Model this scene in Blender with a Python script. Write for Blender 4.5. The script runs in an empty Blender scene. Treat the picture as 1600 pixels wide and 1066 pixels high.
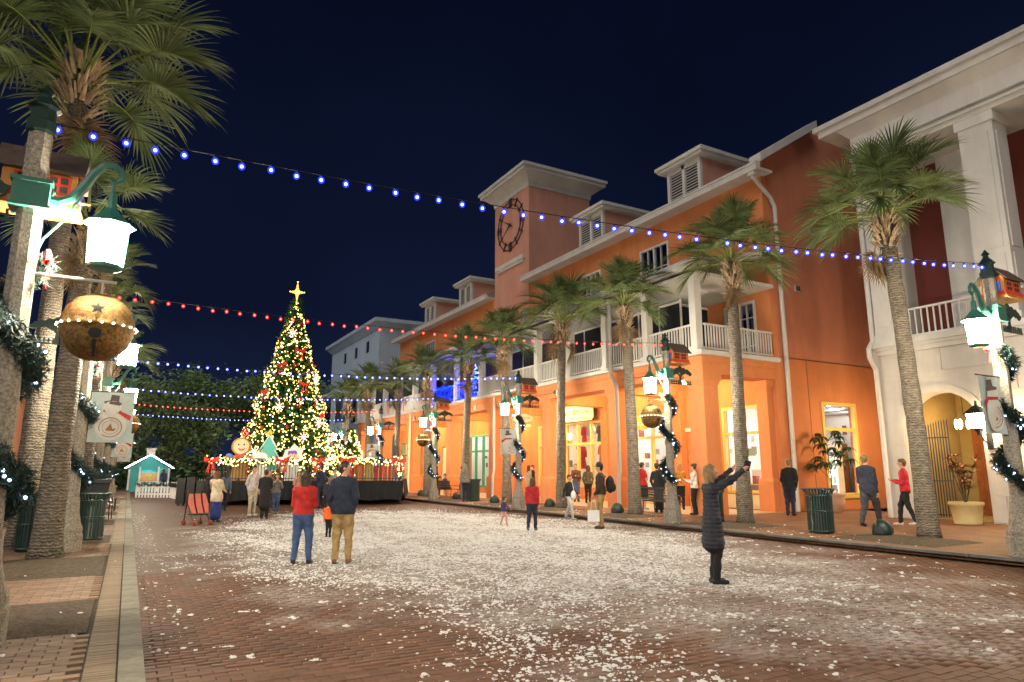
import bpy, math, random
import numpy as np
from mathutils import Matrix, Vector
scene = bpy.context.scene
R = math.radians
# ------------------------------------------------------------------ camera
cam_data = bpy.data.cameras.new('camera')
cam = bpy.data.objects.new('camera', cam_data)
scene.collection.objects.link(cam)
cam_data.sensor_width = 36.0
cam_data.lens = 1050.0/1600*36
cam_data.clip_end = 2000
cam.location = (0, 0, 1.62)
cam.rotation_euler = (R(90+10.89), 0, R(-29.30))
scene.camera = cam
# ------------------------------------------------------------------ world
world = bpy.data.worlds.new('World'); scene.world = world
world.use_nodes = True
wn = world.node_tree; wn.nodes.clear()
w_out = wn.nodes.new('ShaderNodeOutputWorld'); w_bg = wn.nodes.new('ShaderNodeBackground')
w_geo = wn.nodes.new('ShaderNodeTexCoord'); w_sep = wn.nodes.new('ShaderNodeSeparateXYZ')
w_ramp = wn.nodes.new('ShaderNodeValToRGB')
wn.links.new(w_geo.outputs['Generated'], w_sep.inputs[0]); wn.links.new(w_sep.outputs['Z'], w_ramp.inputs[0])
w_no = wn.nodes.new('ShaderNodeTexNoise'); w_no.inputs['Scale'].default_value = 2.2; w_no.inputs['Detail'].default_value = 7
w_mr = wn.nodes.new('ShaderNodeMapRange'); w_mr.inputs[1].default_value = .3; w_mr.inputs[2].default_value = .7; w_mr.inputs[3].default_value = .78; w_mr.inputs[4].default_value = 1.25
w_mx = wn.nodes.new('ShaderNodeMixRGB'); w_mx.blend_type = 'MULTIPLY'; w_mx.inputs[0].default_value = 1.0
wn.links.new(w_geo.outputs['Generated'], w_no.inputs['Vector']); wn.links.new(w_no.outputs[0], w_mr.inputs[0]); wn.links.new(w_ramp.outputs[0], w_mx.inputs[1]); wn.links.new(w_mr.outputs[0], w_mx.inputs[2])
wn.links.new(w_mx.outputs[0], w_bg.inputs[0]); wn.links.new(w_bg.outputs[0], w_out.inputs[0])
els = w_ramp.color_ramp.elements
els[0].position = 0.0; els[0].color = (0.0020, 0.0033, 0.0090, 1)
els[1].position = 0.75; els[1].color = (0.00024, 0.00040, 0.0016, 1)
e_ = els.new(0.22); e_.color = (0.0008, 0.0014, 0.0046, 1)
w_bg.inputs[1].default_value = 1.0
# unseen faint, soft fill lamp, added to lift the facades
sun_d = bpy.data.lights.new('moon', 'SUN'); sun_d.energy = 0.20; sun_d.angle = R(40); sun_d.color = (1.0, 0.95, 0.90)
sun = bpy.data.objects.new('moon', sun_d); scene.collection.objects.link(sun)
sun.rotation_euler = (R(54), 0, R(-60))
scene.view_settings.view_transform = 'Standard'
try: scene.view_settings.look = 'None'
except Exception: pass
scene.view_settings.exposure = 2.52; scene.view_settings.gamma = 1.0
scene.view_settings.use_curve_mapping = False
cy = scene.cycles
cy.use_denoising = True
try: cy.denoiser = 'OPENIMAGEDENOISE'
except Exception: pass
cy.max_bounces = 5; cy.diffuse_bounces = 3; cy.glossy_bounces = 2; cy.transmission_bounces = 2; cy.transparent_max_bounces = 8
cy.sample_clamp_indirect = 3.0; cy.sample_clamp_direct = 0
cy.caustics_reflective = False; cy.caustics_refractive = False
cy.use_light_tree = True
LAMP = 150.0      # lantern glass emission
random.seed(7); rng = np.random.default_rng(7)
PI = math.pi
# ------------------------------------------------------------------ helpers
def link(o): scene.collection.objects.link(o); return o
def tag(o, label=None, cat=None, group=None, kind=None):
    if label: o['label'] = label
    if cat: o['category'] = cat
    if group: o['group'] = group
    if kind: o['kind'] = kind
    return o
def empty(name, loc=(0, 0, 0), rz=0.0, parent=None):
    o = bpy.data.objects.new(name, None); link(o); o.empty_display_size = .2
    o.location = loc; o.rotation_euler = (0, 0, rz)
    if parent: o.parent = parent
    return o
def copy_tree(o, parent=None):
    c = o.copy(); link(c)
    if parent is not None: c.parent = parent; c.matrix_parent_inverse = o.matrix_parent_inverse.copy()
    for ch in list(o.children): copy_tree(ch, c)
    return c
class MB:
    def __init__(s): s.v = []; s.f = []; s.m = []; s.mats = []
    def add(s, vs, fs, mi=0):
        b = len(s.v); s.v.extend([tuple(p) for p in vs]); s.f.extend([tuple(b+i for i in f) for f in fs]); s.m.extend([mi]*len(fs)); return s
    def box(s, x0, x1, y0, y1, z0, z1, mi=0):
        return s.add([(x0,y0,z0),(x1,y0,z0),(x1,y1,z0),(x0,y1,z0),(x0,y0,z1),(x1,y0,z1),(x1,y1,z1),(x0,y1,z1)],
              [(0,3,2,1),(4,5,6,7),(0,1,5,4),(1,2,6,5),(2,3,7,6),(3,0,4,7)], mi)
    def frust(s, x0, x1, y0, y1, z0, z1, d, mi=0):   # box whose top is enlarged by d
        return s.add([(x0,y0,z0),(x1,y0,z0),(x1,y1,z0),(x0,y1,z0),(x0-d,y0-d,z1),(x1+d,y0-d,z1),(x1+d,y1+d,z1),(x0-d,y1+d,z1)],
              [(0,3,2,1),(4,5,6,7),(0,1,5,4),(1,2,6,5),(2,3,7,6),(3,0,4,7)], mi)
    def cyl(s, p0, p1, r0, r1=None, n=10, mi=0, cap=True):
        if r1 is None: r1 = r0
        return s.tube([p0, p1], [r0, r1], n, mi, cap)
    def tube(s, pts, rad, n=8, mi=0, cap=True):
        P = [Vector(p) for p in pts]
        if not hasattr(rad, '__len__'): rad = [rad]*len(P)
        vs = []; fs = []; prev = None
        for i, p in enumerate(P):
            t = (P[min(i+1, len(P)-1)]-P[max(i-1, 0)])
            if t.length < 1e-9: t = Vector((0,0,1))
            t.normalize()
            if prev is None:
                a = Vector((1,0,0)) if abs(t.x) < .9 else Vector((0,1,0)); u = t.cross(a).normalized()
            else:
                u = (prev - t*prev.dot(t))
                u = u.normalized() if u.length > 1e-6 else t.orthogonal().normalized()
            prev = u; w = t.cross(u)
            for k in range(n):
                an = 2*PI*k/n; vs.append(p+(u*math.cos(an)+w*math.sin(an))*rad[i])
        for i in range(len(P)-1):
            for k in range(n):
                k2 = (k+1) % n; fs.append((i*n+k, i*n+k2, (i+1)*n+k2, (i+1)*n+k))
        if cap:
            fs.append(tuple(range(n-1, -1, -1))); fs.append(tuple((len(P)-1)*n+k for k in range(n)))
        return s.add(vs, fs, mi)
    def lathe(s, prof, c=(0,0,0), n=16, mi=0, a0=0.0):
        vs = []; fs = []
        for r, z in prof:
            for k in range(n):
                an = a0+2*PI*k/n; vs.append((c[0]+r*math.cos(an), c[1]+r*math.sin(an), c[2]+z))
        for i in range(len(prof)-1):
            for k in range(n):
                k2 = (k+1) % n; fs.append((i*n+k, i*n+k2, (i+1)*n+k2, (i+1)*n+k))
        fs.append(tuple(range(n-1, -1, -1))); fs.append(tuple((len(prof)-1)*n+k for k in range(n)))
        return s.add(vs, fs, mi)
    def ell(s, c, r, n=12, m=8, mi=0):
        if not hasattr(r, '__len__'): r = (r, r, r)
        vs = [(c[0], c[1], c[2]-r[2])]; fs = []
        for j in range(1, m):
            ph = -PI/2+PI*j/m
            for k in range(n):
                an = 2*PI*k/n; vs.append((c[0]+r[0]*math.cos(ph)*math.cos(an), c[1]+r[1]*math.cos(ph)*math.sin(an), c[2]+r[2]*math.sin(ph)))
        vs.append((c[0], c[1], c[2]+r[2])); L = len(vs)-1
        for k in range(n): fs.append((0, 1+(k+1) % n, 1+k)); fs.append((L, L-n+k, L-n+(k+1) % n))
        for j in range(m-2):
            for k in range(n):
                k2 = (k+1) % n; b = 1+j*n; fs.append((b+k, b+k2, b+n+k2, b+n+k))
        return s.add(vs, fs, mi)
    def prism(s, poly, d0, d1, axis='z', mi=0):   # poly in the other two axes (order kept: y->(x,z), x->(y,z), z->(x,y))
        n = len(poly)
        def mk(a, b, d): return (a, b, d) if axis == 'z' else ((a, d, b) if axis == 'y' else (d, a, b))
        vs = [mk(a, b, d0) for a, b in poly]+[mk(a, b, d1) for a, b in poly]
        fs = [tuple(range(n-1, -1, -1)), tuple(range(n, 2*n))]+[(k, (k+1) % n, n+(k+1) % n, n+k) for k in range(n)]
        return s.add(vs, fs, mi)
    def xf(s, M, start=0):
        for i in range(start, len(s.v)): s.v[i] = tuple(M @ Vector(s.v[i]))
        return s
    def mesh(s, name, mats, smooth=False):
        me = bpy.data.meshes.new(name); me.from_pydata(s.v, [], s.f)
        if not isinstance(mats, (list, tuple)): mats = [mats]
        for m in mats: me.materials.append(m)
        if len(mats) > 1: me.polygons.foreach_set('material_index', s.m)
        if smooth: me.polygons.foreach_set('use_smooth', [True]*len(s.f))
        me.update(); return me
    def build(s, name, mats, parent=None, smooth=False, loc=None, rz=None):
        o = bpy.data.objects.new(name, s.mesh(name, mats, smooth)); link(o)
        if parent is not None: o.parent = parent
        if loc is not None: o.location = loc
        if rz is not None: o.rotation_euler = (0, 0, rz)
        return o
def inst(name, me, parent, loc, rot=(0,0,0), sc=(1,1,1)):
    o = bpy.data.objects.new(name, me); link(o); o.parent = parent; o.location = loc; o.rotation_euler = rot; o.scale = sc; return o
def npmesh(name, V, F, mats, mi=None, smooth=False):   # F: (n,3) or (n,4) arrays
    me = bpy.data.meshes.new(name); V = np.asarray(V, dtype=np.float32); F = np.asarray(F, dtype=np.int32)
    k = F.shape[1]
    me.vertices.add(len(V)); me.vertices.foreach_set('co', V.ravel())
    me.loops.add(F.size); me.loops.foreach_set('vertex_index', F.ravel())
    me.polygons.add(len(F)); me.polygons.foreach_set('loop_start', np.arange(0, F.size, k, dtype=np.int32))
    if not isinstance(mats, (list, tuple)): mats = [mats]
    for m in mats: me.materials.append(m)
    if mi is not None: me.polygons.foreach_set('material_index', np.asarray(mi, dtype=np.int32))
    if smooth: me.polygons.foreach_set('use_smooth', np.ones(len(F), dtype=bool))
    me.update(calc_edges=True); me.validate(); return me
def obj(name, me, parent=None, loc=None):
    o = bpy.data.objects.new(name, me); link(o)
    if parent is not None: o.parent = parent
    if loc is not None: o.location = loc
    return o
TXT = {}
def text_mesh(body, size, ext):
    c = bpy.data.curves.new('lettering', 'FONT'); c.body = body; c.size = size; c.extrude = ext; c.align_x = 'CENTER'; c.align_y = 'CENTER'; c.resolution_u = 3
    t = bpy.data.objects.new('lettering', c); link(t); bpy.context.view_layer.update()
    TXT[body, size] = bpy.data.meshes.new_from_object(t.evaluated_get(bpy.context.evaluated_depsgraph_get())); bpy.data.objects.remove(t); bpy.data.curves.remove(c)
for b_, s_, e_x in (('COMET', .085, .002), ('GYPSY MOON', .36, .004), ('BOUTIQUE · JEWELRY · GIFTS', .115, .004), ('GYPSY MOON', .165, .002), ('Dazzling', .36, .004)): text_mesh(b_, s_, e_x)
def text(name, body, size, mat, parent, loc, rot, ext=.004):
    me = TXT[body, size]; me.materials.clear(); me.materials.append(mat); return inst(name, me, parent, loc, rot)
# ------------------------------------------------------------------ materials
def mat(name, col, rough=.75, var=.18, vs=2.5, bump=.25, bs=45.0, metal=0.0, col2=None, spec=.4, dist=.01, coat=0.0, island=0.0):
    m = bpy.data.materials.new(name); m.use_nodes = True; nt = m.node_tree; b = nt.nodes['Principled BSDF']
    b.inputs['Roughness'].default_value = rough; b.inputs['Metallic'].default_value = metal
    b.inputs['Specular IOR Level'].default_value = spec; b.inputs['Coat Weight'].default_value = coat
    tc = nt.nodes.new('ShaderNodeTexCoord')
    n1 = nt.nodes.new('ShaderNodeTexNoise'); n1.inputs['Scale'].default_value = vs; n1.inputs['Detail'].default_value = 6; n1.inputs['Roughness'].default_value = .65
    nt.links.new(tc.outputs['Object'], n1.inputs['Vector'])
    rp = nt.nodes.new('ShaderNodeValToRGB')
    c = Vector(col[:3]); lo = col2 if col2 is not None else tuple(c*(1-var)); hi = tuple(min(1, q*(1+var)) for q in c)
    rp.color_ramp.elements[0].position = .3; rp.color_ramp.elements[1].position = .7
    rp.color_ramp.elements[0].color = (*lo, 1); rp.color_ramp.elements[1].color = (*hi, 1)
    nt.links.new(n1.outputs[0], rp.inputs[0])
    src = rp.outputs[0]
    if island:
        g = nt.nodes.new('ShaderNodeNewGeometry'); hs = nt.nodes.new('ShaderNodeHueSaturation')
        oi = nt.nodes.new('ShaderNodeObjectInfo'); ad = nt.nodes.new('ShaderNodeMath'); ad.operation = 'ADD'; fr = nt.nodes.new('ShaderNodeMath'); fr.operation = 'FRACT'
        nt.links.new(g.outputs['Random Per Island'], ad.inputs[0]); nt.links.new(oi.outputs['Random'], ad.inputs[1]); nt.links.new(ad.outputs[0], fr.inputs[0])
        mr = nt.nodes.new('ShaderNodeMapRange'); mr.inputs[3].default_value = 1-island; mr.inputs[4].default_value = 1+island
        nt.links.new(fr.outputs[0], mr.inputs[0]); nt.links.new(mr.outputs[0], hs.inputs['Value']); nt.links.new(src, hs.inputs['Color']); src = hs.outputs[0]
    nt.links.new(src, b.inputs['Base Color'])
    if bump:
        n2 = nt.nodes.new('ShaderNodeTexNoise'); n2.inputs['Scale'].default_value = bs; n2.inputs['Detail'].default_value = 5
        nt.links.new(tc.outputs['Object'], n2.inputs['Vector'])
        bp = nt.nodes.new('ShaderNodeBump'); bp.inputs['Strength'].default_value = bump; bp.inputs['Distance'].default_value = dist
        nt.links.new(n2.outputs[0], bp.inputs['Height']); nt.links.new(bp.outputs[0], b.inputs['Normal'])
    return m
def emit(name, col, st, sample=True):
    m = bpy.data.materials.new(name); m.use_nodes = True; nt = m.node_tree; nt.nodes.clear()
    o = nt.nodes.new('ShaderNodeOutputMaterial'); e = nt.nodes.new('ShaderNodeEmission')
    e.inputs[0].default_value = (*col, 1); e.inputs[1].default_value = st; nt.links.new(e.outputs[0], o.inputs[0])
    m.cycles.emission_sampling = 'AUTO' if sample else 'NONE'
    return m
def glow_shell(name, col, st, fac):     # coloured bulb glass, lit from inside
    m = emit(name, col, st, False); nt = m.node_tree
    o = [n for n in nt.nodes if n.type == 'OUTPUT_MATERIAL'][0]; e = [n for n in nt.nodes if n.type == 'EMISSION'][0]
    t = nt.nodes.new('ShaderNodeBsdfTransparent'); x = nt.nodes.new('ShaderNodeMixShader'); x.inputs[0].default_value = fac
    nt.links.new(t.outputs[0], x.inputs[1]); nt.links.new(e.outputs[0], x.inputs[2]); nt.links.new(x.outputs[0], o.inputs[0]); return m
def glass(name, tint=(1, 1, 1), refl=.10):
    m = bpy.data.materials.new(name); m.use_nodes = True; nt = m.node_tree; nt.nodes.clear()
    o = nt.nodes.new('ShaderNodeOutputMaterial'); t = nt.nodes.new('ShaderNodeBsdfTransparent'); g = nt.nodes.new('ShaderNodeBsdfGlossy'); x = nt.nodes.new('ShaderNodeMixShader')
    t.inputs[0].default_value = (*tint, 1); g.inputs['Roughness'].default_value = .03; x.inputs[0].default_value = refl
    nt.links.new(t.outputs[0], x.inputs[1]); nt.links.new(g.outputs[0], x.inputs[2]); nt.links.new(x.outputs[0], o.inputs[0]); return m
def rings(m, scale, amount=.5, depth=.02):       # horizontal ring relief and tone on a trunk
    nt = m.node_tree; b = nt.nodes['Principled BSDF']; tc = [n for n in nt.nodes if n.type == 'TEX_COORD'][0]
    w = nt.nodes.new('ShaderNodeTexWave'); w.bands_direction = 'Z'; w.inputs['Scale'].default_value = scale; w.inputs['Distortion'].default_value = 6; w.inputs['Detail'].default_value = 3; w.inputs['Detail Scale'].default_value = 2.5
    nt.links.new(tc.outputs['Object'], w.inputs['Vector'])
    src = b.inputs['Base Color'].links[0].from_socket
    mx = nt.nodes.new('ShaderNodeMixRGB'); mx.blend_type = 'MULTIPLY'; mx.inputs[0].default_value = amount
    nt.links.new(src, mx.inputs[1]); nt.links.new(w.outputs[0], mx.inputs[2]); nt.links.new(mx.outputs[0], b.inputs['Base Color'])
    bp = nt.nodes.new('ShaderNodeBump'); bp.inputs['Strength'].default_value = .6; bp.inputs['Distance'].default_value = depth
    nt.links.new(w.outputs[0], bp.inputs['Height'])
    if b.inputs['Normal'].links: nt.links.new(b.inputs['Normal'].links[0].from_socket, bp.inputs['Normal'])
    nt.links.new(bp.outputs[0], b.inputs['Normal']); return m
def brick_mat(name, c1, c2, mort, bw, rh, rough=.8, rot=0.0, bump=.5):
    m = bpy.data.materials.new(name); m.use_nodes = True; nt = m.node_tree; b = nt.nodes['Principled BSDF']; b.inputs['Roughness'].default_value = rough; b.inputs['Specular IOR Level'].default_value = .35
    tc = nt.nodes.new('ShaderNodeTexCoord'); mp = nt.nodes.new('ShaderNodeMapping'); mp.inputs['Rotation'].default_value = (0, 0, rot)
    br = nt.nodes.new('ShaderNodeTexBrick'); br.inputs['Scale'].default_value = 1.0; br.inputs['Brick Width'].default_value = bw; br.inputs['Row Height'].default_value = rh; br.inputs['Mortar Size'].default_value = .004; br.inputs['Mortar Smooth'].default_value = .2
    br.inputs['Color1'].default_value = (*c1, 1); br.inputs['Color2'].default_value = (*c2, 1); br.inputs['Mortar'].default_value = (*mort, 1)
    nt.links.new(tc.outputs['Object'], mp.inputs[0]); nt.links.new(mp.outputs[0], br.inputs['Vector'])
    n1 = nt.nodes.new('ShaderNodeTexNoise'); n1.inputs['Scale'].default_value = .9; n1.inputs['Detail'].default_value = 8; nt.links.new(tc.outputs['Object'], n1.inputs['Vector'])
    rp = nt.nodes.new('ShaderNodeValToRGB'); rp.color_ramp.elements[0].position = .3; rp.color_ramp.elements[1].position = .72
    rp.color_ramp.elements[0].color = (.55, .55, .58, 1); rp.color_ramp.elements[1].color = (1.15, 1.1, 1.05, 1); nt.links.new(n1.outputs[0], rp.inputs[0])
    mx = nt.nodes.new('ShaderNodeMixRGB'); mx.blend_type = 'MULTIPLY'; mx.inputs[0].default_value = .8
    nt.links.new(br.outputs[0], mx.inputs[1]); nt.links.new(rp.outputs[0], mx.inputs[2]); nt.links.new(mx.outputs[0], b.inputs['Base Color'])
    bp = nt.nodes.new('ShaderNodeBump'); bp.inputs['Strength'].default_value = bump; bp.inputs['Distance'].default_value = .01; bp.invert = True
    nt.links.new(br.outputs['Fac'], bp.inputs['Height']); nt.links.new(bp.outputs[0], b.inputs['Normal']); return m
def weather(m, amt=.35, sx=1.1, sz=.10):      # rain streaks and grime on render
    nt = m.node_tree; b = nt.nodes['Principled BSDF']; src = b.inputs['Base Color'].links[0].from_socket
    g = nt.nodes.new('ShaderNodeNewGeometry'); mp = nt.nodes.new('ShaderNodeMapping'); mp.inputs['Scale'].default_value = (sx, sx, sz)
    n = nt.nodes.new('ShaderNodeTexNoise'); n.inputs['Scale'].default_value = 2.0; n.inputs['Detail'].default_value = 9; n.inputs['Roughness'].default_value = .7
    r = nt.nodes.new('ShaderNodeValToRGB'); r.color_ramp.elements[0].position = .36; r.color_ramp.elements[1].position = .62; r.color_ramp.elements[0].color = (1-amt, 1-amt*1.05, 1-amt, 1); r.color_ramp.elements[1].color = (1.04, 1.04, 1.04, 1)
    x = nt.nodes.new('ShaderNodeMixRGB'); x.blend_type = 'MULTIPLY'; x.inputs[0].default_value = 1.0
    nt.links.new(g.outputs['Position'], mp.inputs[0]); nt.links.new(mp.outputs[0], n.inputs['Vector']); nt.links.new(n.outputs[0], r.inputs[0]); nt.links.new(src, x.inputs[1]); nt.links.new(r.outputs[0], x.inputs[2]); nt.links.new(x.outputs[0], b.inputs['Base Color']); return m
def residue(m):      # thin smeared film of melted foam over the bricks of the snow patch
    nt = m.node_tree; b = nt.nodes['Principled BSDF']; src = b.inputs['Base Color'].links[0].from_socket
    g = nt.nodes.new('ShaderNodeNewGeometry'); L = nt.links.new
    def vm(op, a_, v): q = nt.nodes.new('ShaderNodeVectorMath'); q.operation = op; L(a_, q.inputs[0]); q.inputs[1].default_value = v; return q.outputs[0]
    d = vm('MULTIPLY', vm('SUBTRACT', g.outputs['Position'], (7.4, 15.6, 0)), (1/5.9, 1/11.4, 0)); ln = nt.nodes.new('ShaderNodeVectorMath'); ln.operation = 'LENGTH'; L(d, ln.inputs[0])
    big = nt.nodes.new('ShaderNodeTexNoise'); big.inputs['Scale'].default_value = .8; big.inputs['Detail'].default_value = 4; L(g.outputs['Position'], big.inputs['Vector'])
    ad = nt.nodes.new('ShaderNodeMath'); ad.operation = 'ADD'; L(ln.outputs['Value'], ad.inputs[0]); L(big.outputs[0], ad.inputs[1])
    mr = nt.nodes.new('ShaderNodeMapRange'); mr.inputs[1].default_value = 1.15; mr.inputs[2].default_value = 1.62; mr.inputs[3].default_value = 1; mr.inputs[4].default_value = 0; L(ad.outputs[0], mr.inputs[0])
    fn = nt.nodes.new('ShaderNodeTexNoise'); fn.inputs['Scale'].default_value = 10.5; fn.inputs['Detail'].default_value = 9; fn.inputs['Roughness'].default_value = .72; fn.inputs['Distortion'].default_value = 1.2; L(vm('MULTIPLY', g.outputs['Position'], (.7, 1.3, 1)), fn.inputs['Vector'])
    r = nt.nodes.new('ShaderNodeValToRGB'); r.color_ramp.elements[0].position = .40; r.color_ramp.elements[1].position = .54; L(fn.outputs[0], r.inputs[0])
    ml = nt.nodes.new('ShaderNodeMath'); ml.operation = 'MULTIPLY'; L(mr.outputs[0], ml.inputs[0]); L(r.outputs[0], ml.inputs[1]); m2 = nt.nodes.new('ShaderNodeMath'); m2.operation = 'MULTIPLY'; L(ml.outputs[0], m2.inputs[0]); m2.inputs[1].default_value = .88
    x = nt.nodes.new('ShaderNodeMixRGB'); L(m2.outputs[0], x.inputs[0]); L(src, x.inputs[1]); x.inputs[2].default_value = (.60, .58, .57, 1); L(x.outputs[0], b.inputs['Base Color']); return m
K = dict(
 orange=mat('orange stucco', (.60, .212, .078), .85, .10, .5, .35, 60),
 tower=mat('salmon stucco', (.60, .29, .21), .85, .08, .5, .3, 60),
 white=mat('white paint', (.60, .585, .56), .6, .07, 1.2, .15, 50),
 stone=mat('white stucco', (.57, .54, .495), .8, .08, .8, .25, 50),
 cream=mat('cream paint', (.72, .62, .40), .7, .06, 1, .1, 40),
 yellow=mat('yellow frame paint', (.72, .50, .13), .55, .06, 2, .1, 40),
 green_frame=mat('green frame paint', (.05, .30, .18), .5, .08, 2, .1, 40),
 maroon=mat('dark red wall', (.16, .035, .025), .8, .1, .8, .2, 40),
 screen=mat('insect screen', (.012, .014, .022), .9, .2, 3, .1, 80),
 pipe=mat('downpipe metal', (.55, .53, .50), .45, .08, 3, .1, 30),
 roof=mat('grey roof metal', (.20, .20, .21), .5, .15, 2, .2, 20),
 iron=mat('black iron', (.015, .016, .018), .45, .2, 6, .2, 60, spec=.5),
 green_iron=mat('verdigris painted iron', (.035, .155, .122), .4, .12, 6, .15, 60, spec=.5),
 dark_green=mat('dark green iron', (.012, .036, .030), .4, .2, 5, .15, 40, spec=.5),
 aggregate=mat('aggregate concrete', (.40, .36, .29), .85, .35, 38, .6, 70, col2=(.11, .09, .075)),
 kerb=mat('kerb concrete', (.215, .195, .155), .85, .40, 4, .5, 60),
 kerb_dark=mat('weathered kerb', (.16, .15, .14), .85, .35, 3, .5, 50),
 soil=mat('mulch soil', (.10, .070, .045), .95, .5, 14, 1.0, 30, dist=.03),
 bark=rings(mat('palm bark', (.235, .195, .150), .9, .42, 9, 1.0, 22, dist=.05), 5.5, .55, .035),
 fibre=mat('palm boots', (.36, .255, .16), .85, .45, 6, .5, 40, island=.35),
 frond=mat('palm leaf', (.115, .165, .058), .5, .35, 3, .0, 10, island=.35, spec=.35),
 petiole=mat('palm stalk', (.20, .24, .06), .5, .2, 4, .1, 30),
 needle=mat('fir needles', (.045, .125, .035), .6, .4, 8, .0, 10, island=.4),
 garland=mat('garland needles', (.016, .040, .034), .55, .4, 8, .0, 10, island=.4),
 leaf=mat('oak leaves', (.17, .26, .12), .6, .5, .6, .0, 10, island=.45),
 oakbark=mat('oak bark', (.10, .085, .065), .9, .4, 5, .8, 18, dist=.04),
 red=mat('red ribbon', (.62, .025, .015), .45, .15, 6, .1, 30),
 gold=mat('glitter gold', (.25, .145, .05), .42, .75, 30, 1.0, 150, metal=.85),
 wood=mat('cedar wood', (.50, .22, .055), .6, .3, 7, .3, 40),
 shingle=mat('brown shingle', (.095, .065, .05), .8, .3, 9, .5, 40),
 bhred=mat('red paint', (.60, .05, .025), .5, .1, 5, .1, 40),
 bhblue=mat('blue paint', (.04, .11, .55), .5, .1, 5, .1, 40),
 black=mat('black cloth', (.012, .012, .014), .85, .3, 4, .4, 25, dist=.02),
 teal=mat('teal kiosk boards', (.055, .40, .42), .6, .1, 2, .2, 30),
 picket=mat('white picket paint', (.75, .76, .80), .6, .06, 2, .1, 30),
 terracotta=mat('pink planter', (.62, .40, .28), .7, .1, 3, .2, 40),
 ypot=mat('yellow planter', (.60, .47, .22), .6, .08, 3, .15, 40),
 croton=mat('croton leaves', (.25, .07, .04), .5, .6, 5, .0, 10, island=.6, col2=(.05, .06, .02)),
 schef=mat('umbrella plant leaves', (.035, .085, .022), .4, .3, 4, .0, 10, island=.35),
 snow=mat('foam snow', (.76, .75, .75), .75, .06, 5, .3, 60),
 plaster=mat('shop wall', (.78, .75, .66), .8, .04, 1, .05, 20),
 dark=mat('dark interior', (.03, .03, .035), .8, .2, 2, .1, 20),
 shopfloor=mat('shop floor', (.35, .27, .18), .5, .2, 3, .1, 20),
 wood_door=mat('varnished door', (.30, .10, .035), .5, .25, 5, .25, 30),
 glass=glass('window glass', (1, 1, 1), .06),
 dglass=glass('dark window glass', (.35, .40, .5), .25),
 lantern=emit('lantern glass', (1, .87, .64), LAMP),
 globe=emit('arcade globe', (1, .66, .30), 92.0),
 walllamp=emit('wall lantern glass', (1, .70, .36), 40),
 chand=emit('chandelier bulbs', (1, .62, .25), 9),
 shoplight=emit('shop light', (1, .88, .66), 8),
 shopcool=emit('cool shop light', (.90, .95, 1), 8),
 bulb_core_b=emit('blue bulb filament', (.42, .50, 1), 2.6, False),
 bulb_glass_b=glow_shell('blue bulb glass', (.02, .035, 1), 0.5, .62),
 bulb_core_r=emit('red bulb filament', (1, .28, .20), 1.4, False),
 bulb_glass_r=glow_shell('red bulb glass', (1, .012, .010), 0.42, .62),
 wire=mat('black wire', (.01, .01, .01), .6, .1, 5, 0),
 fairy=emit('white fairy light', (.62, .78, 1), 3, False),
 warmfairy=emit('warm fairy light', (1, .70, .20), 2.2, True),
 bellbulb=emit('bell rim bulb', (1, .78, .55), 3, False),
 starlight=emit('gold star lamp', (1, .50, .05), .40, True),
 bluefairy=emit('blue fairy light', (.0, .004, 1), 34, True),
 icefairy=emit('ice blue fairy light', (.06, .16, 1), 4, True),
 kiosklamp=emit('kiosk lamp', (.80, .92, 1), 10, True),
)

for k_ in ('orange', 'tower', 'stone'): weather(K[k_], .12, .7, .16)
weather(K['white'], .08, .7, .2)
weather(K['aggregate'], .25, 3, .5)
# ================================================================== ground
K['street'] = brick_mat('street brick', (.122, .050, .027), (.092, .039, .023), (.040, .028, .022), .2, .1, .72)
K['brick'] = mat('paving brick', (.122, .050, .027), .72, .28, 1.1, .5, 70, island=.19, spec=.35)
K['joint'] = mat('sand joint', (.052, .036, .026), .95, .3, 9, .4, 60)
residue(K['street']); residue(K['brick'])
K['pave'] = brick_mat('pavement brick', (.30, .150, .075), (.22, .105, .058), (.085, .055, .036), .2, .1, .75, R(45))
K['paveL'] = brick_mat('left pavement brick', (.27, .165, .105), (.20, .12, .08), (.06, .045, .033), .2, .1, .8)
K['fieldbrick'] = mat('pavement field brick', (.245, .150, .098), .8, .25, 3, .5, 60, island=.22)
K['soldier'] = mat('pavement edge brick', (.22, .155, .10), .8, .25, 3, .5, 60, island=.18)
K['tile'] = mat('arcade tile', (.46, .36, .24), .5, .15, 1.5, .1, 30)
K['grass'] = mat('dark lawn', (.020, .035, .012), .9, .5, 2, .5, 20)
m = MB(); m.add([(-300,-300,-.04),(300,-300,-.04),(300,400,-.04),(-300,400,-.04)], [(0,1,2,3)])
tag(m.build('ground', K['grass']), kind='structure')
NEARY = 12.6
m = MB()
m.add([(.25,-40,0),(13.4,-40,0),(13.4,3.0,0),(.25,3.0,0),(.25,NEARY,0),(13.4,NEARY,0),(13.4,76,0),(.25,76,0)], [(0,1,2,3),(4,5,6,7)], 0)
m.add([(.25,3.0,-.014),(13.4,3.0,-.014),(13.4,NEARY,-.014),(.25,NEARY,-.014)], [(0,1,2,3)], 1)
street = tag(m.build('street', [K['street'], K['joint']]), 'red brick street strewn with foam snow', kind='structure')
CP = np.array([0, 0, 1.62]); TH = R(10.89); PS = R(29.30)
F0_ = np.array([math.sin(PS), math.cos(PS), 0]); RV = np.array([math.cos(PS), -math.sin(PS), 0]); FV = F0_*math.cos(TH)+np.array([0, 0, math.sin(TH)]); UV_ = -F0_*math.sin(TH)+np.array([0, 0, math.cos(TH)])
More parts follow.
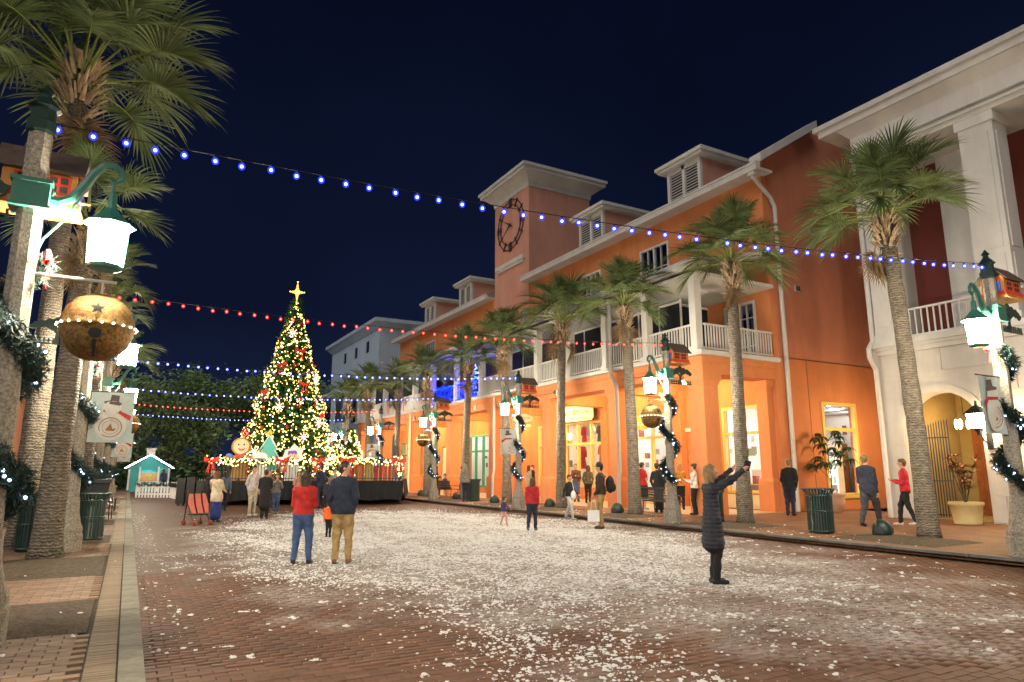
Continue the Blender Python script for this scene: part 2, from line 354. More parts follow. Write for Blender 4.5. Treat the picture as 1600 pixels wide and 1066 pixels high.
def in_view(c, pad=30):
    v = np.asarray(c)-CP; d = v@FV; x = 800+1050*(v@RV)/d; y = 533-1050*(v@UV_)/d
    return (d > .3)&(x > -pad)&(x < 1600+pad)&(y > -pad)&(y < 1066+pad), d
def lay_bricks(cells, parent, matl, nm, topz, h=.03):
    """cells: list (cx,cy,lx,ly). The nearest in view become single objects sharing one mesh per size, the rest one mesh."""
    C = np.array([(c[0], c[1], topz) for c in cells]); vis, d = in_view(C)
    order = sorted(np.nonzero(vis)[0], key=lambda i: d[i]); single = set(order[:300])
    meshes = {}
    V = []; Fq = []
    for i, (cx, cy_, lx, ly) in enumerate(cells):
        dz = random.uniform(-.003, .002); tx = random.uniform(-.006, .006); ty = random.uniform(-.01, .01)
        if i in single:
            k = (round(lx, 3), round(ly, 3))
            if k not in meshes:
                a, b, e = lx/2, ly/2, .004
                mb = MB(); mb.add([(-a,-b,-h),(a,-b,-h),(a,b,-h),(-a,b,-h),(-a,-b,-e),(a,-b,-e),(a,b,-e),(-a,b,-e),(-a+e,-b+e,0),(a-e,-b+e,0),(a-e,b-e,0),(-a+e,b-e,0)],
                    [(0,1,5,4),(1,2,6,5),(2,3,7,6),(3,0,4,7),(4,5,9,8),(5,6,10,9),(6,7,11,10),(7,4,8,11),(8,9,10,11)])
                meshes[k] = mb.mesh(nm, matl)
            inst(nm, meshes[k], parent, (cx, cy_, topz+dz), (tx, ty, random.uniform(-.008, .008)))
        else:
            a, b, e = lx/2, ly/2, .005; z = topz+dz; n0 = len(V)
            for (sx, sy, q, zz) in ((-1,-1,0,z-h),(1,-1,0,z-h),(1,1,0,z-h),(-1,1,0,z-h),(-1,-1,e,z),(1,-1,e,z),(1,1,e,z),(-1,1,e,z)):
                V.append((cx+sx*(a-q), cy_+sy*(b-q), zz+(sx*a*ty+sy*b*tx if zz == z else 0)))
            Fq += [(n0,n0+1,n0+5,n0+4),(n0+1,n0+2,n0+6,n0+5),(n0+2,n0+3,n0+7,n0+6),(n0+3,n0,n0+4,n0+7),(n0+4,n0+5,n0+6,n0+7)]
    if V: tag(obj(nm+'_field', npmesh(nm+'_field', V, Fq, matl), parent), kind='stuff')
cells = []
j = 0; y = 3.05
while y < NEARY-.04:
    x = .26+(.1 if j % 2 else 0.0)
    if j % 2: cells.append((.306, y, .092, .095))
    while x+.2 < 13.38:
        c = (x+.1, y, .195, .095)
        if in_view(np.array([[c[0], c[1], 0]]), 120)[0][0]: cells.append(c)
        x += .2
    y += .1; j += 1
lay_bricks(cells, street, K['brick'], 'brick', 0.0)
# ---------------------------------------------------------------- left pavement
PITS = [(7.8, 9.7), (11.8, 14.4), (16.9, 19.0), (22.3, 24.6), (27, 29.2), (31.5, 34), (36, 38.4)]
PX0, PX1 = -1.9, -.20
m = MB()
m.box(-6.5, .07, -8, 5.0, 0, .13); m.box(-6.5, .07, 16.6, 70, 0, .122); m.box(-6.5, .07, 5.0, 16.6, -.02, .108, 1)
pavL = tag(m.build('pavement_left', [K['paveL'], K['joint']]), kind='structure')
for a, b in PITS:
    m = MB(); n = 14
    for i in range(n+1):
        for k in range(n+1):
            u, v = i/n, k/n; edge = min(u, 1-u, v, 1-v)
            m.v.append((PX0+(PX1-PX0)*u, a+(b-a)*v, .128+(.035*min(1, edge*6)+random.uniform(-.012, .012))*(1 if edge > 0 else .2)))
    for i in range(n):
        for k in range(n): q = i*(n+1)+k; m.f.append((q, q+n+1, q+n+2, q+1)); m.m.append(0)
    m.build('tree_pit', K['soil'], pavL, True)
cells = []
y = 5.06; j = 0
while y < 16.6:
    x = -.168-(.1 if j % 2 else 0)
    while x > -3.0:
        if not any(a-.03 < y < b+.03 and PX0-.05 < x < PX1+.06 for a, b in PITS): cells.append((x-.098, y, .193, .095))
        x -= .2
    y += .1; j += 1
lay_bricks(cells, pavL, K['fieldbrick'], 'paving_brick', .13)
cells = []
y = 5.03
while y < 16.6: cells.append((-.048, y, .215, .054)); y += .06
while y < 40: cells.append((-.048, y+.2, .215, .42)); y += .43
lay_bricks(cells, pavL, K['soldier'], 'edge_brick', .132)
m = MB(); m.box(.073, .25, -.447, .447, -.05, 0); km = m.mesh('kerb_stone', K['kerb'])
y = -2.0
while y < 70: inst('kerb_stone', km, pavL, (0, y+.45, .134+random.uniform(-.002, .002))); y += .9
# ---------------------------------------------------------------- right pavement
m = MB(); m.box(13.6, 24.5, -8, 17.0, 0, .13, 0); m.box(13.6, 16.9, 17.0, 76, 0, .13, 0); m.box(16.9, 22.0, 17.0, 76, 0, .14, 1)
pavR = tag(m.build('pavement_right', [K['pave'], K['tile']]), kind='structure')
m = MB(); m.box(13.4, 13.597, -.743, .743, -.05, 0); km = m.mesh('kerb_stone', K['kerb_dark'])
y = -8.0
while y < 75: inst('kerb_stone', km, pavR, (0, y+.75, .135+random.uniform(-.003, .003))); y += 1.5
RP = [(15.9, 9.1), (15.5, 14.0), (15.15, 18.45), (15.1, 22.9), (14.95, 27.1), (15.1, 31.8), (15.05, 36.8), (15.0, 42.0), (15.0, 48.0), (15.0, 54.0)]
for x, y in RP:
    m = MB(); n = 14
    for i in range(n+1):
        for k in range(n+1):
            u, v = 2*i/n-1, 2*k/n-1; r = max(abs(u), abs(v))
            m.v.append((14.7+1.0*u+(x-15.2)*.3, y+1.25*v, .128+.05*(1-r)+random.uniform(.0, .018)*(r < .95)))
    for i in range(n):
        for k in range(n): q = i*(n+1)+k; m.f.append((q, q+n+1, q+n+2, q+1)); m.m.append(0)
    m.build('tree_pit', K['soil'], pavR, True)
# ---------------------------------------------------------------- foam snow
def snow_density(x, y):
    # the patch left by the snow machine: thick in the middle of the square, ragged edge
    cx, cyv = 7.2, 17.2
    ax = 5.6; ay = 11.5
    sk = (y-cyv)*.10
    r = ((x-cx-sk*.9)/ax)**2+((y-cyv)/ay)**2
    wob = .28*np.sin(x*1.7+y*.9)+.22*np.sin(x*.8-y*1.3+2)+.18*np.sin(x*3.1+y*2.3)
    core = 1/(1+np.exp((r-.74-wob*.40)*8.0))
    tongue = .75*np.exp(-(((x-3.7)/.8)**2+((y-5.4)/1.7)**2))
    return np.clip(core+tongue, 0, 1)
def snow_mesh(n, xr, yr, dens, smin, smax, seed, pts=None, pw=2.6):
    rg = np.random.default_rng(seed)
    if pts is None:
        X = rg.uniform(*xr, n*5); Y = rg.uniform(*yr, n*5); keep = rg.random(n*5) < dens(X, Y); X = X[keep][:n]; Y = Y[keep][:n]
    else: X, Y = pts
    n = len(X); S = smin+(smax-smin)*rg.random(n)**pw
    A = rg.uniform(0, 2*PI, n); el = rg.uniform(.4, 1.0, n); hh = S*rg.uniform(.25, .8, n); k = 5
    ang = np.linspace(0, 2*PI, k, endpoint=False); ring = []
    for rr, hz in ((1.0, 0.0), (.85, .6)):
        jit = rg.uniform(.55, 1.35, (n, k)); px = rr*np.cos(ang)[None]*jit*S[:, None]; py = rr*np.sin(ang)[None]*jit*el[:, None]*S[:, None]
        ca, sa = np.cos(A)[:, None], np.sin(A)[:, None]
        ring.append(np.stack([X[:, None]+px*ca-py*sa, Y[:, None]+px*sa+py*ca, np.full((n, k), .001)+hz*hh[:, None]*rg.uniform(.5, 1.3, (n, k))], -1))
    top = np.stack([X, Y, hh], -1)[:, None]
    V = np.concatenate([ring[0], ring[1], top], 1); b = (np.arange(n)*(2*k+1))[:, None, None]
    q = np.array([(i, (i+1) % k, k+(i+1) % k, k+i) for i in range(k)]); t = np.array([(k+i, k+(i+1) % k, 2*k) for i in range(k)])
    tri = np.concatenate([q[:, [0, 1, 2]], q[:, [0, 2, 3]], t])
    return V.reshape(-1, 3), (b+tri[None]).reshape(-1, 3)
def snoise(x, y, seed):
    rg = np.random.default_rng(seed); o = x*0
    for f, a in ((2.2, .5), (4.7, .5), (9.5, .45), (17, .35)):
        for _ in range(3): t = rg.uniform(0, 2*PI); o = o+a*np.sin(f*(x*math.cos(t)+y*math.sin(t))+rg.uniform(0, 6)+1.3*np.sin(f*.6*(y*math.cos(t)-x*math.sin(t))+rg.uniform(0, 6)))
    return o/1.9
def dens_a(x, y):
    d = snow_density(x, y); return np.clip(d*(.22+.78/(1+np.exp(-(snoise(x, y, 3)-.05)*5))), 0, 1)
def dens_b(x, y):
    return np.clip(.05+.4*snow_density(x, y)+.15*np.exp(-((x-9.5)/3)**2-((y-7)/3)**2)+.2*np.exp(-((x-5)/3)**2-((y-6)/3)**2), 0, 1)*np.clip(1.15-.03*np.maximum(0, y-24), .05, 1)*np.clip(.4+snoise(x, y, 5), .1, 1)
def clusters(n, xr, yr, seed, spread=.035):
    rg = np.random.default_rng(seed); X = []; Y = []
    for _ in range(n):
        cx, cy0 = rg.uniform(*xr), rg.uniform(*yr); t = rg.uniform(0, PI); k = rg.integers(4, 16); u = rg.normal(0, spread*rg.uniform(.6, 2.2), k); v = rg.normal(0, spread*.5, k)
        X += list(cx+u*math.cos(t)-v*math.sin(t)); Y += list(cy0+u*math.sin(t)+v*math.cos(t))
    return np.clip(np.array(X), .3, 13.3), np.array(Y)
V1, F1 = snow_mesh(95000, (.5, 13.2), (3.8, 29.5), dens_a, .005, .030, 1)
V2, F2 = snow_mesh(5200, (.35, 13.3), (3.6, 31), dens_b, .005, .026, 2)
V3, F3 = snow_mesh(0, None, None, None, .008, .032, 3, clusters(330, (.5, 13), (3.6, 15), 3), 1.5)
V4, F4 = snow_mesh(300, (.27, .7), (7, 30), lambda x, y: x*0+1, .007, .035, 4)
V5, F5 = snow_mesh(420, (13.65, 16.4), (8, 30), lambda x, y: x*0+np.exp(-(x-13.6)/.9), .008, .04, 5); V5[:, 2] += .135
V6, F6 = snow_mesh(26, (-2, 0), (7, 14), lambda x, y: x*0+1, .01, .035, 6); V6[:, 2] += .145
Vs = []; Fs = []; o_ = 0
for v_, f_ in ((V1, F1), (V2, F2), (V3, F3), (V4, F4), (V5, F5), (V6, F6)): Vs.append(v_); Fs.append(f_+o_); o_ += len(v_)
tag(obj('snow', npmesh('snow', np.concatenate(Vs), np.concatenate(Fs), K['snow'], smooth=True)), 'white foam snow scattered over the brick street', 'snow', kind='stuff')
# ================================================================== buildings
def wp(mb, name, mats, root, smooth=False, par=None):
    """part built in world coordinates under root (an Empty with a plain location); par = the part a sub-part hangs on"""
    o = mb.build(name, mats, par or root, smooth)
    if par is None: o.matrix_parent_inverse = Matrix.Translation(-Vector(root.location))
    return o
def wall_cells(mb, axis, t0, t1, a0, a1, z0, z1, ops, mi=0):
    cuts = sorted(set([a0, a1]+[min(max(c, a0), a1) for o in ops for c in o[:2]]))
    for p, q in zip(cuts, cuts[1:]):
        if q-p < 1e-6: continue
        mid = (p+q)/2; segs = sorted((max(o[2], z0), min(o[3], z1)) for o in ops if o[0] < mid < o[1])
        z = z0
        for s0, s1 in segs+[(z1, z1)]:
            if s0-z > 1e-4:
                if axis == 'x': mb.box(t0, t1, p, q, z, s0, mi)
                else: mb.box(p, q, t0, t1, z, s0, mi)
            z = max(z, s1)
def win_x(root, X, y0, y1, z0, z1, fm, cols=2, transom=None, w=.09, d=.12, pane='glass', name='window', rows=1, proud=.05):
    """window in a wall whose street face is at X (facing -X)"""
    m = MB(); xa, xb = X-proud, X+d
    m.box(xa, xb, y0, y0+w, z0, z1); m.box(xa, xb, y1-w, y1, z0, z1); m.box(xa, xb, y0+w, y1-w, z1-w, z1); m.box(xa, xb, y0+w, y1-w, z0, z0+w)
    ys = [y0+w+(y1-y0-2*w)*i/cols for i in range(cols+1)]
    zs = [z0+w]+([transom] if transom else [])+[z1-w]
    for yy in ys[1:-1]: m.box(xa+.006, xb-.006, yy-w/2, yy+w/2, z0+w, z1-w)
    if transom:
        for a, b in zip(ys, ys[1:]):
            a2 = a+(w/2 if a > ys[0] else 0); b2 = b-(w/2 if b < ys[-1] else 0); m.box(xa+.004, xb-.004, a2, b2, transom-w/2, transom+w/2)
    if rows > 1:
        for a, b in zip(ys, ys[1:]):
            for i in range(1, rows):
                zz = z0+w+(z1-z0-2*w)*i/rows; m.box(xa+.02, xb-.02, a+.001, b-.001, zz-.015, zz+.015)
            m.box(xa+.022, xb-.022, (a+b)/2-.015, (a+b)/2+.015, z0+w, z1-w)
    f = wp(m, name, fm, root)
    for a, b in zip(ys, ys[1:]):
        for c, e in zip(zs, zs[1:]):
            p = MB(); xm = X+.03; p.add([(xm, a, c), (xm, b, c), (xm, b, e), (xm, a, e)], [(0, 3, 2, 1)]); wp(p, 'pane', K[pane], root, par=f)
    return f
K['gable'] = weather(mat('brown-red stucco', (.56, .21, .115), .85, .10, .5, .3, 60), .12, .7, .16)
B = tag(empty('arcade_building', (20.9, 17, 0)), 'long orange stucco building with arcade, white balconies and clock tower', 'building')
XW = 20.9
COLY = [17.4, 22.1, 27.3, 32.9, 38.7, 45.5, 51.5, 57.4]
shop_ops = [(17.75, 19.75, .75, 4.1), (20.6, 22.1, .14, 3.3), (22.5, 25.6, .75, 4.15), (27.5, 31.3, .75, 4.15), (32.0, 34.0, .75, 4.15), (40.0, 43.6, .5, 4.0), (46.2, 48.2, .14, 3.4), (49, 53, .5, 4.0), (54, 57, .5, 4.0)]
up2 = [(17.7, 19.3, 5.76, 8.2), (20.3, 21.7, 6.5, 8.1), (23, 24.6, 5.76, 8.1), (28, 29.6, 5.76, 8.1), (35.2, 36.2, 9.7, 11.7), (36.7, 37.7, 9.7, 11.7), (42, 44, 5.76, 8.1), (48, 50, 5.76, 8.1)]
up3 = [(22.4, 24.4, 9.9, 12.1), (27.6, 29.4, 9.9, 12.1), (31.4, 33.0, 9.9, 12.1), (43.5, 45.3, 9.9, 12.1), (50, 52, 9.9, 12.1)]
m = MB()
wall_cells(m, 'x', XW, XW+.3, 17.0, 58, .10, 5.6, shop_ops)
wall_cells(m, 'x', XW, XW+.3, 17.0, 58, 5.6, 13.15, up2+up3)
wall_cells(m, 'y', 17.0, 17.3, XW+.3, 30, .10, 5.86, [(23.35, 25.5, .62, 4.26)])
m.box(XW, 30, 58, 58.3, .1, 13.15)
wp(m, 'wall', K['orange'], B)
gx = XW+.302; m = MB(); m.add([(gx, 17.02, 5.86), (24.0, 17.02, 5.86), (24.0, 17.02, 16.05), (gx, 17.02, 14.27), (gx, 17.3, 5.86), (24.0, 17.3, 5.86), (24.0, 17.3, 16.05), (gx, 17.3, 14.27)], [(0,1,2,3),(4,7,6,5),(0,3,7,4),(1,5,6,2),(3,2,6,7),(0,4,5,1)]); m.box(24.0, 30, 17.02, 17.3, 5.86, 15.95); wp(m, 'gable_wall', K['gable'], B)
m = MB(); m.box(gx, 30, 17.0, 17.019, 5.835, 5.865); m.box(22.7, 22.72, 16.995, 17.0, .95, 5.8); wp(m, 'wall_joint', K['dark'], B)
for vx, vz in ((22.4, 8.6), (23.6, 11.2)):
    m = MB(); m.box(vx, vx+.32, 16.97, 17.018, vz, vz+.24); v_ = wp(m, 'wall_vent', K['pipe'], B)
    for k in range(5): mm = MB(); mm.box(vx+.03, vx+.29, 16.955, 16.969, vz+.03+k*.042, vz+.052+k*.042); wp(mm, 'slat', K['dark'], B, par=v_)
for bx_ in ((22.0, 23.3, 16.93, 16.998, .13, .95), (25.55, 28, 16.93, 16.998, .13, .95), (23.3, 25.55, 16.90, 16.998, .13, .50), (XW-.06, XW-.002, 17.05, 17.7, .13, 1.3)): m = MB(); m.box(*bx_); wp(m, 'plinth', K['orange'], B)
def win_y(root, Y, x0, x1, z0, z1, fm, tr, w=.13):
    m = MB(); ya, yb = Y-.05, Y+.12
    m.box(x0, x0+w, ya, yb, z0, z1); m.box(x1-w, x1, ya, yb, z0, z1); m.box(x0+w, x1-w, ya, yb, z1-w, z1); m.box(x0+w, x1-w, ya, yb, z0, z0+w); m.box(x0+w, x1-w, ya+.004, yb-.004, tr-w/2, tr+w/2); m.box(x0-.05, x1+.05, ya-.06, ya-.001, z0-.07, z0+.02)
    f = wp(m, 'window', fm, root)
    for a, b in ((z0+w, tr-w/2), (tr+w/2, z1-w)): p = MB(); p.add([(x0+w, Y+.03, a), (x1-w, Y+.03, a), (x1-w, Y+.03, b), (x0+w, Y+.03, b)], [(0,1,2,3)]); wp(p, 'pane', K['glass'], root, par=f)
win_y(B, 17.0, 23.35, 25.5, .62, 4.26, K['yellow'], 3.2)
# windows at street level
win_x(B, XW, 17.75, 19.75, .75, 4.1, K['yellow'], 2, 3.05, .11)
win_x(B, XW, 22.5, 25.6, .75, 4.15, K['yellow'], 2, 3.1, .11)
win_x(B, XW, 27.5, 31.3, .75, 4.15, K['yellow'], 3, 3.0, .12)
win_x(B, XW, 32.0, 34.0, .75, 4.15, K['yellow'], 1, 3.0, .11)
win_x(B, XW, 40.0, 43.6, .5, 4.0, K['green_frame'], 3, 2.9, .12)
win_x(B, XW, 49, 53, .5, 4.0, K['green_frame'], 3, 2.9, .12)
win_x(B, XW, 54, 57, .5, 4.0, K['green_frame'], 2, 2.9, .12)
for y0, y1, z0, z1 in up2: win_x(B, XW, y0, y1, z0, z1, K['white'], 2, None, .10, rows=4, pane='dglass', name='balcony_door' if z0 < 6 else 'window')
for y0, y1, z0, z1 in up3: win_x(B, XW, y0, y1, z0, z1, K['white'], 2, None, .09, rows=2, pane='dglass')
# stall riser panels under the shop windows
for y0, y1 in ((17.8, 19.7), (22.55, 25.55), (27.55, 31.25)):
    m = MB(); m.box(XW-.03, XW-.004, y0, y1, .18, .70); m.box(XW-.045, XW-.031, y0+.15, y1-.15, .28, .60); wp(m, 'window_panel', K['cream'] if y0 < 26 else K['orange'], B)
# shop doors
m = MB(); m.box(XW+.02, XW+.07, 20.66, 22.04, .15, 3.25); d_ = wp(m, 'door', K['orange'], B)
m = MB(); m.box(XW-.05, XW+.1, 20.5, 20.66, .14, 3.4); m.box(XW-.05, XW+.1, 22.04, 22.2, .14, 3.4); m.box(XW-.05, XW+.1, 20.66, 22.04, 3.25, 3.4); wp(m, 'door_frame', K['white'], B, par=d_)
m = MB(); m.box(XW-.04, XW+.015, 21.9, 21.96, 1.0, 1.3); wp(m, 'handle', K['iron'], B, par=d_)
m = MB(); m.box(XW+.02, XW+.07, 46.3, 48.1, .15, 3.3); wp(m, 'door', K['cream'], B)
# pilasters, columns and arcade beam
def column(mb, x0, x1, y0, y1, top, base=True):
    mb.box(x0, x1, y0, y1, 1.35, top-.42)
    if base:
        mb.box(x0-.09, x1+.09, y0-.09, y1+.09, .135, 1.22); mb.frust(x0-.02, x1+.02, y0-.02, y1+.02, 1.35, 1.22, .07)
    mb.frust(x0, x1, y0, y1, top-.42, top-.22, .07); mb.box(x0-.10, x1+.10, y0-.10, y1+.10, top-.22, top)
for i, y in enumerate(COLY):
    m = MB(); column(m, 17.2, 17.9, y-.36, y+.36, 4.95); wp(m, 'column', K['orange'], B)
    m = MB(); yy = y+(.05 if i == 0 else 0)
    column(m, XW-.32, XW-.11, yy-.25, yy+.25, 4.95); m.box(XW-.11, XW-.002, yy-.25, yy+.25, .135, 4.9); wp(m, 'pilaster', K['orange'], B)
m = MB(); m.box(17.12, 17.98, 16.96, 58, 4.95, 5.58); m.box(17.98, XW-.002, 16.96, 17.80, 4.95, 5.58); m.box(17.06, 17.118, 16.9, 58, 5.35, 5.575); m.box(17.12, XW-.002, 16.9, 16.958, 5.35, 5.575)
wp(m, 'arcade_beam', K['orange'], B)
for y in COLY[1:]: m = MB(); m.box(17.985, XW-.003, y-.2, y+.2, 4.72, 5.24); wp(m, 'cross_beam', K['orange'], B)
m = MB(); m.box(17.985, XW-.003, 17.805, 58, 5.25, 5.35); wp(m, 'arcade_ceiling', K['cream'], B)
for y in (20.0, 24.9, 30.2, 35.8, 42.1, 48.5, 54.5):
    m = MB(); m.lathe([(.001, -.22), (.10, -.20), (.17, -.12), (.19, -.03), (.17, .0)], (19.2, y, 5.22), 14); g_ = wp(m, 'ceiling_lamp', K['globe'], B, True)
    m = MB(); m.lathe([(.21, 0), (.21, .025)], (19.2, y, 5.222), 14); wp(m, 'lamp_base', K['white'], B, par=g_)
# balcony
m = MB(); m.box(16.85, XW-.003, 16.7, 58, 5.585, 5.74); m.box(16.8, 16.848, 16.65, 58, 5.63, 5.70); wp(m, 'balcony_floor', K['white'], B)
def railing_run(p0, p1, z0, parentroot, bm, rm, sp=.135, top=1.0, name='railing'):
    P0, P1 = Vector(p0), Vector(p1); L = (P1-P0).length; dv = (P1-P0)/L; n = max(1, int(L/sp)); al = abs(dv.y) > abs(dv.x)
    m = MB()
    def bar(za, zb, w):
        if al: m.box(P0.x-w, P0.x+w, min(P0.y, P1.y), max(P0.y, P1.y), za, zb)
        else: m.box(min(P0.x, P1.x), max(P0.x, P1.x), P0.y-w, P0.y+w, za, zb)
    bar(z0+top-.06, z0+top, .045); bar(z0+.08, z0+.14, .03)
    r = wp(m, name, rm, parentroot)
    for i in range(n):
        p = P0+dv*(L*(i+.5)/n); inst('baluster', bm, r, (p.x, p.y, z0+.14))
    return r
def bal_mesh(mt, h=.80, w=.02):
    m = MB(); m.box(-w, w, -w, w, 0, h); return m.mesh('baluster', mt)
BW = bal_mesh(K['white'])
PCOL = [17.1, 19.7, 22.3, 25.0, 27.8, 30.8, 33.9]
for a, b in zip(PCOL, PCOL[1:]): railing_run((17.05, a+.16, 0), (17.05, b-.16, 0), 5.74, B, BW, K['white'])
railing_run((17.25, 16.92, 0), (20.75, 16.92, 0), 5.74, B, BW, K['white'])
for i, y in enumerate(PCOL):
    m = MB(); m.box(16.92, 17.22, y-.15, y+.15, 5.745, 8.46); m.box(16.88, 17.26, y-.19, y+.19, 8.30, 8.46); m.box(16.88, 17.26, y-.19, y+.19, 5.745, 5.9); wp(m, 'porch_post', K['white'], B)
m = MB(); m.add([(16.6,16.5,8.62),(16.6,34.4,8.62),(XW-.003,34.4,9.7),(XW-.003,16.5,9.7),(16.6,16.5,8.95),(16.6,34.4,8.95),(XW-.003,34.4,9.9),(XW-.003,16.5,9.9)], [(0,1,2,3),(4,7,6,5),(0,4,5,1),(1,5,6,2),(3,2,6,7),(0,3,7,4)])
m.box(16.9, XW-.004, 16.8, 34.2, 8.47, 8.60); m.box(16.48, 16.597, 16.45, 34.45, 8.70, 8.93)
wp(m, 'porch_roof', K['white'], B)
# insect screens of the porch, in thin white frames
for a, b in zip(PCOL[1:], PCOL[2:]):
    m = MB(); m.box(18.9, 18.92, a+.05, b-.05, 6.0, 8.3); s_ = wp(m, 'porch_screen', K['screen'], B)
    m = MB(); m.box(18.86, 18.89, a-.05, a+.05, 5.75, 8.46); m.box(18.86, 18.89, (a+b)/2-.03, (a+b)/2+.03, 5.75, 8.3); m.box(18.86, 18.89, a+.05, b-.05, 8.30, 8.40); wp(m, 'screen_frame', K['white'], B, par=s_)
m = MB(); m.box(18.92, 20.85, 20.2, 20.22, 6.0, 8.3); s_ = wp(m, 'porch_screen', K['screen'], B)
m = MB(); m.box(18.93, 20.85, 20.15, 20.19, 8.30, 8.40); m.box(19.8, 19.86, 20.15, 20.19, 5.75, 8.3); wp(m, 'screen_frame', K['white'], B, par=s_)
# blue lit bay
BI = bal_mesh(K['iron'], .80, .014)
railing_run((17.1, 34.2, 0), (17.1, 41.0, 0), 5.74, B, BI, K['iron'], .17)
for y in (37.4, 41.1):
    m = MB(); m.box(16.95, 17.25, y-.15, y+.15, 5.745, 8.9); wp(m, 'porch_post', K['white'], B)
m = MB(); m.box(16.9, XW-.003, 34.5, 41.5, 8.9, 9.15); wp(m, 'bay_roof', K['white'], B)
m = MB()
for a, b in ((34.8, 36.9), (37.6, 39.3), (39.6, 40.9)): m.box(19.6, 19.63, a, b, 5.9, 8.4)
wp(m, 'porch_screen', K['screen'], B)
# north porch: boarded parapet with screened openings
NP = [41.1, 44.4, 47.6, 50.8, 54.0, 57.6]
for a, b in zip(NP, NP[1:]):
    m = MB(); m.box(17.08, 17.16, a+.17, b-.17, 5.745, 6.78); m.box(17.02, 17.22, a+.17, b-.17, 6.78, 6.86)
    for k in range(1, 12): yy = a+.17+(b-a-.34)*k/12; m.box(17.06, 17.079, yy-.02, yy+.02, 5.80, 6.76)
    wp(m, 'parapet_panel', K['white'], B)
    m = MB(); m.box(17.3, 17.32, a+.2, b-.2, 6.87, 8.3); wp(m, 'porch_screen', K['screen'], B)
for y in NP[1:]:
    m = MB(); m.box(16.95, 17.29, y-.17, y+.17, 5.745, 8.46); wp(m, 'porch_post', K['white'], B)
m = MB(); m.add([(16.7,41.6,8.5),(16.7,58,8.5),(XW-.003,58,9.5),(XW-.003,41.6,9.5),(16.7,41.6,8.8),(16.7,58,8.8),(XW-.003,58,9.7),(XW-.003,41.6,9.7)], [(0,1,2,3),(4,7,6,5),(0,4,5,1),(1,5,6,2),(3,2,6,7),(0,3,7,4)])
wp(m, 'porch_roof', K['white'], B)
# eave, gutter, roof
m = MB(); m.box(20.35, XW+.2, 16.6, 34.88, 13.152, 13.25); m.box(20.35, XW+.2, 39.55, 58.6, 13.152, 13.25)
for a, b in ((16.55, 34.87), (39.56, 58.6)): m.box(20.12, 20.348, a, b, 13.10, 13.34); m.box(20.08, 20.36, a, b, 13.342, 13.42)
wp(m, 'gutter', K['white'], B)
m = MB()
for a, b in ((17.31, 34.88), (39.52, 58.7)):
    m.add([(20.2,a,13.43),(20.2,b,13.43),(26,b,15.9),(26,a,15.9),(26,a,13.2),(26,b,13.2),(20.4,a,13.26),(20.4,b,13.26)], [(0,3,2,1),(0,6,4,3),(1,2,5,7),(6,7,5,4),(0,1,7,6),(2,3,4,5)])
wp(m, 'roof', K['roof'], B)
m = MB(); m.add([(20.3, 16.45, 13.42), (23.95, 16.45, 15.78), (23.95, 16.45, 16.12), (20.3, 16.45, 13.76), (20.3, 17.0, 13.42), (23.95, 17.0, 15.78), (23.95, 17.0, 16.12), (20.3, 17.0, 13.76)], [(0,1,2,3),(4,7,6,5),(0,3,7,4),(3,2,6,7),(0,4,5,1),(1,5,6,2)]); wp(m, 'roof_edge', K['white'], B)
for ya, yb in ((20.1, 22.2), (27.2, 29.4), (43.2, 45.3), (50.1, 52.2)):
    m = MB(); m.box(20.95, 25, ya, yb, 13.45, 15.3); d_ = wp(m, 'dormer', K['tower'], B)
    m = MB(); m.box(20.55, 25.2, ya-.35, yb+.35, 15.31, 15.44); m.box(20.45, 25.3, ya-.45, yb+.45, 15.442, 15.6); wp(m, 'dormer_roof', K['white'], B, par=d_)
    m = MB(); m.box(20.80, 20.948, ya, ya+.16, 13.45, 15.3); m.box(20.80, 20.948, yb-.16, yb, 13.45, 15.3); m.box(20.80, 20.948, (ya+yb)/2-.08, (ya+yb)/2+.08, 13.45, 15.3); m.box(20.80, 20.948, ya+.161, yb-.161, 15.1, 15.3)
    m.box(20.93, 20.948, ya+.16, yb-.16, 13.5, 15.1, 1); wp(m, 'dormer_frame', [K['white'], K['dark']], B, par=d_)
    for a, b in ((ya+.17, (ya+yb)/2-.09), ((ya+yb)/2+.09, yb-.17)):
        for k in range(11):
            z = 13.62+k*.135; mm = MB(); mm.add([(20.83,a,z),(20.83,b,z),(20.92,b,z+.085),(20.92,a,z+.085),(20.83,a,z+.02),(20.83,b,z+.02),(20.92,b,z+.105),(20.92,a,z+.105)], [(0,1,2,3),(4,7,6,5),(0,4,5,1),(1,5,6,2),(2,6,7,3),(3,7,4,0)]); wp(mm, 'slat', K['white'], B, par=d_)
# clock tower
TY0, TY1, TX1 = 34.9, 39.5, 25.6
m = MB(); m.box(XW-.08, TX1, TY0, TY1, 11.95, 19.9); m.box(XW-.08, XW-.003, TY0, TY0+.28, 9.9, 11.95); m.box(XW-.08, XW-.003, TY1-.28, TY1, 9.9, 11.95)
tw = wp(m, 'tower', K['tower'], B)
m = MB(); m.frust(XW-.18, TX1+.1, TY0-.1, TY1+.1, 19.9, 20.4, .55); m.box(XW-.88, TX1+.80, TY0-.80, TY1+.80, 20.402, 20.62); m.box(XW-.98, TX1+.9, TY0-.9, TY1+.9, 20.622, 20.82)
m.frust(XW-.14, TX1+.06, TY0-.06, TY1+.06, 19.62, 19.898, .03); wp(m, 'tower_cornice', K['white'], B, par=tw)
m = MB(); m.box(XW-.30, XW-.082, TY0+.45, TY1-.45, 14.9, 15.15); m.box(XW-.22, XW-.082, TY0+.6, TY1-.6, 14.72, 14.898); wp(m, 'tower_ledge', K['white'], B, par=tw)
m = MB()
cyc, czc, xc = 37.2, 17.7, XW-.16
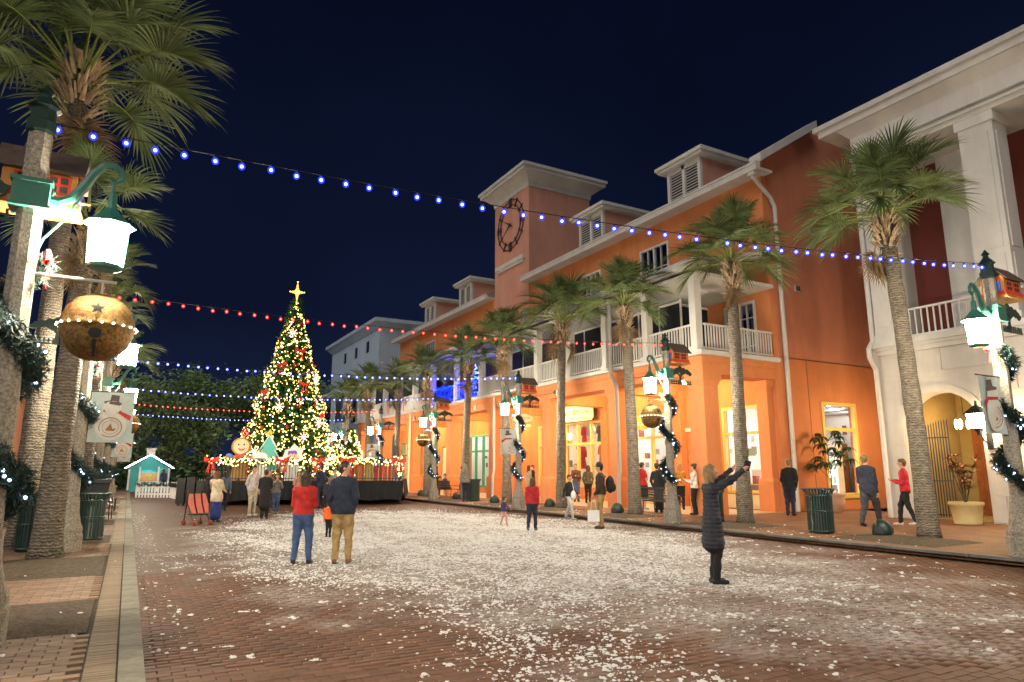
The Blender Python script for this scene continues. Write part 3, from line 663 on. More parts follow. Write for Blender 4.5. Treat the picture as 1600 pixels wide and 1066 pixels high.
for r in (1.72, 1.36): m.tube([(xc, cyc+r*math.cos(t), czc+r*math.sin(t)) for t in np.linspace(0, 2*PI, 49)], .034, 6, cap=False)
for k in range(12):
    t = 2*PI*k/12; c, s = math.cos(t), math.sin(t); p, q = (-s, c); w_ = .10
    m.cyl((xc, cyc+1.22*c, czc+1.22*s), (xc, cyc+1.86*c, czc+1.86*s), .04, n=6)
    if k % 3 == 0: m.cyl((xc, cyc+1.22*c+.16*p, czc+1.22*s+.16*q), (xc, cyc+1.86*c+.16*p, czc+1.86*s+.16*q), .032, n=6); m.cyl((xc, cyc+1.22*c-.16*p, czc+1.22*s-.16*q), (xc, cyc+1.86*c-.16*p, czc+1.86*s-.16*q), .032, n=6)
clk = wp(m, 'clock_face', K['iron'], B, par=tw)
m = MB()
for ang, L, w_ in ((R(150), .95, .06), (R(212), 1.15, .045), (R(330), .4, .05)):
    m.cyl((xc-.04, cyc, czc), (xc-.04, cyc-L*math.cos(ang), czc+L*math.sin(ang)), w_, .02, 6)
m.ell((xc-.04, cyc, czc), .1); wp(m, 'clock_hand', K['iron'], B, par=tw)
# fittings on the facade: meter boxes and cable runs under the balcony, flood lights off
for yv in (19.0, 25.9, 34.6, 44.2):
    m = MB(); m.box(17.0, 17.055, yv, yv+.22, 5.02, 5.28); wp(m, 'junction_box', K['pipe'], B)
    m = MB(); m.tube([(17.03, yv+.22, 5.2), (17.04, yv+1.2, 5.17), (17.03, yv+2.4, 5.2)], .010, 5); wp(m, 'cable', K['iron'], B)
# rain pipes
m = MB()
m.tube([(20.28, 16.86, 13.1), (20.28, 16.86, 12.9), (20.55, 16.9, 12.75), (21.25, 16.9, 12.25), (21.45, 16.9, 11.9), (21.45, 16.9, .14)], .085, 8); m.box(20.15, 20.4, 16.7, 17.0, 12.95, 13.098); wp(m, 'downpipe', K['pipe'], B)
m = MB(); m.tube([(16.72, 21.6, 8.6), (16.72, 21.6, 5.4), (17.0, 21.62, 5.05), (17.05, 21.62, 1.6), (16.98, 21.62, 1.25), (16.98, 21.62, .15)], .08, 8); wp(m, 'downpipe', K['pipe'], B)
m = MB(); m.tube([(17.02, 32.3, 5.5), (17.02, 32.3, 1.6), (16.95, 32.3, 1.3), (16.95, 32.3, .15)], .07, 8); wp(m, 'downpipe', K['pipe'], B)
m = MB(); m.tube([(17.02, 45.0, 5.5), (17.02, 45.0, .15)], .07, 8); wp(m, 'downpipe', K['cream'], B)
# shop interiors
GOODS = [mat('goods', c, .6, .2, 6, .1, 20) for c in ((.32, .10, .08), (.45, .38, .27), (.16, .20, .30), (.35, .31, .28), (.16, .19, .12))]
def shop(y0, y1, x0, x1, ceil, lm, top=4.6, lights=2, wallm=None, side=True):
    m = MB(); m.box(x1, x1+.1, y0, y1, .14, top)
    if side: m.box(x0, x1, y0-.1, y0, .14, top)
    m.box(x0, x1, y1, y1+.1, .14, top); wp(m, 'shop_wall', wallm or K['plaster'], B)
    rs = random.Random(int(y0*10)); m = MB()
    for i in range(int((y1-y0)*2.2)): yy = rs.uniform(y0+.3, y1-.8); zz = rs.uniform(1.2, 3.4); m.box(x1-.03-.002*i, x1-.004, yy, yy+rs.uniform(.12, .4), zz, zz+rs.uniform(.15, .5), rs.randrange(5))
    for i in range(int((x1-x0)*2)): xx = rs.uniform(x0+.4, x1-.9); zz = rs.uniform(.9, 3.2); m.box(xx, xx+rs.uniform(.12, .4), y1-.03-.002*i, y1-.004, zz, zz+rs.uniform(.15, .5), rs.randrange(5))
    tag(wp(m, 'wall_display', GOODS, B), kind='stuff')
    m = MB(); m.box(x0, x1, y0, y1, .10, .15); wp(m, 'shop_floor', K['shopfloor'], B)
    m = MB(); m.box(x0, x1, y0, y1, top, top+.1); wp(m, 'shop_ceiling', ceil, B)
    for i in range(lights):
        yy = y0+(y1-y0)*(i+.5)/lights; m = MB(); m.box(x0+.9, x0+1.3, yy-.5, yy+.5, top-.12, top-.06); wp(m, 'shop_lamp', lm, B)
shop(17.35, 20.3, 21.25, 27.4, K['dark'], K['shopcool'], 4.5, 2, None, False)
for xx in (24.2, 26.2): m = MB(); m.box(xx-.3, xx+.3, 18.2, 18.6, 4.3, 4.36); wp(m, 'shop_lamp', K['shopcool'], B)
shop(20.5, 26.5, 21.25, 25.4, K['plaster'], K['shopcool'], 4.5, 2)
shop(26.7, 34.6, 21.25, 25.4, K['plaster'], K['shoplight'], 4.5, 4)
shop(39.0, 45, 21.25, 25.4, K['plaster'], K['shopcool'], 4.4, 2)
shop(48.6, 57.5, 21.25, 25.4, K['plaster'], K['shoplight'], 4.4, 2)
for y0, y1, x0, x1 in ((17.45, 20.3, 21.3, 27.3),):
    m = MB()
    for k in range(7): x = x0+.4+k*.9; m.cyl((x, y0+.05, 4.3-.03*k), (x, y1-.05, 4.3-.03*k), .07, n=8)
    wp(m, 'ceiling_duct', K['pipe'], B)

# ---------------------------------------------------------------- white building on the right
Wb = tag(empty('white_building', (21.6, 8, 0)), 'white stucco building with arched gateway and tall pillared loggia', 'building')
XF = 21.6; YE = 13.3; Y0 = 1.5
ac, aw, zs_, zr = 11.62, 1.12, 2.95, 1.05       # arch centre, half width, springing, rise
def arch_pts(hw, rise, n=14): return [(ac+hw*math.cos(t), zs_+rise*math.sin(t)) for t in np.linspace(0, PI, n)]
m = MB()
m.box(XF, XF+.5, ac+aw, YE, .1, zs_); m.box(XF, XF+.5, Y0, ac-aw, .1, zs_); m.box(XF, XF+.5, ac+aw, YE, zs_, 5.6); m.box(XF, XF+.5, Y0, ac-aw, zs_, 5.6)
ap = arch_pts(aw, zr)
for (ya, za), (yb, zb) in zip(ap, ap[1:]):
    m.add([(XF, ya, za), (XF, yb, zb), (XF, yb, 5.6), (XF, ya, 5.6), (XF+.5, ya, za), (XF+.5, yb, zb), (XF+.5, yb, 5.6), (XF+.5, ya, 5.6)], [(0,3,2,1),(0,1,5,4),(4,5,6,7)])
m.box(XF, 30, YE, YE+.3, .1, 13.0)
wp(m, 'wall', K['stone'], Wb)
# ashlar blocks standing proud of the wall, with open joints
zc = [.15, .9, 1.65, 2.4, 3.15, 3.9, 4.65, 5.35]
for j, (a, b) in enumerate(zip(zc, zc[1:])):
    y = YE; k = 0
    while y > Y0+.3:
        L = 1.3 if (k > 0 or j % 2) else .62
        ya, yb = y-L, y; y -= L; k += 1
        if b > zs_ and a < zs_+zr+.12:                     # keep clear of the arch
            if ya < ac+aw+.02 and yb > ac-aw-.02:
                if yb > ac+aw+.25: ya = ac+aw+.03
                elif ya < ac-aw-.25: yb = ac-aw-.03
                else: continue
        elif a < zs_:
            if ya < ac+aw+.02 and yb > ac-aw-.02:
                if yb > ac+aw+.2: ya = ac+aw+.02
                elif ya < ac-aw-.2: yb = ac-aw-.02
                else: continue
        if ya < 7: continue
        m = MB(); m.box(XF-.03, XF-.001, ya+.012, yb-.012, a+.012, b-.012); wp(m, 'stone_block', K['stone'], Wb)
m = MB()
for (ya, za), (yb, zb) in zip(arch_pts(aw+.02, zr+.02), arch_pts(aw+.02, zr+.02)[1:]):
    c1 = (ac+(ya-ac)*1.22, zs_+(za-zs_)*1.2); c2 = (ac+(yb-ac)*1.22, zs_+(zb-zs_)*1.2)
    m.add([(XF-.06,ya,za),(XF-.06,yb,zb),(XF-.06,c2[0],c2[1]),(XF-.06,c1[0],c1[1]),(XF-.001,ya,za),(XF-.001,yb,zb),(XF-.001,c2[0],c2[1]),(XF-.001,c1[0],c1[1])], [(0,3,2,1),(0,1,5,4),(3,7,6,2)])
wp(m, 'arch_moulding', K['stone'], Wb)
m = MB(); m.box(XF-.12, XF-.002, Y0, YE+.05, 5.36, 5.5); m.box(XF-.3, XF+.5, Y0, YE+.2, 5.6, 5.78); m.box(XF-.2, XF-.003, Y0, YE+.1, 5.502, 5.598); wp(m, 'belt_cornice', K['white'], Wb)
# vestibule behind the arch
m = MB(); m.box(XF+.5, 25.2, ac+aw+.25, ac+aw+.35, .13, 4.3); m.box(XF+.5, 25.2, ac-aw-.35, ac-aw-.25, .13, 4.3); m.box(25.2, 25.3, ac-1.6, ac+1.6, .13, 4.3); m.box(XF+.5, 25.2, ac-1.6, ac+1.6, 4.3, 4.4); m.box(XF+.5, 25.2, ac-1.4, ac+1.4, .10, .14)
K['olive'] = mat('olive plaster', (.34, .26, .11), .8, .12, 2, .2, 30); wp(m, 'vestibule', K['olive'], Wb)
m = MB()
for k in range(9): m.box(25.12, 25.198, ac-.95+k*.211, ac-.95+k*.211+.2, .15, 2.75+1.0*math.sqrt(max(0, 1-((k-4)/4.6)**2)))
dd = wp(m, 'door', K['wood_door'], Wb)
gate = []
for side in (0, 1):
    m = MB(); n = 13
    for k in range(n+1):
        if side == 0: x, y = XF+.35, ac+.02+(aw-.06)*k/n
        else: x, y = XF+.35+.55*k/n, ac-aw+.08+(aw-.2)*.55*k/n*.6
        top = 2.75+.35*math.sin(PI*.5*(1-k/n) if side == 0 else PI*.5*k/n)
        m.cyl((x, y, .2), (x, y, top), .019, n=6)
        m.cyl((x, y, top), (x, y, top+.09), .02, .002, 6)
    for z in (.28, 1.3, 2.62):
        pa = (XF+.35, ac+.02, z) if side == 0 else (XF+.35, ac-aw+.08, z); pb = (XF+.35, ac+aw-.04, z) if side == 0 else (XF+.9, ac-aw+.08+(aw-.2)*.33, z); m.cyl(pa, pb, .018, n=6)
    wp(m, 'iron_gate', K['iron'], Wb)
# chandelier in the vestibule
m = MB(); m.cyl((23.6, ac+.35, 3.35), (23.6, ac+.35, 4.3), .012, n=6); ch = wp(m, 'chandelier', K['iron'], Wb)
for k in range(6):
    t = k*PI/3; m = MB(); m.ell((23.6+.22*math.cos(t), ac+.35+.22*math.sin(t), 3.1), (.055, .055, .16), 8, 6); wp(m, 'bulb', K['chand'], Wb, True, par=ch)
# loggia
m = MB(); wall_cells(m, 'x', 24.2, 24.5, Y0, YE, 5.6, 12.6, []); wp(m, 'loggia_wall', K['maroon'], Wb)
m = MB(); m.box(XF+.5, 24.2, Y0, YE, 5.5, 5.6); wp(m, 'loggia_floor', K['white'], Wb)
m = MB(); m.box(XF-.1, 24.2, Y0, YE, 12.45, 12.6); wp(m, 'loggia_ceiling', K['white'], Wb)
def pillar(y, w, x0=XF-.12, dpt=.8):
    m = MB(); m.box(x0, x0+dpt, y-w/2, y+w/2, 5.785, 12.2); m.box(x0-.07, x0+dpt+.07, y-w/2-.07, y+w/2+.07, 5.785, 6.05); m.box(x0-.07, x0+dpt+.07, y-w/2-.07, y+w/2+.07, 11.9, 12.2)
    for za, zb in ((6.3, 7.8), (8.0, 11.6)): m.box(x0-.03, x0-.001, y-w/2+.14, y+w/2-.14, za, zb); m.box(x0+.14, x0+dpt-.14, y-w/2-.03, y-w/2-.001, za, zb)
    wp(m, 'pillar', K['white'], Wb)
pillar(12.95, .75); pillar(9.55, .95); pillar(6.0, .95)
m = MB(); m.box(23.9, 24.19, 11.0, 12.0, 5.61, 12.45); m.box(23.8, 24.19, 7.0, 7.2, 5.61, 9.5); m.box(23.8, 24.19, 8.6, 8.8, 5.61, 9.5); m.box(23.75, 24.19, 6.9, 8.9, 9.5, 9.8); wp(m, 'wall_pier', K['white'], Wb)
railing_run((XF+.1, 10.05, 0), (XF+.1, 12.55, 0), 5.78, Wb, BW, K['white'], .19)
railing_run((XF+.1, 6.5, 0), (XF+.1, 9.05, 0), 5.78, Wb, BW, K['white'], .19)
m = MB(); m.box(XF-.2, XF+.75, Y0, YE+.1, 12.21, 12.44); m.box(XF-.3, XF-.202, Y0, YE+.2, 12.36, 12.44)
m.box(XF-.24, XF+.75, Y0, YE+.14, 12.61, 13.2); m.frust(XF-.24, XF+.8, Y0, YE+.14, 13.2, 13.55, .3); m.box(XF-.62, XF+1.2, Y0, YE+1.1, 13.552, 13.8); m.box(XF-.72, XF+1.2, Y0, YE+1.25, 13.802, 13.98)
wp(m, 'entablature', K['white'], Wb)
m = MB(); m.box(XF+1.2, 30, Y0, YE, 13.0, 13.9); wp(m, 'roof', K['roof'], Wb)
m = MB(); m.tube([(XF-.16, 13.42, 12.2), (XF-.16, 13.42, 5.9), (XF-.42, 13.42, 5.6), (XF-.42, 13.42, 5.3), (XF-.14, 13.42, 4.9), (XF-.14, 13.42, .14)], .08, 8); wp(m, 'downpipe', K['white'], Wb)
# wall lanterns: one beside the gate, one on the alley wall whose light falls on the orange gable
wl = tag(empty('wall_lantern', (XF, 10.3, 2.6)), 'bracket lantern glowing on the white wall beside the arched gate', 'lantern')
m = MB(); m.box(XF-.06, XF-.035, 10.22, 10.38, 2.2, 2.95); m.tube([(XF-.05, 10.3, 2.35), (XF-.35, 10.3, 2.45), (XF-.55, 10.32, 2.72)], .022, 6); m.cyl((XF-.05, 10.3, 2.72), (XF-.58, 10.3, 2.72), .02, n=6); wp(m, 'bracket', K['iron'], wl)
m = MB(); m.add([(XF-.58+.11*a, 10.3+.11*b, 2.80) for a, b in ((-1,-1),(1,-1),(1,1),(-1,1))]+[(XF-.58+.20*a, 10.3+.20*b, 3.2) for a, b in ((-1,-1),(1,-1),(1,1),(-1,1))], [(0,1,5,4),(1,2,6,5),(2,3,7,6),(3,0,4,7),(0,3,2,1)]); wp(m, 'lantern_glass', K['walllamp'], wl)
m = MB(); m.lathe([(.33, 3.202), (.34, 3.22), (.10, 3.42), (.04, 3.46), (.03, 3.56), (.001, 3.6)], (XF-.58, 10.3, 0), 4, a0=PI/4); m.lathe([(.04, 2.6), (.07, 2.7), (.155, 2.78), (.155, 2.798)], (XF-.58, 10.3, 0), 4, a0=PI/4)
for a, b in ((-1,-1),(1,-1),(1,1),(-1,1)): m.cyl((XF-.58+.115*a, 10.3+.115*b, 2.80), (XF-.58+.207*a, 10.3+.207*b, 3.2), .012, n=5)
wp(m, 'lantern_frame', K['iron'], wl)

def turn_copy(src, loc, rz, label):
    n = copy_tree(src); n.location = loc; n.rotation_euler = (0, 0, rz); n['label'] = label; return n
turn_copy(wl, (24.6, YE+.3, 2.75), R(-90), 'bracket lantern on the alley wall round the corner of the white building')
K['pale_cool_lit'] = weather(mat('pale paint with cool lamp tint', (.44, .54, .66), .7, .06, 1, .15, 40), .1, .7, .2)  # cool light of the far lamps is put into this base colour
# ---------------------------------------------------------------- pale building beyond
F_ = tag(empty('pale_building', (20.4, 64, 0)), 'pale building, lit bluish white, with small square attic windows beyond the orange one', 'building')
fops = [(66.2, 67.6, 13.4, 14.8), (70.3, 71.7, 13.4, 14.8), (74.6, 76, 13.4, 14.8), (66, 68, 6.5, 9), (70, 72, 6.5, 9), (74, 76, 6.5, 9), (66, 68, 1, 4), (71, 73, 1, 4)]
m = MB(); wall_cells(m, 'x', 20.4, 20.7, 63, 81, 0, 16.0, fops); wall_cells(m, 'y', 63, 63.3, 20.7, 34, 0, 16.0, [(23, 24.5, 13.6, 14.8), (27, 28.5, 13.6, 14.8)]); wp(m, 'wall', K['pale_cool_lit'], F_)
for a, b, c, d in fops: win_x(F_, 20.45, a, b, c, d, K['pale_cool_lit'], 1, None, .1, pane='dglass')
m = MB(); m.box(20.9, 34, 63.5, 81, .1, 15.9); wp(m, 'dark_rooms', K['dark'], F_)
m = MB(); m.frust(20.3, 34, 62.9, 81, 15.4, 15.98, .5); m.box(19.7, 34.5, 62.3, 81.6, 15.982, 16.35); wp(m, 'cornice', K['pale_cool_lit'], F_)
for y in (64, 68.5, 73, 77.5):
    m = MB(); m.box(17.4, 17.8, y-.2, y+.2, .13, 8.9); wp(m, 'pillar', K['pale_cool_lit'], F_)
m = MB(); m.box(17.2, 20.39, 63.5, 80, 8.9, 9.4); m.box(17.2, 20.39, 63.5, 80, 4.9, 5.2); m.box(17.45, 17.55, 64.2, 77.3, 5.2, 6.2); wp(m, 'porch', K['pale_cool_lit'], F_)
# ---------------------------------------------------------------- building on the left
K['salmon'] = mat('salmon wall', (.50, .22, .12), .85, .1, .6, .3, 50)
Lb = tag(empty('salmon_building', (-6.5, 26, 0)), 'salmon building behind the left palms', 'building')
lops = [(28, 30, .6, 3.4), (32.5, 34, .13, 3.2), (36, 39, .6, 3.4), (41, 44, .6, 3.4), (47, 50, .6, 3.4), (29, 30.5, 5, 7), (33, 34.5, 5, 7), (38, 39.5, 5, 7), (43, 44.5, 5, 7)]
m = MB(); wall_cells(m, 'x', -6.8, -6.5, 22, 56, .1, 8.6, lops); wall_cells(m, 'y', 22, 22.3, -16, -6.8, .1, 8.6, []); wp(m, 'wall', K['salmon'], Lb)
for y0, y1, z0, z1 in lops:
    m = MB(); m.box(-6.75, -6.45, y0, y0+.1, z0, z1); m.box(-6.75, -6.45, y1-.1, y1, z0, z1); m.box(-6.75, -6.45, y0+.1, y1-.1, z1-.1, z1); m.box(-6.75, -6.45, y0+.1, y1-.1, z0, z0+.1); f = wp(m, 'window', K['white'], Lb)
    p = MB(); p.box(-6.66, -6.65, y0+.1, y1-.1, z0+.1, z1-.1); wp(p, 'pane', K['dglass'], Lb, par=f)
m = MB(); m.box(-7.2, -6.1, 21.7, 56.3, 8.602, 8.8); m.box(-7.3, -6.0, 21.6, 56.4, 8.802, 9.0); wp(m, 'cornice', K['white'], Lb)
m = MB(); m.box(-12, -6.9, 22.4, 56, .12, .2); m.box(-9, -8.9, 22.4, 56, .2, 4); wp(m, 'shop_room', K['plaster'], Lb)
m = MB(); m.box(-8.5, -8.1, 28, 50, 3.6, 3.7); wp(m, 'shop_lamp', K['shoplight'], Lb)
# ================================================================== palms
def frond_mesh(el, seed, L=1.0):
    rg = random.Random(seed); V = []; Fq = []; mi = []
    ce, se = math.cos(el), math.sin(el)
    # stalk: leaves the crown at elevation el and bends down
    pl = .95*L; pts = []
    p = Vector((0, .12, 0)); a = el
    for i in range(7):
        pts.append(p.copy()); p = p+Vector((0, math.cos(a), math.sin(a)))*pl/6; a -= .035+.025*(1-abs(el))
    mb = MB(); mb.tube(pts, [.026, .022, .019, .017, .015, .013, .011], 5, mi=1)
    # rib running on through the blade
    rib = [pts[-1].copy()]
    for i in range(8): rib.append(rib[-1]+Vector((0, math.cos(a), math.sin(a)))*.075*L); a -= .10
    mb.tube(rib, [.011]*4+[.007]*5, 4, mi=1)
    N = 46
    for k in range(N):
        u = k/(N-1)*2-1; phi = u*R(128)
        s = 1-abs(u)**.8; ri = min(7, int(s*7.9)); f = s*7.9-ri
        st = rib[ri]*(1-f)+rib[min(8, ri+1)]*f
        t = (rib[min(8, ri+1)]-rib[max(0, ri-1)]).normalized(); side = Vector((1, 0, 0)); up = t.cross(side)*-1
        d = (t*math.cos(phi)+side*math.sin(phi)+up*(.22+.1*rg.random())*abs(math.sin(phi))).normalized()
        ln = L*(.88-.28*abs(u)**2)*rg.uniform(.88, 1.06); w = .021*L*(1.2-.3*abs(u)); n = 5; droop = rg.uniform(.12, .36)*L
        wd = d.cross(up).normalized(); b = len(mb.v)
        tw = rg.uniform(-.35, .35)
        for i in range(n+1):
            q = i/n; c = st+d*ln*q+Vector((0, 0, -1))*droop*(max(0, q-.25)**2.2)+side*math.sin(phi)*.02
            ww = w*(.55+1.0*q if q < .4 else .95*(1-((q-.4)/.6)**1.6)+.03); wq = wd*math.cos(tw*q)+up*math.sin(tw*q)
            mb.v += [tuple(c-wq*ww+up*.010*(1-q)), tuple(c-up*.012*(1-q)), tuple(c+wq*ww+up*.010*(1-q))]
        for i in range(n):
            for j in (0, 1): e = b+i*3+j; mb.f.append((e, e+1, e+4, e+3)); mb.m.append(0)
    return mb.mesh('frond', [K['frond'], K['petiole']])
ELS = [R(84), R(72), R(60), R(47), R(33), R(18), R(2)]
K['dead'] = mat('dead palm leaf', (.20, .125, .06), .8, .35, 4, 0, island=.3)
DEAD = frond_mesh(R(-62), 991, .85); DEAD.materials.clear(); DEAD.materials.append(K['dead']); DEAD.materials.append(K['dead'])
FM = [[frond_mesh(e, 10*i+j) for j in range(2)] for i, e in enumerate(ELS)]
def boots_mesh(seed):
    rg = random.Random(seed); m = MB()
    for i in range(170):
        z = rg.random()**.8; az = rg.uniform(0, 2*PI); r0 = .19+.07*math.sin(PI*z)
        c, s = math.cos(az), math.sin(az); L = rg.uniform(.13, .28)*(1 if z < .9 else .7); tilt = R(rg.uniform(38, 72)) if z > .18 else R(rg.uniform(-65, 45))
        base = Vector((c*r0*.85, s*r0*.85, z*1.02)); d = Vector((c*math.cos(tilt), s*math.cos(tilt), math.sin(tilt))); wv = Vector((-s, c, 0)); up = d.cross(wv)
        w = rg.uniform(.018, .038); b = len(m.v)
        for q, ww, th in ((0, w*1.25, .018), (.5, w*.9, .014), (1, w*.55, .006)):
            p = base+d*L*q+Vector((c, s, 0))*.05*q*q
            m.v += [tuple(p-wv*ww), tuple(p+up*th), tuple(p+wv*ww), tuple(p-up*th)]
        for q in (0, 1):
            for k in range(4): m.f.append((b+q*4+k, b+q*4+(k+1) % 4, b+q*4+4+(k+1) % 4, b+q*4+4+k)); m.m.append(0)
        m.f.append((b+8, b+9, b+10, b+11)); m.m.append(0)
    return m.mesh('leaf_boots', K['fibre'])
BM = [boots_mesh(i) for i in range(3)]
def palm(x, y, h, label, group, seed, n=34, lean=(0, 0), s=1.0, r=.172):
    rg = random.Random(seed); o = tag(empty('palm_tree', (x, y, .12)), label, 'palm tree', group)
    m = MB(); pts = []; rad = []
    for i in range(29):
        q = i/28; pts.append((lean[0]*q*q, lean[1]*q*q, q*(h-.35))); rad.append(r*(1.35-.6*q if q < .12 else 1.22-.30*q)*rg.uniform(.95, 1.06))
    rad[0] *= 1.15; m.tube(pts, rad, 14); m.build('trunk', K['bark'], o, True)
    tx, ty = lean
    b = inst('leaf_boots', BM[seed % 3], o, (tx, ty, h-1.42), (0, 0, rg.uniform(0, 6)), (s, s, s*1.08)); tag(b, kind='stuff')
    for k in range(n):
        q = (k+.5)/n; az = k*2.39996+rg.uniform(-.3, .3)
        lvl = min(6, max(0, int(q*7.2+rg.uniform(-.5, .3)))); lvl = min(lvl, 4 if rg.random() < .45 else 5 if rg.random() < .8 else 6)
        sc = s*rg.uniform(.88, 1.12); inst('frond', FM[lvl][k % 2], o, (tx, ty, h-.10-.30*q), (rg.uniform(-.08, .08), rg.uniform(-.12, .12), az), (sc*rg.choice((-1, 1)), sc, sc))
    for k in range(rg.choice((1, 2, 3))): inst('dead_frond', DEAD, o, (tx, ty, h-.75), (rg.uniform(-.2, .1), rg.uniform(-.2, .2), rg.uniform(0, 6.28)), (s*.8, s*.8, s*.8))
    return o
RL = ['palm nearest the right edge of the picture, before the white building', 'palm behind the raised arm of the woman in the puffer coat', 'palm standing just left of the bench lamp post, before the boutique corner', 'palm before the clothing shop window, left of the man with the backpack', 'palm left of the banner lamp post, below the clock tower', 'palm before the blue-lit balcony', 'palm behind the gold bell ornament on the right pavement, before the parapet', 'slender palm at the right end of the black stage', 'palm beyond the small lit trees, second from the far end', 'farthest palm of the right row, beside the big lit tree']
RH = [8.0, 8.15, 7.7, 7.85, 7.6, 7.4, 7.3, 7.2, 7.6, 7.6]
LEAN = [(-.30, .05), (.12, .05), (-.10, .1), (.05, -.15), (-.2, .1), (.15, 0), (-.05, .2), (.1, .1), (-.2, 0), (.1, 0)]
for i, (x, y) in enumerate(RP): palm(x, y, RH[i], RL[i], 'palms along the right pavement', 100+i, 30 if i < 6 else 24, LEAN[i], (.94, .90, .84, .96, .88, .92, .9, .86, .95, .9)[i])
palm(-1.72, 16.6, 10.35, 'tall palm at the top left, its crown above the birdhouse', 'palms along the left pavement', 201, 30, (.0, .0), 1.42, .18)
palm(-1.12, 14.6, 6.55, 'palm whose trunk stands behind the large gold bell', 'palms along the left pavement', 202, 15, (.02, .05), .74, .185)
palm(-1.1, 23.5, 7.4, 'palm behind the second lamp post on the left pavement', 'palms along the left pavement', 203, 14, (0, 0), .75)
palm(-1.1, 28.2, 7.2, 'palm in the left row near the café chairs', 'palms along the left pavement', 204, 14, (0, 0), .75)
palm(-1.1, 37.0, 7.0, 'farthest palm of the left row, by the kiosk end', 'palms along the left pavement', 205, 24, (0, 0), 1.0)

# ================================================================== lamp posts
def needle_strip(V, F, c, rg, L=.07, n=3):
    for _ in range(n):
        d = Vector((rg.gauss(0, 1), rg.gauss(0, 1), rg.gauss(0, 1))).normalized(); s = d.orthogonal().normalized()*.008; b = len(V)
        V += [tuple(c-s), tuple(c+s), tuple(c+d*L)]; F.append((b, b+1, b+2))
def garland_mesh(path, rad, dens, seed, L=.075):
    rg = random.Random(seed); V = []; F = []; P = [Vector(p) for p in path]; lights = []
    for a, b in zip(P, P[1:]):
        n = max(1, int((b-a).length*dens))
        for i in range(n):
            c = a.lerp(b, rg.random())+Vector((rg.gauss(0, 1), rg.gauss(0, 1), rg.gauss(0, 1))).normalized()*rad*rg.random()**.5
            needle_strip(V, F, c, rg, L)
            if rg.random() < .016: lights.append(c+(c-a.lerp(b, .5)).normalized()*.02 if (c-a).length > 0 else c)
    return npmesh('garland', V, F, K['garland']), lights
gp = []
for i in range(70):
    q = i/69; t = q*2*PI*2.15+.6; z = 3.62-2.50*q; r = .17+.06*q; gp.append((r*math.cos(t), r*math.sin(t), z))
GM, GL = garland_mesh(gp, .125, 900, 5, .095)
def bulbs_mesh(name, pts, r, mt, n=6, mm=4):
    m = MB()
    for p in pts: m.ell(p, r, n, mm)
    return m.mesh(name, mt, True)
GLM = bulbs_mesh('fairy_lights', GL, .015, K['fairy'], 5, 4)
# one wide loop of bow, modelled from ribbon strips
def bow_mesh(s=1.0):
    m = MB()
    def ribbon(pts, w):
        b = len(m.v)
        for p, ww in zip(pts, w): m.v += [(p[0]*s, p[1]*s-.03*s, p[2]*s-ww*s), (p[0]*s, p[1]*s-.03*s, p[2]*s+ww*s)]
        for i in range(len(pts)-1): m.f.append((b+2*i, b+2*i+1, b+2*i+3, b+2*i+2)); m.m.append(0)
    for sg in (-1, 1):
        ribbon([(0, 0, 0), (sg*.10, -.05, .03), (sg*.19, -.03, .05), (sg*.22, .0, .04), (sg*.17, .04, .02), (sg*.05, .03, 0), (0, 0, 0)], [.03, .05, .07, .075, .07, .05, .03])
        b = len(m.v); m.v += [(sg*.01*s, -.05*s, 0), (sg*.05*s, -.05*s, -.01*s), (sg*.15*s, -.03*s, -.36*s), (sg*.10*s, -.03*s, -.33*s), (sg*.06*s, -.03*s, -.38*s)]; m.f.append((b, b+1, b+2, b+3, b+4)); m.m.append(0)
    m.ell((0, -.03*s, 0), (.04*s, .035*s, .045*s), 8, 6); return m.mesh('bow', K['red'])
BOW = bow_mesh(.72)
K['banner'] = mat('banner cloth', (.33, .42, .42), .8, .25, 3, .2, 20, col2=(.60, .64, .62))
K['bsnow'] = mat('banner snowman print', (.68, .66, .62), .8, .05, 5, 0)
K['bhat'] = mat('banner hat print', (.13, .10, .08), .8, .2, 9, 0)
K['bring'] = mat('banner emblem print', (.30, .16, .13), .8, .1, 9, 0)
K['bsleigh'] = mat('banner sleigh print', (.40, .20, .09), .8, .2, 9, 0)
K['bscarf'] = mat('banner scarf print', (.50, .05, .05), .8, .3, 20, 0)
def ellipse_poly(cx, cz, rx, rz, n=20, a=0): return [(cx+rx*math.cos(2*PI*k/n)*math.cos(a)-rz*math.sin(2*PI*k/n)*math.sin(a), cz+rx*math.cos(2*PI*k/n)*math.sin(a)+rz*math.sin(2*PI*k/n)*math.cos(a)) for k in range(n)]
lamp_cache = {}
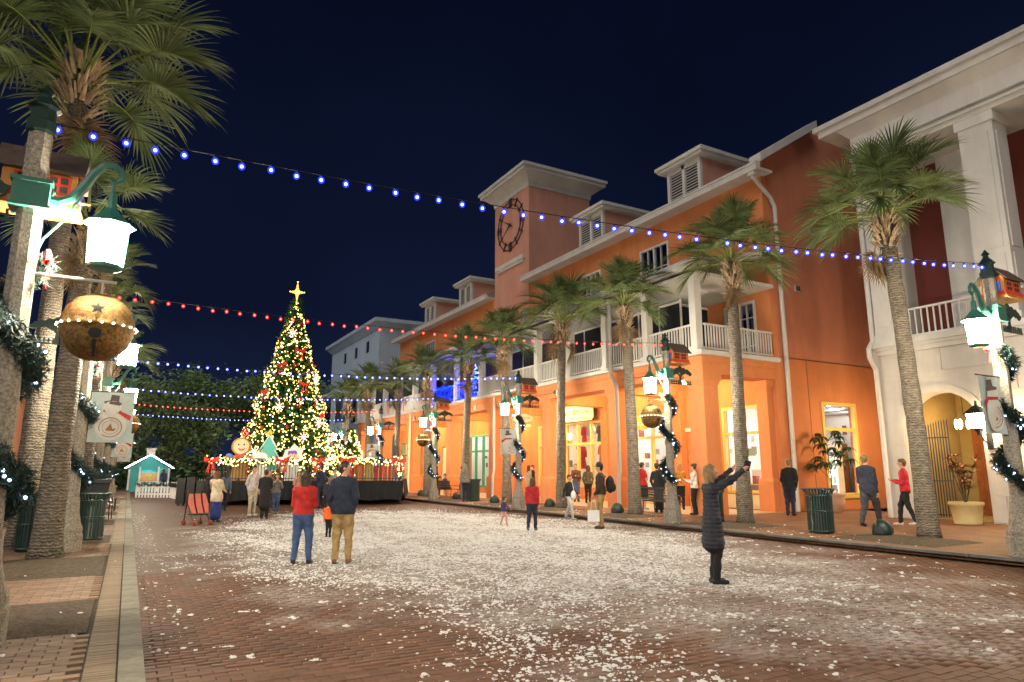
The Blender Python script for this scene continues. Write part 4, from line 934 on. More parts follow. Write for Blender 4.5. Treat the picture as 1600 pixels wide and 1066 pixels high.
def lamp_parts(kind):
    if kind in lamp_cache: return lamp_cache[kind]
    P = []
    m = MB(); m.lathe([(.27, 0), (.27, .30), (.25, .34), (.255, .42), (.21, .52), (.165, .72), (.145, 1.0), (.135, 1.02)], n=8, a0=PI/8); P.append(('pole_base', m.mesh('pole_base', K['aggregate'])))
    m = MB(); m.lathe([(.13, 1.022), (.105, 4.95)], n=8, a0=PI/8); P.append(('pole', m.mesh('pole', K['aggregate'])))
    m = MB(); m.lathe([(.125, 4.952), (.135, 4.97), (.135, 5.08), (.11, 5.10), (.11, 5.22), (.15, 5.24), (.05, 5.36), (.045, 5.40), (.075, 5.42), (.001, 5.52)], n=8, a0=PI/8); P.append(('finial', m.mesh('finial', K['dark_green'])))
    m = MB(); m.box(-.15, .15, -.15, .15, 4.14, 4.40); m.box(-.17, .17, -.17, .17, 4.38, 4.42); m.box(-.17, .17, -.17, .17, 4.12, 4.15)
    arm = [(.12, 0, 4.26), (.22, 0, 4.25), (.32, 0, 4.32), (.41, 0, 4.48), (.48, 0, 4.64), (.56, 0, 4.74), (.65, 0, 4.76), (.72, 0, 4.70), (.73, 0, 4.62), (.67, 0, 4.57), (.625, 0, 4.62)]
    m.tube(arm, [.06, .06, .055, .05, .045, .04, .036, .032, .028, .024, .02], 8)
    m.tube([(.05, 0, 3.55), (.13, 0, 3.85), (.30, 0, 4.12), (.40, 0, 4.40)], [.013]*4, 6); P.append(('lamp_arm', m.mesh('lamp_arm', K['green_iron'])))
    m = MB(); m.lathe([(.155, 3.66), (.172, 4.08)], (.66, 0, 0), n=8); P.append(('lantern_glass', m.mesh('lantern_glass', K['lantern'])))
    m = MB(); m.lathe([(.235, 4.085), (.238, 4.10), (.165, 4.145), (.06, 4.27), (.045, 4.31), (.04, 4.44), (.02, 4.46), (.018, 4.60)], (.66, 0, 0), n=8); m.lathe([(.10, 3.60), (.16, 3.62), (.16, 3.657)], (.66, 0, 0), n=8)
    for k in range(8):
        t = 2*PI*k/8; m.cyl((.66+.157*math.cos(t), .157*math.sin(t), 3.657), (.66+.175*math.cos(t), .175*math.sin(t), 4.084), .009, n=4)
    P.append(('lantern_cap', m.mesh('lantern_cap', K['green_iron'])))
    P.append(('garland', GM)); P.append(('fairy_lights', GLM))
    if kind == 'bell':
        m = MB(); m.cyl((.08, 0, 3.48), (.78, 0, 3.48), .017, n=6); m.tube([(.66, 0, 3.48), (.66, .02, 3.36), (.66, 0, 3.32)], .010, 5); P.append(('bell_rod', m.mesh('bell_rod', K['pipe'])))
        prof = [(.001, -.35), (.10, -.335), (.2, -.28), (.28, -.187), (.315, -.07), (.322, -.015), (.333, -.012), (.333, .012), (.322, .015), (.315, .07), (.28, .187), (.2, .28), (.10, .335), (.001, .35)]
        m = MB(); m.lathe(prof, (.66, 0, 2.99), 28); bell = m.mesh('jingle_bell', K['gold'], True); P.append(('jingle_bell', bell))
        m = MB()
        for k in range(22): t = 2*PI*k/22; m.ell((.66+.338*math.cos(t), .338*math.sin(t), 2.99), .012, 5, 4)
        P.append(('bell_lights', m.mesh('bell_lights', K['bellbulb'], True)))
        m = MB()     # sound holes, dark, on both faces
        for sg in (-1, 1):
            def on(a, zz): rr = math.sqrt(max(0, .345**2-(zz*.96)**2))*.985; return (.66+rr*math.sin(a), sg*rr*math.cos(a), 2.99+zz)
            c = on(0, -.11); ring = [on(.17*math.cos(t), -.11+.05*math.sin(t)) for t in np.linspace(0, 2*PI, 14)[:-1]]; m.add([c]+ring, [(0, 1+k, 1+(k+1) % 13) for k in range(13)])
            for zz in (-.17, -.22, -.27): m.add([on(-.06, zz), on(.06, zz), on(.06, zz-.05), on(-.06, zz-.05)], [(0, 1, 2, 3)])
            st = [on((.22 if k % 2 == 0 else .09)*math.sin(PI*k/5), .14+(.07 if k % 2 == 0 else .03)*math.cos(PI*k/5)) for k in range(10)]; m.add([on(0, .14)]+st, [(0, 1+k, 1+(k+1) % 10) for k in range(10)])
        P.append(('bell_opening', m.mesh('bell_opening', K['dark'])))
    else:
        m = MB(); m.cyl((.06, 0, 3.10), (.92, 0, 3.10), .014, n=6); m.cyl((.06, 0, 2.06), (.2, 0, 2.06), .012, n=6); P.append(('banner_rod', m.mesh('banner_rod', K['iron'])))
        m = MB(); n = 8
        for i in range(n+1):
            x = .13+.74*i/n; m.v += [(x, .012*math.sin(i*1.1), 3.09), (x, .03*math.sin(i*.9+1), 2.08)]
        for i in range(n): m.f.append((2*i, 2*i+1, 2*i+3, 2*i+2)); m.m.append(0)
        P.append(('banner', m.mesh('banner', K['banner'], True)))
        m = MB()
        for sg in (-1, 1):
            def pl(poly, d, mi): m.add([(x, sg*(.022+d)+.02*math.sin((x-.13)/.74*8), z) for x, z in poly], [tuple(range(len(poly)))], mi)
            pl(ellipse_poly(.5, 2.42, .27, .30), .010, 0); pl(ellipse_poly(.50, 2.78, .16, .13), .013, 0)
            pl([(.36, 2.86), (.62, 2.82), (.66, 2.86), (.60, 2.90), (.61, 3.02), (.47, 3.04), (.45, 2.92), (.35, 2.90)], .016, 1)
            pl([(.36, 2.68), (.64, 2.66), (.66, 2.72), (.35, 2.73)], .016, 2); pl([(.62, 2.72), (.84, 2.62), (.82, 2.52), (.62, 2.66)], .015, 2)
            ro = ellipse_poly(.5, 2.38, .20, .20, 24); ri = ellipse_poly(.5, 2.38, .185, .185, 24)
            m.add([(x, sg*.040+.02*math.sin((x-.13)/.74*8), z) for x, z in ro+ri], [(k, (k+1) % 24, 24+(k+1) % 24, 24+k) for k in range(24)], 3)
            ro = ellipse_poly(.5, 2.38, .14, .14, 24); ri = ellipse_poly(.5, 2.38, .133, .133, 24)
            m.add([(x, sg*.040+.02*math.sin((x-.13)/.74*8), z) for x, z in ro+ri], [(k, (k+1) % 24, 24+(k+1) % 24, 24+k) for k in range(24)], 3)
            pl([(.42, 2.33), (.50, 2.46), (.54, 2.35), (.60, 2.37), (.57, 2.31), (.44, 2.31)], .018, 4)
        P.append(('banner_print', m.mesh('banner_print', [K['bsnow'], K['bhat'], K['bscarf'], K['bring'], K['bsleigh']])))
    # flat iron sign with tree and little fence
    m = MB(); z0 = 3.98
    m.box(-1.0, -.10, -.012, .012, z0, z0+.03)
    for k in range(12): m.box(-.98+k*.072, -.955+k*.072, -.009, .009, z0+.031, z0+.13)
    m.box(-.98, -.16, -.006, .006, z0+.06, z0+.08)
    m.prism([(-.60, z0+.03), (-.50, z0+.03), (-.53, z0+.22), (-.42, z0+.34), (-.47, z0+.36), (-.55, z0+.28), (-.64, z0+.40), (-.69, z0+.37), (-.58, z0+.22)], -.011, .011, 'y')
    for cx, cz, rr in ((-.40, .40, .11), (-.55, .46, .12), (-.70, .42, .11), (-.84, .40, .09), (-.28, .34, .09), (-.95, .34, .07), (-.62, .36, .09)):
        m.prism([(cx+rr*(1+.25*math.sin(5*t))*math.cos(t)*1.1, z0+cz+rr*.8*(1+.2*math.cos(4*t))*math.sin(t)) for t in np.linspace(0, 2*PI, 17)[:-1]], -.010+.001*rr, .010+.002*cx*.1, 'y')
    P.append(('tree_sign', m.mesh('tree_sign', K['dark_green'])))
    lamp_cache[kind] = P; return P
def birdhouse_meshes():
    L, W, H = .62, .40, .34; out = []
    m = MB(); m.box(-L/2, L/2, -W/2, W/2, 0, H); m.prism([(-W/2, H), (W/2, H), (0, H+.20)], -L/2+.001, L/2-.001, 'x'); out.append(('house_body', m.mesh('house_body', K['wood'])))
    m = MB()
    for sg in (-1, 1):
        m.add([(-L/2-.07, sg*(W/2+.08), H-.06), (L/2+.07, sg*(W/2+.08), H-.06), (L/2+.07, 0, H+.235), (-L/2-.07, 0, H+.235), (-L/2-.07, sg*(W/2+.08), H-.03), (L/2+.07, sg*(W/2+.08), H-.03), (L/2+.07, 0, H+.268), (-L/2-.07, 0, H+.268)], [(0,1,2,3),(4,7,6,5),(0,4,5,1),(1,5,6,2),(3,2,6,7),(0,3,7,4)])
    out.append(('house_roof', m.mesh('house_roof', K['shingle'])))
    m = MB(); m.box(-L/2-.05, L/2+.05, -W/2-.05, W/2+.05, -.05, -.002, 0); m.box(-L/2-.02, L/2+.02, -W/2-.02, W/2+.02, .001, .08, 1); out.append(('house_floor', m.mesh('house_floor', [K['wood'], K['bhred']])))
    m = MB()
    for sg in (-1, 1):
        for cx in (-.11, .16):
            y = sg*(W/2+.001); m.box(cx-.105, cx+.105, min(y, y+sg*.012), max(y, y+sg*.012), .09, .27, 0)
            for ax in (-.045, .045):
                for az in (.135, .225): m.box(cx+ax-.032, cx+ax+.032, min(y+sg*.0125, y+sg*.016), max(y+sg*.0125, y+sg*.016), az-.03, az+.03, 1)
    out.append(('house_window', m.mesh('house_window', [K['bhred'], K['dark']])))
    m = MB(); x = L/2+.021; m.box(x, x+.012, -.14, .14, .085, .27, 0); m.prism([(-.14, .272), (.14, .272), (.14, .37), (-.14, .37)], x, x+.010, 'x', 1)
    m.add([(x+.0135, .075*math.cos(t)*1.0, .17+.075*math.sin(t)) for t in np.linspace(0, 2*PI, 17)[:-1]], [tuple(range(16))], 2); m.cyl((x, 0, .10), (x+.10, 0, .10), .012, n=6, mi=3)
    out.append(('house_front', m.mesh('house_front', [K['bhblue'], K['bhred'], K['dark'], K['wood']])))
    return out
BH = birdhouse_meshes()
LAMP_TOPS = {}
K['white_print'] = mat('white lettering', (.75, .70, .66), .7, .05, 5, 0)
def lamp(x, y, side, kind, label, bh, key, group):
    o = tag(empty('lamp_post', (x, y, .135), 0 if side == 'L' else PI), label, 'lamp post', group)
    o.scale = (1, 1, (.955 if key == 'L0' else .97) if side == 'L' else 1.02)
    for nm, me in lamp_parts(kind):
        c = inst(nm, me, o, (0, 0, 0))
        if nm in ('garland', 'fairy_lights', 'bell_lights'): tag(c, kind='stuff')
    inst('bow', BOW, o, (.17, 0, 3.62), (0, 0, PI/2))
    if bh:
        hb = tag(empty('birdhouse', ((x+.02, y+.36, 4.25) if side == 'L' else (x+.42, y, 4.85)), 0 if side == 'L' else PI), bh, 'birdhouse', 'birdhouses on the lamp posts')
        for nm, me in BH: inst(nm, me, hb, (0, 0, 0))
        if key == 'R0': text('lettering', 'COMET', .085, K['white_print'], hb, (.336, 0, .315), (R(90), 0, R(90)), .002)
    LAMP_TOPS[key] = (x, y, .135+5.0*o.scale[2])
    return o
gl, gr_ = 'lamp posts on the left pavement', 'lamp posts on the right pavement'
lamp(-1.05, 7.6, 'L', 'bell', 'large foreground lamp post with gold bell at the left edge', 'birdhouse behind the foreground lamp post at the top left', 'L0', gl)
lamp(-.88, 15.4, 'L', 'banner', 'lamp post with snowman banner beside the left trash bin', None, 'L1', gl)
lamp(-.80, 24.0, 'L', 'bell', 'lamp post with gold bell beyond the first snowman banner on the left', None, 'L2', gl)
lamp(-.80, 32.6, 'L', 'banner', 'lamp post with the second snowman banner on the left pavement', None, 'L3', gl)
lamp(-.80, 41.2, 'L', 'bell', 'small distant bell lamp post on the left, nearer one', None, 'L4', gl)
lamp(-.80, 49.8, 'L', 'banner', 'farthest lamp post of the left pavement, near the kiosk', None, 'L5', gl)
lamp(13.9, 6.3, 'R', 'banner', 'lamp post with snowman banner at the right edge', 'birdhouse with blue front at the right edge', 'R0', gr_)
lamp(13.95, 15.3, 'R', 'bell', 'lamp post with gold bell beside the park bench', 'birdhouse on the bell lamp post by the bench', 'R1', gr_)
lamp(13.95, 24.3, 'R', 'banner', 'lamp post with snowman banner below the hanging shop sign', 'birdhouse left of the hanging shop sign', 'R2', gr_)
lamp(13.95, 33.2, 'R', 'bell', 'lamp post with gold bell before the blue-lit balcony', 'birdhouse below the blue-lit balcony', 'R3', gr_)
lamp(13.95, 42.2, 'R', 'banner', 'lamp post with banner right of the small lit trees', None, 'R4', gr_)
lamp(13.95, 51.0, 'R', 'bell', 'farthest lamp post on the right, behind the big lit tree', None, 'R5', gr_)
# the row goes on behind the camera
lamp(-.66, -2.0, 'L', 'banner', 'lamp post of the left row behind the viewpoint', None, 'L9', gl)
lamp(13.95, -2.4, 'R', 'bell', 'lamp post of the right row behind the viewpoint', None, 'R9', gr_)

# ================================================================== string lights
def string_lights(a, b, col, n, sag, label, near):
    A, Bv = Vector(a), Vector(b); pts = [A.lerp(Bv, t)-Vector((0, 0, sag*4*t*(1-t))) for t in np.linspace(0, 1, 61)]
    o = tag(empty('string_lights', a), label, 'string lights', 'light strings across the street')
    m = MB(); m.tube(pts, .006, 4); wp(m, 'wire', K['wire'], o)
    core, sh = ('bulb_core_b', 'bulb_glass_b') if col == 'b' else ('bulb_core_r', 'bulb_glass_r')
    m = MB(); m.ell((0, 0, -.055), .019 if near else .027, 8, 6); cm = m.mesh('bulb', K[core], True)
    m = MB(); m.ell((0, 0, -.055), ((.037, .037, .042) if near else (.046, .046, .05)), 10, 8); gm = m.mesh('bulb_glass', K[sh], True)
    m = MB(); m.cyl((0, 0, .004), (0, 0, -.03), .014, n=6); sm = m.mesh('bulb_socket', K['wire'])
    for i in range(n):
        t = (i+.5+random.uniform(-.07, .07))/n; p = A.lerp(Bv, t)-Vector((0, 0, sag*4*t*(1-t)))-A+Vector((0, 0, random.uniform(-.02, .004)))
        if i > 4 and random.random() < .02: continue
        bo = inst('bulb', cm, o, p, (random.uniform(-.2, .2), random.uniform(-.2, .2), 0)); inst('bulb_glass', gm, bo, (0, 0, 0))
        if near: inst('bulb_socket', sm, bo, (0, 0, 0))
T = LAMP_TOPS
def top(k, dz=0): p = T[k]; return (p[0], p[1], p[2]+dz)
string_lights(top('L0', .1), top('R0', .25), 'b', 53, .25, 'blue light string nearest the viewer, across the whole sky', True)
string_lights(top('L1', .15), top('R1', .2), 'r', 52, .25, 'red light string passing before the top of the big lit tree', True)
string_lights(top('L2', .1), top('R2', .25), 'b', 50, .25, 'blue light string crossing the middle of the big lit tree', False)
string_lights(top('L3', .1), top('R3', .2), 'b', 50, .25, 'blue light string just above the distant oaks, third blue one', False)
string_lights(top('L4', .2), top('R4', .2), 'r', 52, .25, 'distant red light string above the kiosk', False)
string_lights(top('L5', .3), top('R5', .2), 'b', 50, .25, 'farthest blue light string, just above the kiosk roof', False)

# ================================================================== stage and big lit tree
SA, SBv = Vector((3.15, 35.3, 0)), Vector((11.75, 31.9, 0)); sd = (SBv-SA).normalized(); sn = Vector((-sd.y, sd.x, 0)); SL = (SBv-SA).length; SD = 10.0
if sn.y < 0: sn = -sn
SZ = 1.12; srot = math.atan2(sd.y, sd.x)
st = tag(empty('stage', SA, srot), 'low stage skirted in black cloth under the big lit tree', 'stage')
m = MB(); m.box(0, SL, 0, SD, SZ-.08, SZ); m.build('deck', K['black'], st)
m = MB(); n = 150
def skirt(p0, p1, nx, ny, n):
    b = len(m.v)
    for i in range(n+1):
        t = i/n; x, y = p0[0]+(p1[0]-p0[0])*t, p0[1]+(p1[1]-p0[1])*t; w = .03*math.sin(i*.9)+.022*math.sin(i*.37+1)
        for z, kk in ((SZ-.001, .1), (.8, .6), (.5, .9), (.22+.03*math.sin(i*.21), 1.3)): m.v.append((x+nx*(w*kk+.02+.08*kk), y+ny*(w*kk+.02+.08*kk), z))
    for i in range(n):
        for k in range(3): q = b+i*4+k; m.f.append((q, q+1, q+5, q+4)); m.m.append(0)
skirt((0, 0), (SL, 0), 0, -1, 170); skirt((SL, 0), (SL, SD), 1, 0, 90); skirt((0, SD), (0, 0), -1, 0, 90); m.build('skirt', K['black'], st, True)
for x in (.1, SL*.25, SL*.5, SL*.75, SL-.1):
    for y in (.1, SD*.5, SD-.1): m = MB(); m.cyl((x, y, 0), (x, y, SZ-.09), .04, n=8); m.build('leg', K['iron'], st)
# railing of the stage with a lit garland
rl = tag(empty('stage_railing', SA+Vector((0, 0, SZ)), srot), 'black iron railing with lit garland and red bows round the stage', 'railing')
m = MB(); m.box(.15, SL-.15, .28, .32, 1.02, 1.06); m.box(.15, SL-.15, .285, .315, .1, .13); m.box(SL-.19, SL-.15, .32, 6, 1.02, 1.06); m.box(.15, .19, .32, 6, 1.02, 1.06); m.build('top_rail', K['iron'], rl)
m = MB(); m.box(-.012, .012, -.012, .012, 0, 1.03); bmh = m.mesh('bar', K['iron'])
k = 0; x = .2
while x < SL-.15: inst('bar', bmh, rl, (x, .3, 0)); x += .145
for yy in np.arange(.5, 5, .3): inst('bar', bmh, rl, (SL-.17, yy, 0)); inst('bar', bmh, rl, (.17, yy, 0))
gp2 = [(.15+(SL-.3)*i/60, .28, 1.0-.10*abs(math.sin(i*PI/10))) for i in range(61)]+[(SL-.15, .3, 1.0-.08*i) for i in range(9)]
gm2, gl2 = garland_mesh(gp2, .12, 260, 9, .11); tag(inst('garland', gm2, rl, (0, 0, 0)), kind='stuff')
rg_ = random.Random(4); pts_ = []
for i in range(420):
    q = rg_.choice(gp2); pts_.append((q[0]+rg_.gauss(0, .1), q[1]-.1+rg_.gauss(0, .06), q[2]+rg_.gauss(0, .10)))
tag(inst('garland_lights', bulbs_mesh('garland_lights', pts_, .026, K['warmfairy'], 5, 4), rl, (0, 0, 0)), kind='stuff')
BOW2 = bow_mesh(1.6)
for x in (.25, 3.5, 5.2, 6.6, SL-.2): inst('bow', BOW2, rl, (x, .16, .95))
TC = Vector((7.45, 38.2, 0)); TZ0, TZ1, TR = 1.15, 11.0, 2.68
K['warmfairy2'] = emit('amber fairy light', (1, .52, .10), 1.1, True)
def fir(name, c, z0, z1, r0, label, nb, nl, seed, lr, decor=True, group=None):
    rg = random.Random(seed); o = tag(empty(name, (c[0], c[1], z0)), label, 'christmas tree', group); H = z1-z0
    m = MB(); m.cyl((0, 0, 0), (0, 0, H*.97), r0*.06, .02, 8); m.build('trunk', K['oakbark'], o)
    def rad(q): return r0*((1-q)**.92*.97+.03)*(1+.075*math.sin(q*38+seed))
    V = []; F = []
    for i in range(nb):
        q = 1-math.sqrt(rg.random()); az = rg.uniform(0, 2*PI); ro = rad(q)*rg.uniform(.80, 1.05)*(1.12 if rg.random() < .06 else 1); ri = ro*rg.uniform(.25, .6); z = q*H+.1
        cc, ss = math.cos(az), math.sin(az); dz = rg.uniform(-.25, .12)*r0*.25
        for k in range(13):
            t = (k+.5)/13; p = Vector((cc*(ri+(ro-ri)*t), ss*(ri+(ro-ri)*t), z+dz*t))
            for sg in (-1, 1):
                d = (Vector((cc, ss, .1))*.5+Vector((-ss, cc, 0))*sg*rg.uniform(.5, 1)+Vector((0, 0, rg.uniform(-.35, .6)))).normalized(); ln = r0*.085*rg.uniform(.8, 1.5)*(1.25-.5*t)+.04; s = Vector((0, 0, 1)).cross(d).normalized()*ln*.10+Vector((0, 0, ln*.07)); b = len(V)
                V += [tuple(p-s), tuple(p+s), tuple(p+d*ln)]; F.append((b, b+1, b+2))
    tag(obj('branches', npmesh('branches', V, F, K['needle']), o), kind='stuff')
    pts = []
    for i in range(nl):
        q = 1-math.sqrt(rg.random()) if rg.random() < .9 else rg.random(); az = rg.uniform(0, 2*PI); r = rad(q)*rg.uniform(.93, 1.08); pts.append((r*math.cos(az), r*math.sin(az), q*H*.985+.1))
    tag(obj('tree_lights', bulbs_mesh('tree_lights', pts[::2], lr*1.12, K['warmfairy'], 5, 4), o), kind='stuff'); tag(obj('small_tree_lights', bulbs_mesh('small_tree_lights', pts[1::2], lr*.72, K['warmfairy2'], 5, 4), o), kind='stuff')
    return o, rad, H, rg
tree, trad, TH_, trg = fir('christmas_tree', TC, TZ0, TZ1, TR, 'towering fir covered in warm lights, red bows and a gold star', 3400, 2500, 11, .031)
K['snowflake'] = emit('snowflake ornament', (1, .50, .36), .8, False); K['bauble'] = mat('red bauble', (.45, .02, .015), .2, .1, 5, 0, spec=.6); K['bauble2'] = mat('green bauble', (.02, .16, .09), .25, .1, 5, 0)
vaz = math.atan2(-TC.y, -TC.x)
for q, da in ((.08, -.1), (.12, .55), (.36, .25), (.28, -.62), (.20, -.28), (.78, .1), (.52, -.9), (.05, .95), (.13, -1.0)):
    a = vaz-da*1.2; r = trad(q)*1.06; c, s = math.cos(a), math.sin(a); px, py, pz = r*c, r*s, q*TH_+.2; tv = Vector((-s, c, 0)); m = MB(); R_ = .25
    for k in range(8):
        t = PI*k/4; d = tv*math.cos(t)+Vector((0, 0, 1))*math.sin(t); e1 = Vector((px, py, pz))+d*R_
        m.cyl((px, py, pz), e1, .014, n=4)
        for kk in (.55, .8, 1):
            pp = Vector((px, py, pz))+d*R_*kk; m.ell(pp, .022, 5, 4)
    m.build('snowflake_ornament', K['snowflake'], tree)
BOW3 = bow_mesh(1.35)
for q, da in ((.60, .35), (.33, -.95), (.22, .9), (.24, .95), (.09, -.75), (.16, .35), (.45, .75), (.50, -.4), (.69, -.3)):
    a = vaz-da*1.2; r = trad(q)*1.05; inst('bow', BOW3, tree, (r*math.cos(a), r*math.sin(a), q*TH_+.1), (0, 0, a+PI/2))
m = MB(); m.ell((0, 0, 0), .095, 8, 6); b1 = m.mesh('bauble', K['bauble'], True); b2 = bpy.data.meshes.new_from_object(bpy.data.objects.new('bauble', b1)); b2.materials.clear(); b2.materials.append(K['bauble2'])
for i in range(60):
    q = 1-math.sqrt(trg.random()); a = vaz+trg.uniform(-1.5, 1.5); r = trad(q)*1.02; inst('bauble', b1 if i % 3 else b2, tree, (r*math.cos(a), r*math.sin(a), q*TH_+.1))
m = MB(); sp = []
for k in range(8): t = PI*k/4; rr = (.62 if k % 4 == 2 else .40 if k % 4 == 0 else .13); sp.append((rr*math.cos(t), rr*math.sin(t)))
m.prism(sp, -.05, .05, 'y'); so = m.build('star', K['starlight'], tree, loc=(0, 0, TH_+.55), rz=vaz+PI/2)
m = MB()
for k in range(8):
    for kk in (.3, .6, .95): m.ell((sp[k][0]*kk, -.06, sp[k][1]*kk), .035, 6, 4)
m.cyl((0, 0, -.55), (0, 0, -1.0), .03, n=6, mi=0); m.build('star_bulbs', K['warmfairy2'], so)
fir('small_fir', (10.15, 35.2), SZ, 3.85, .85, 'smaller lit fir right of the big tree, the taller of two', 700, 330, 21, .034, group='small lit firs on the stage')
fir('small_fir', (9.15, 34.6), SZ, 3.05, .75, 'short lit fir between the big tree and the taller small one', 600, 280, 22, .034, group='small lit firs on the stage')
# wrapped gift boxes behind the railing on the right
gcols = [(.55, .05, .03), (.60, .12, .03), (.45, .30, .08), (.50, .03, .03), (.58, .10, .05)]
for i in range(5):
    x = SL-2.6+i*.46; p = SA+sd*x+sn*(.9+.12*(i % 2)); gk = mat('gift wrap', gcols[i], .5, .1, 5, .1, 20)
    go = tag(empty('gift_box', (p.x, p.y, SZ), srot), ['deep red gift box, leftmost of the five behind the stage railing', 'orange-red gift box second from the left behind the stage railing', 'mustard gift box in the middle of five behind the stage railing', 'crimson gift box second from the right behind the stage railing', 'vermilion gift box at the right end behind the stage railing'][i], 'gift box', 'gift boxes on the stage')
    h = .62+.1*(i % 3); m = MB(); m.box(-.2, .2, -.2, .2, 0, h); m.build('box', gk, go); m = MB(); m.box(-.035, .035, -.206, .206, -.0, h+.005); m.box(-.206, .206, -.035, .035, 0, h+.008); m.build('ribbon', K['starlight'] if False else K['ypot'], go)
    m = MB(); m.box(-.22, .22, -.22, .22, h+.009, h+.08); m.build('lid', gk, go)
# cut-out figures standing on the stage
K['ginger'] = mat('gingerbread brown', (.42, .22, .08), .7, .15, 4, .1, 20); K['face'] = mat('cut-out face', (.72, .58, .36), .6, .08, 4, 0); K['ice'] = mat('mint cut-out', (.12, .55, .48), .5, .06, 4, 0); K['icewhite'] = mat('white cut-out edge', (.78, .82, .85), .5, .04, 4, 0); K['star_y'] = mat('yellow cut-out', (.75, .60, .05), .5, .06, 4, 0); K['purple'] = mat('purple cut-out', (.20, .10, .55), .5, .1, 4, 0); K['bluep'] = mat('blue cut-out', (.08, .16, .60), .5, .1, 4, 0)
def cut(name, x, y, label, shapes):
    p = SA+sd*x+sn*y; o = tag(empty(name, (p.x, p.y, SZ), srot), label, 'cut-out figure', 'cut-out figures on the stage'); o.scale = (.80, .9, .82)
    for nm, poly, d0, d1, mt in shapes: m = MB(); m.prism(poly, d0, d1, 'y'); m.build(nm, K[mt], o)
    return o
cut('gingerbread_figure', 1.35, 1.0, 'brown gingerbread figure with round smiling face behind the railing', [
 ('legs', [(-.5, 0), (-.1, 0), (0, .3), (.1, 0), (.5, 0), (.42, .75), (-.42, .75)], -.12, .12, 'ginger'), ('body', ellipse_poly(0, 1.0, .48, .55), -.15, .15, 'ginger'), ('arms', [(-.95, 1.35), (-.75, 1.6), (-.3, 1.45), (.3, 1.45), (.75, 1.5), (.95, 1.2), (.85, 1.05), (.3, 1.2), (-.3, 1.2), (-.85, 1.2)], -.11, .11, 'ginger'),
 ('head', ellipse_poly(0, 2.02, .55, .52), -.16, .16, 'ginger'), ('face', ellipse_poly(.03, 2.02, .46, .44), -.18, -.165, 'face'), ('eye', ellipse_poly(-.12, 2.12, .045, .06, 10), -.192, -.183, 'black'), ('eye', ellipse_poly(.2, 2.12, .045, .06, 10), -.192, -.183, 'black'), ('mouth', [(-.15, 1.92), (.05, 1.84), (.27, 1.92), (.22, 1.80), (.05, 1.75), (-.1, 1.80)], -.192, -.183, 'bhred'), ('bow_tie', [(-.25, 1.6), (0, 1.48), (.25, 1.6), (.25, 1.3), (0, 1.42), (-.25, 1.3)], -.2, -.155, 'bhred'), ('mitten', ellipse_poly(-.62, 1.45, .16, .14, 12), -.2, -.121, 'bluep')])
tp = [(-.15, .3), (.15, .3), (.15, .55), (1.0, .55), (.55, 1.15), (.8, 1.15), (.38, 1.85), (.58, 1.85), (0, 2.75), (-.58, 1.85), (-.38, 1.85), (-.8, 1.15), (-.55, 1.15), (-1.0, .55), (-.15, .55)]
cut('tree_figure', 2.55, 1.5, 'mint green flat tree figure with yellow star', [('outline', tp, -.09, .09, 'icewhite'), ('inner', [(x*.86, .12+z*.93) for x, z in tp], -.11, -.092, 'ice'), ('star', [((.28 if k % 2 == 0 else .12)*math.sin(PI*k/5), 2.85+(.28 if k % 2 == 0 else .12)*math.cos(PI*k/5)) for k in range(10)], -.1, .1, 'star_y'), ('garland_band', [(-.45, 1.3), (.1, 1.15), (.5, .85), (.55, .95), (.1, 1.27), (-.42, 1.42)], -.125, -.111, 'icewhite'), ('post', [(-.1, 0), (.1, 0), (.1, .3), (-.1, .3)], -.05, .05, 'ginger')])
cut('small_snow_figure', 2.35, .75, 'small white figure with green stem before the flat tree', [('body', ellipse_poly(0, .55, .42, .5), -.12, .12, 'icewhite'), ('legs', [(-.3, 0), (-.1, 0), (-.1, .3), (.1, .3), (.1, 0), (.3, 0), (.3, .4), (-.3, .4)], -.1, .1, 'icewhite'), ('head', ellipse_poly(0, 1.32, .45, .35), -.13, .13, 'icewhite'), ('stem', [(-.05, 1.6), (.03, 1.6), (.0, 1.78), (.16, 1.92), (.12, 1.98), (-.08, 1.82)], -.03, .03, 'green_frame')])
cut('hooded_figure', 3.85, .85, 'white hooded figure with purple fringe behind the railing', [('robe', [(-.42, 0), (.42, 0), (.36, 1.2), (-.36, 1.2)], -.12, .12, 'icewhite'), ('hood', [(-.62, 1.25), (-.3, 1.08), (.35, 1.08), (.62, 1.3), (.5, 1.6), (.62, 1.95), (.3, 1.95), (.05, 2.2), (-.15, 1.92), (-.45, 1.8)], -.13, .13, 'icewhite'), ('face', ellipse_poly(.02, 1.42, .30, .27), -.15, -.132, 'face'), ('fringe', [(-.3, 1.55), (-.25, 1.75), (.2, 1.78), (.3, 1.6), (.18, 1.52), (.1, 1.62), (0, 1.52), (-.1, 1.62), (-.2, 1.52)], -.165, -.151, 'purple'), ('mouth', [(-.1, 1.32), (.1, 1.32), (.06, 1.26), (-.06, 1.26)], -.165, -.151, 'bhred'), ('eye', ellipse_poly(-.1, 1.45, .03, .04, 8), -.165, -.151, 'black'), ('eye', ellipse_poly(.14, 1.45, .03, .04, 8), -.165, -.151, 'black')])
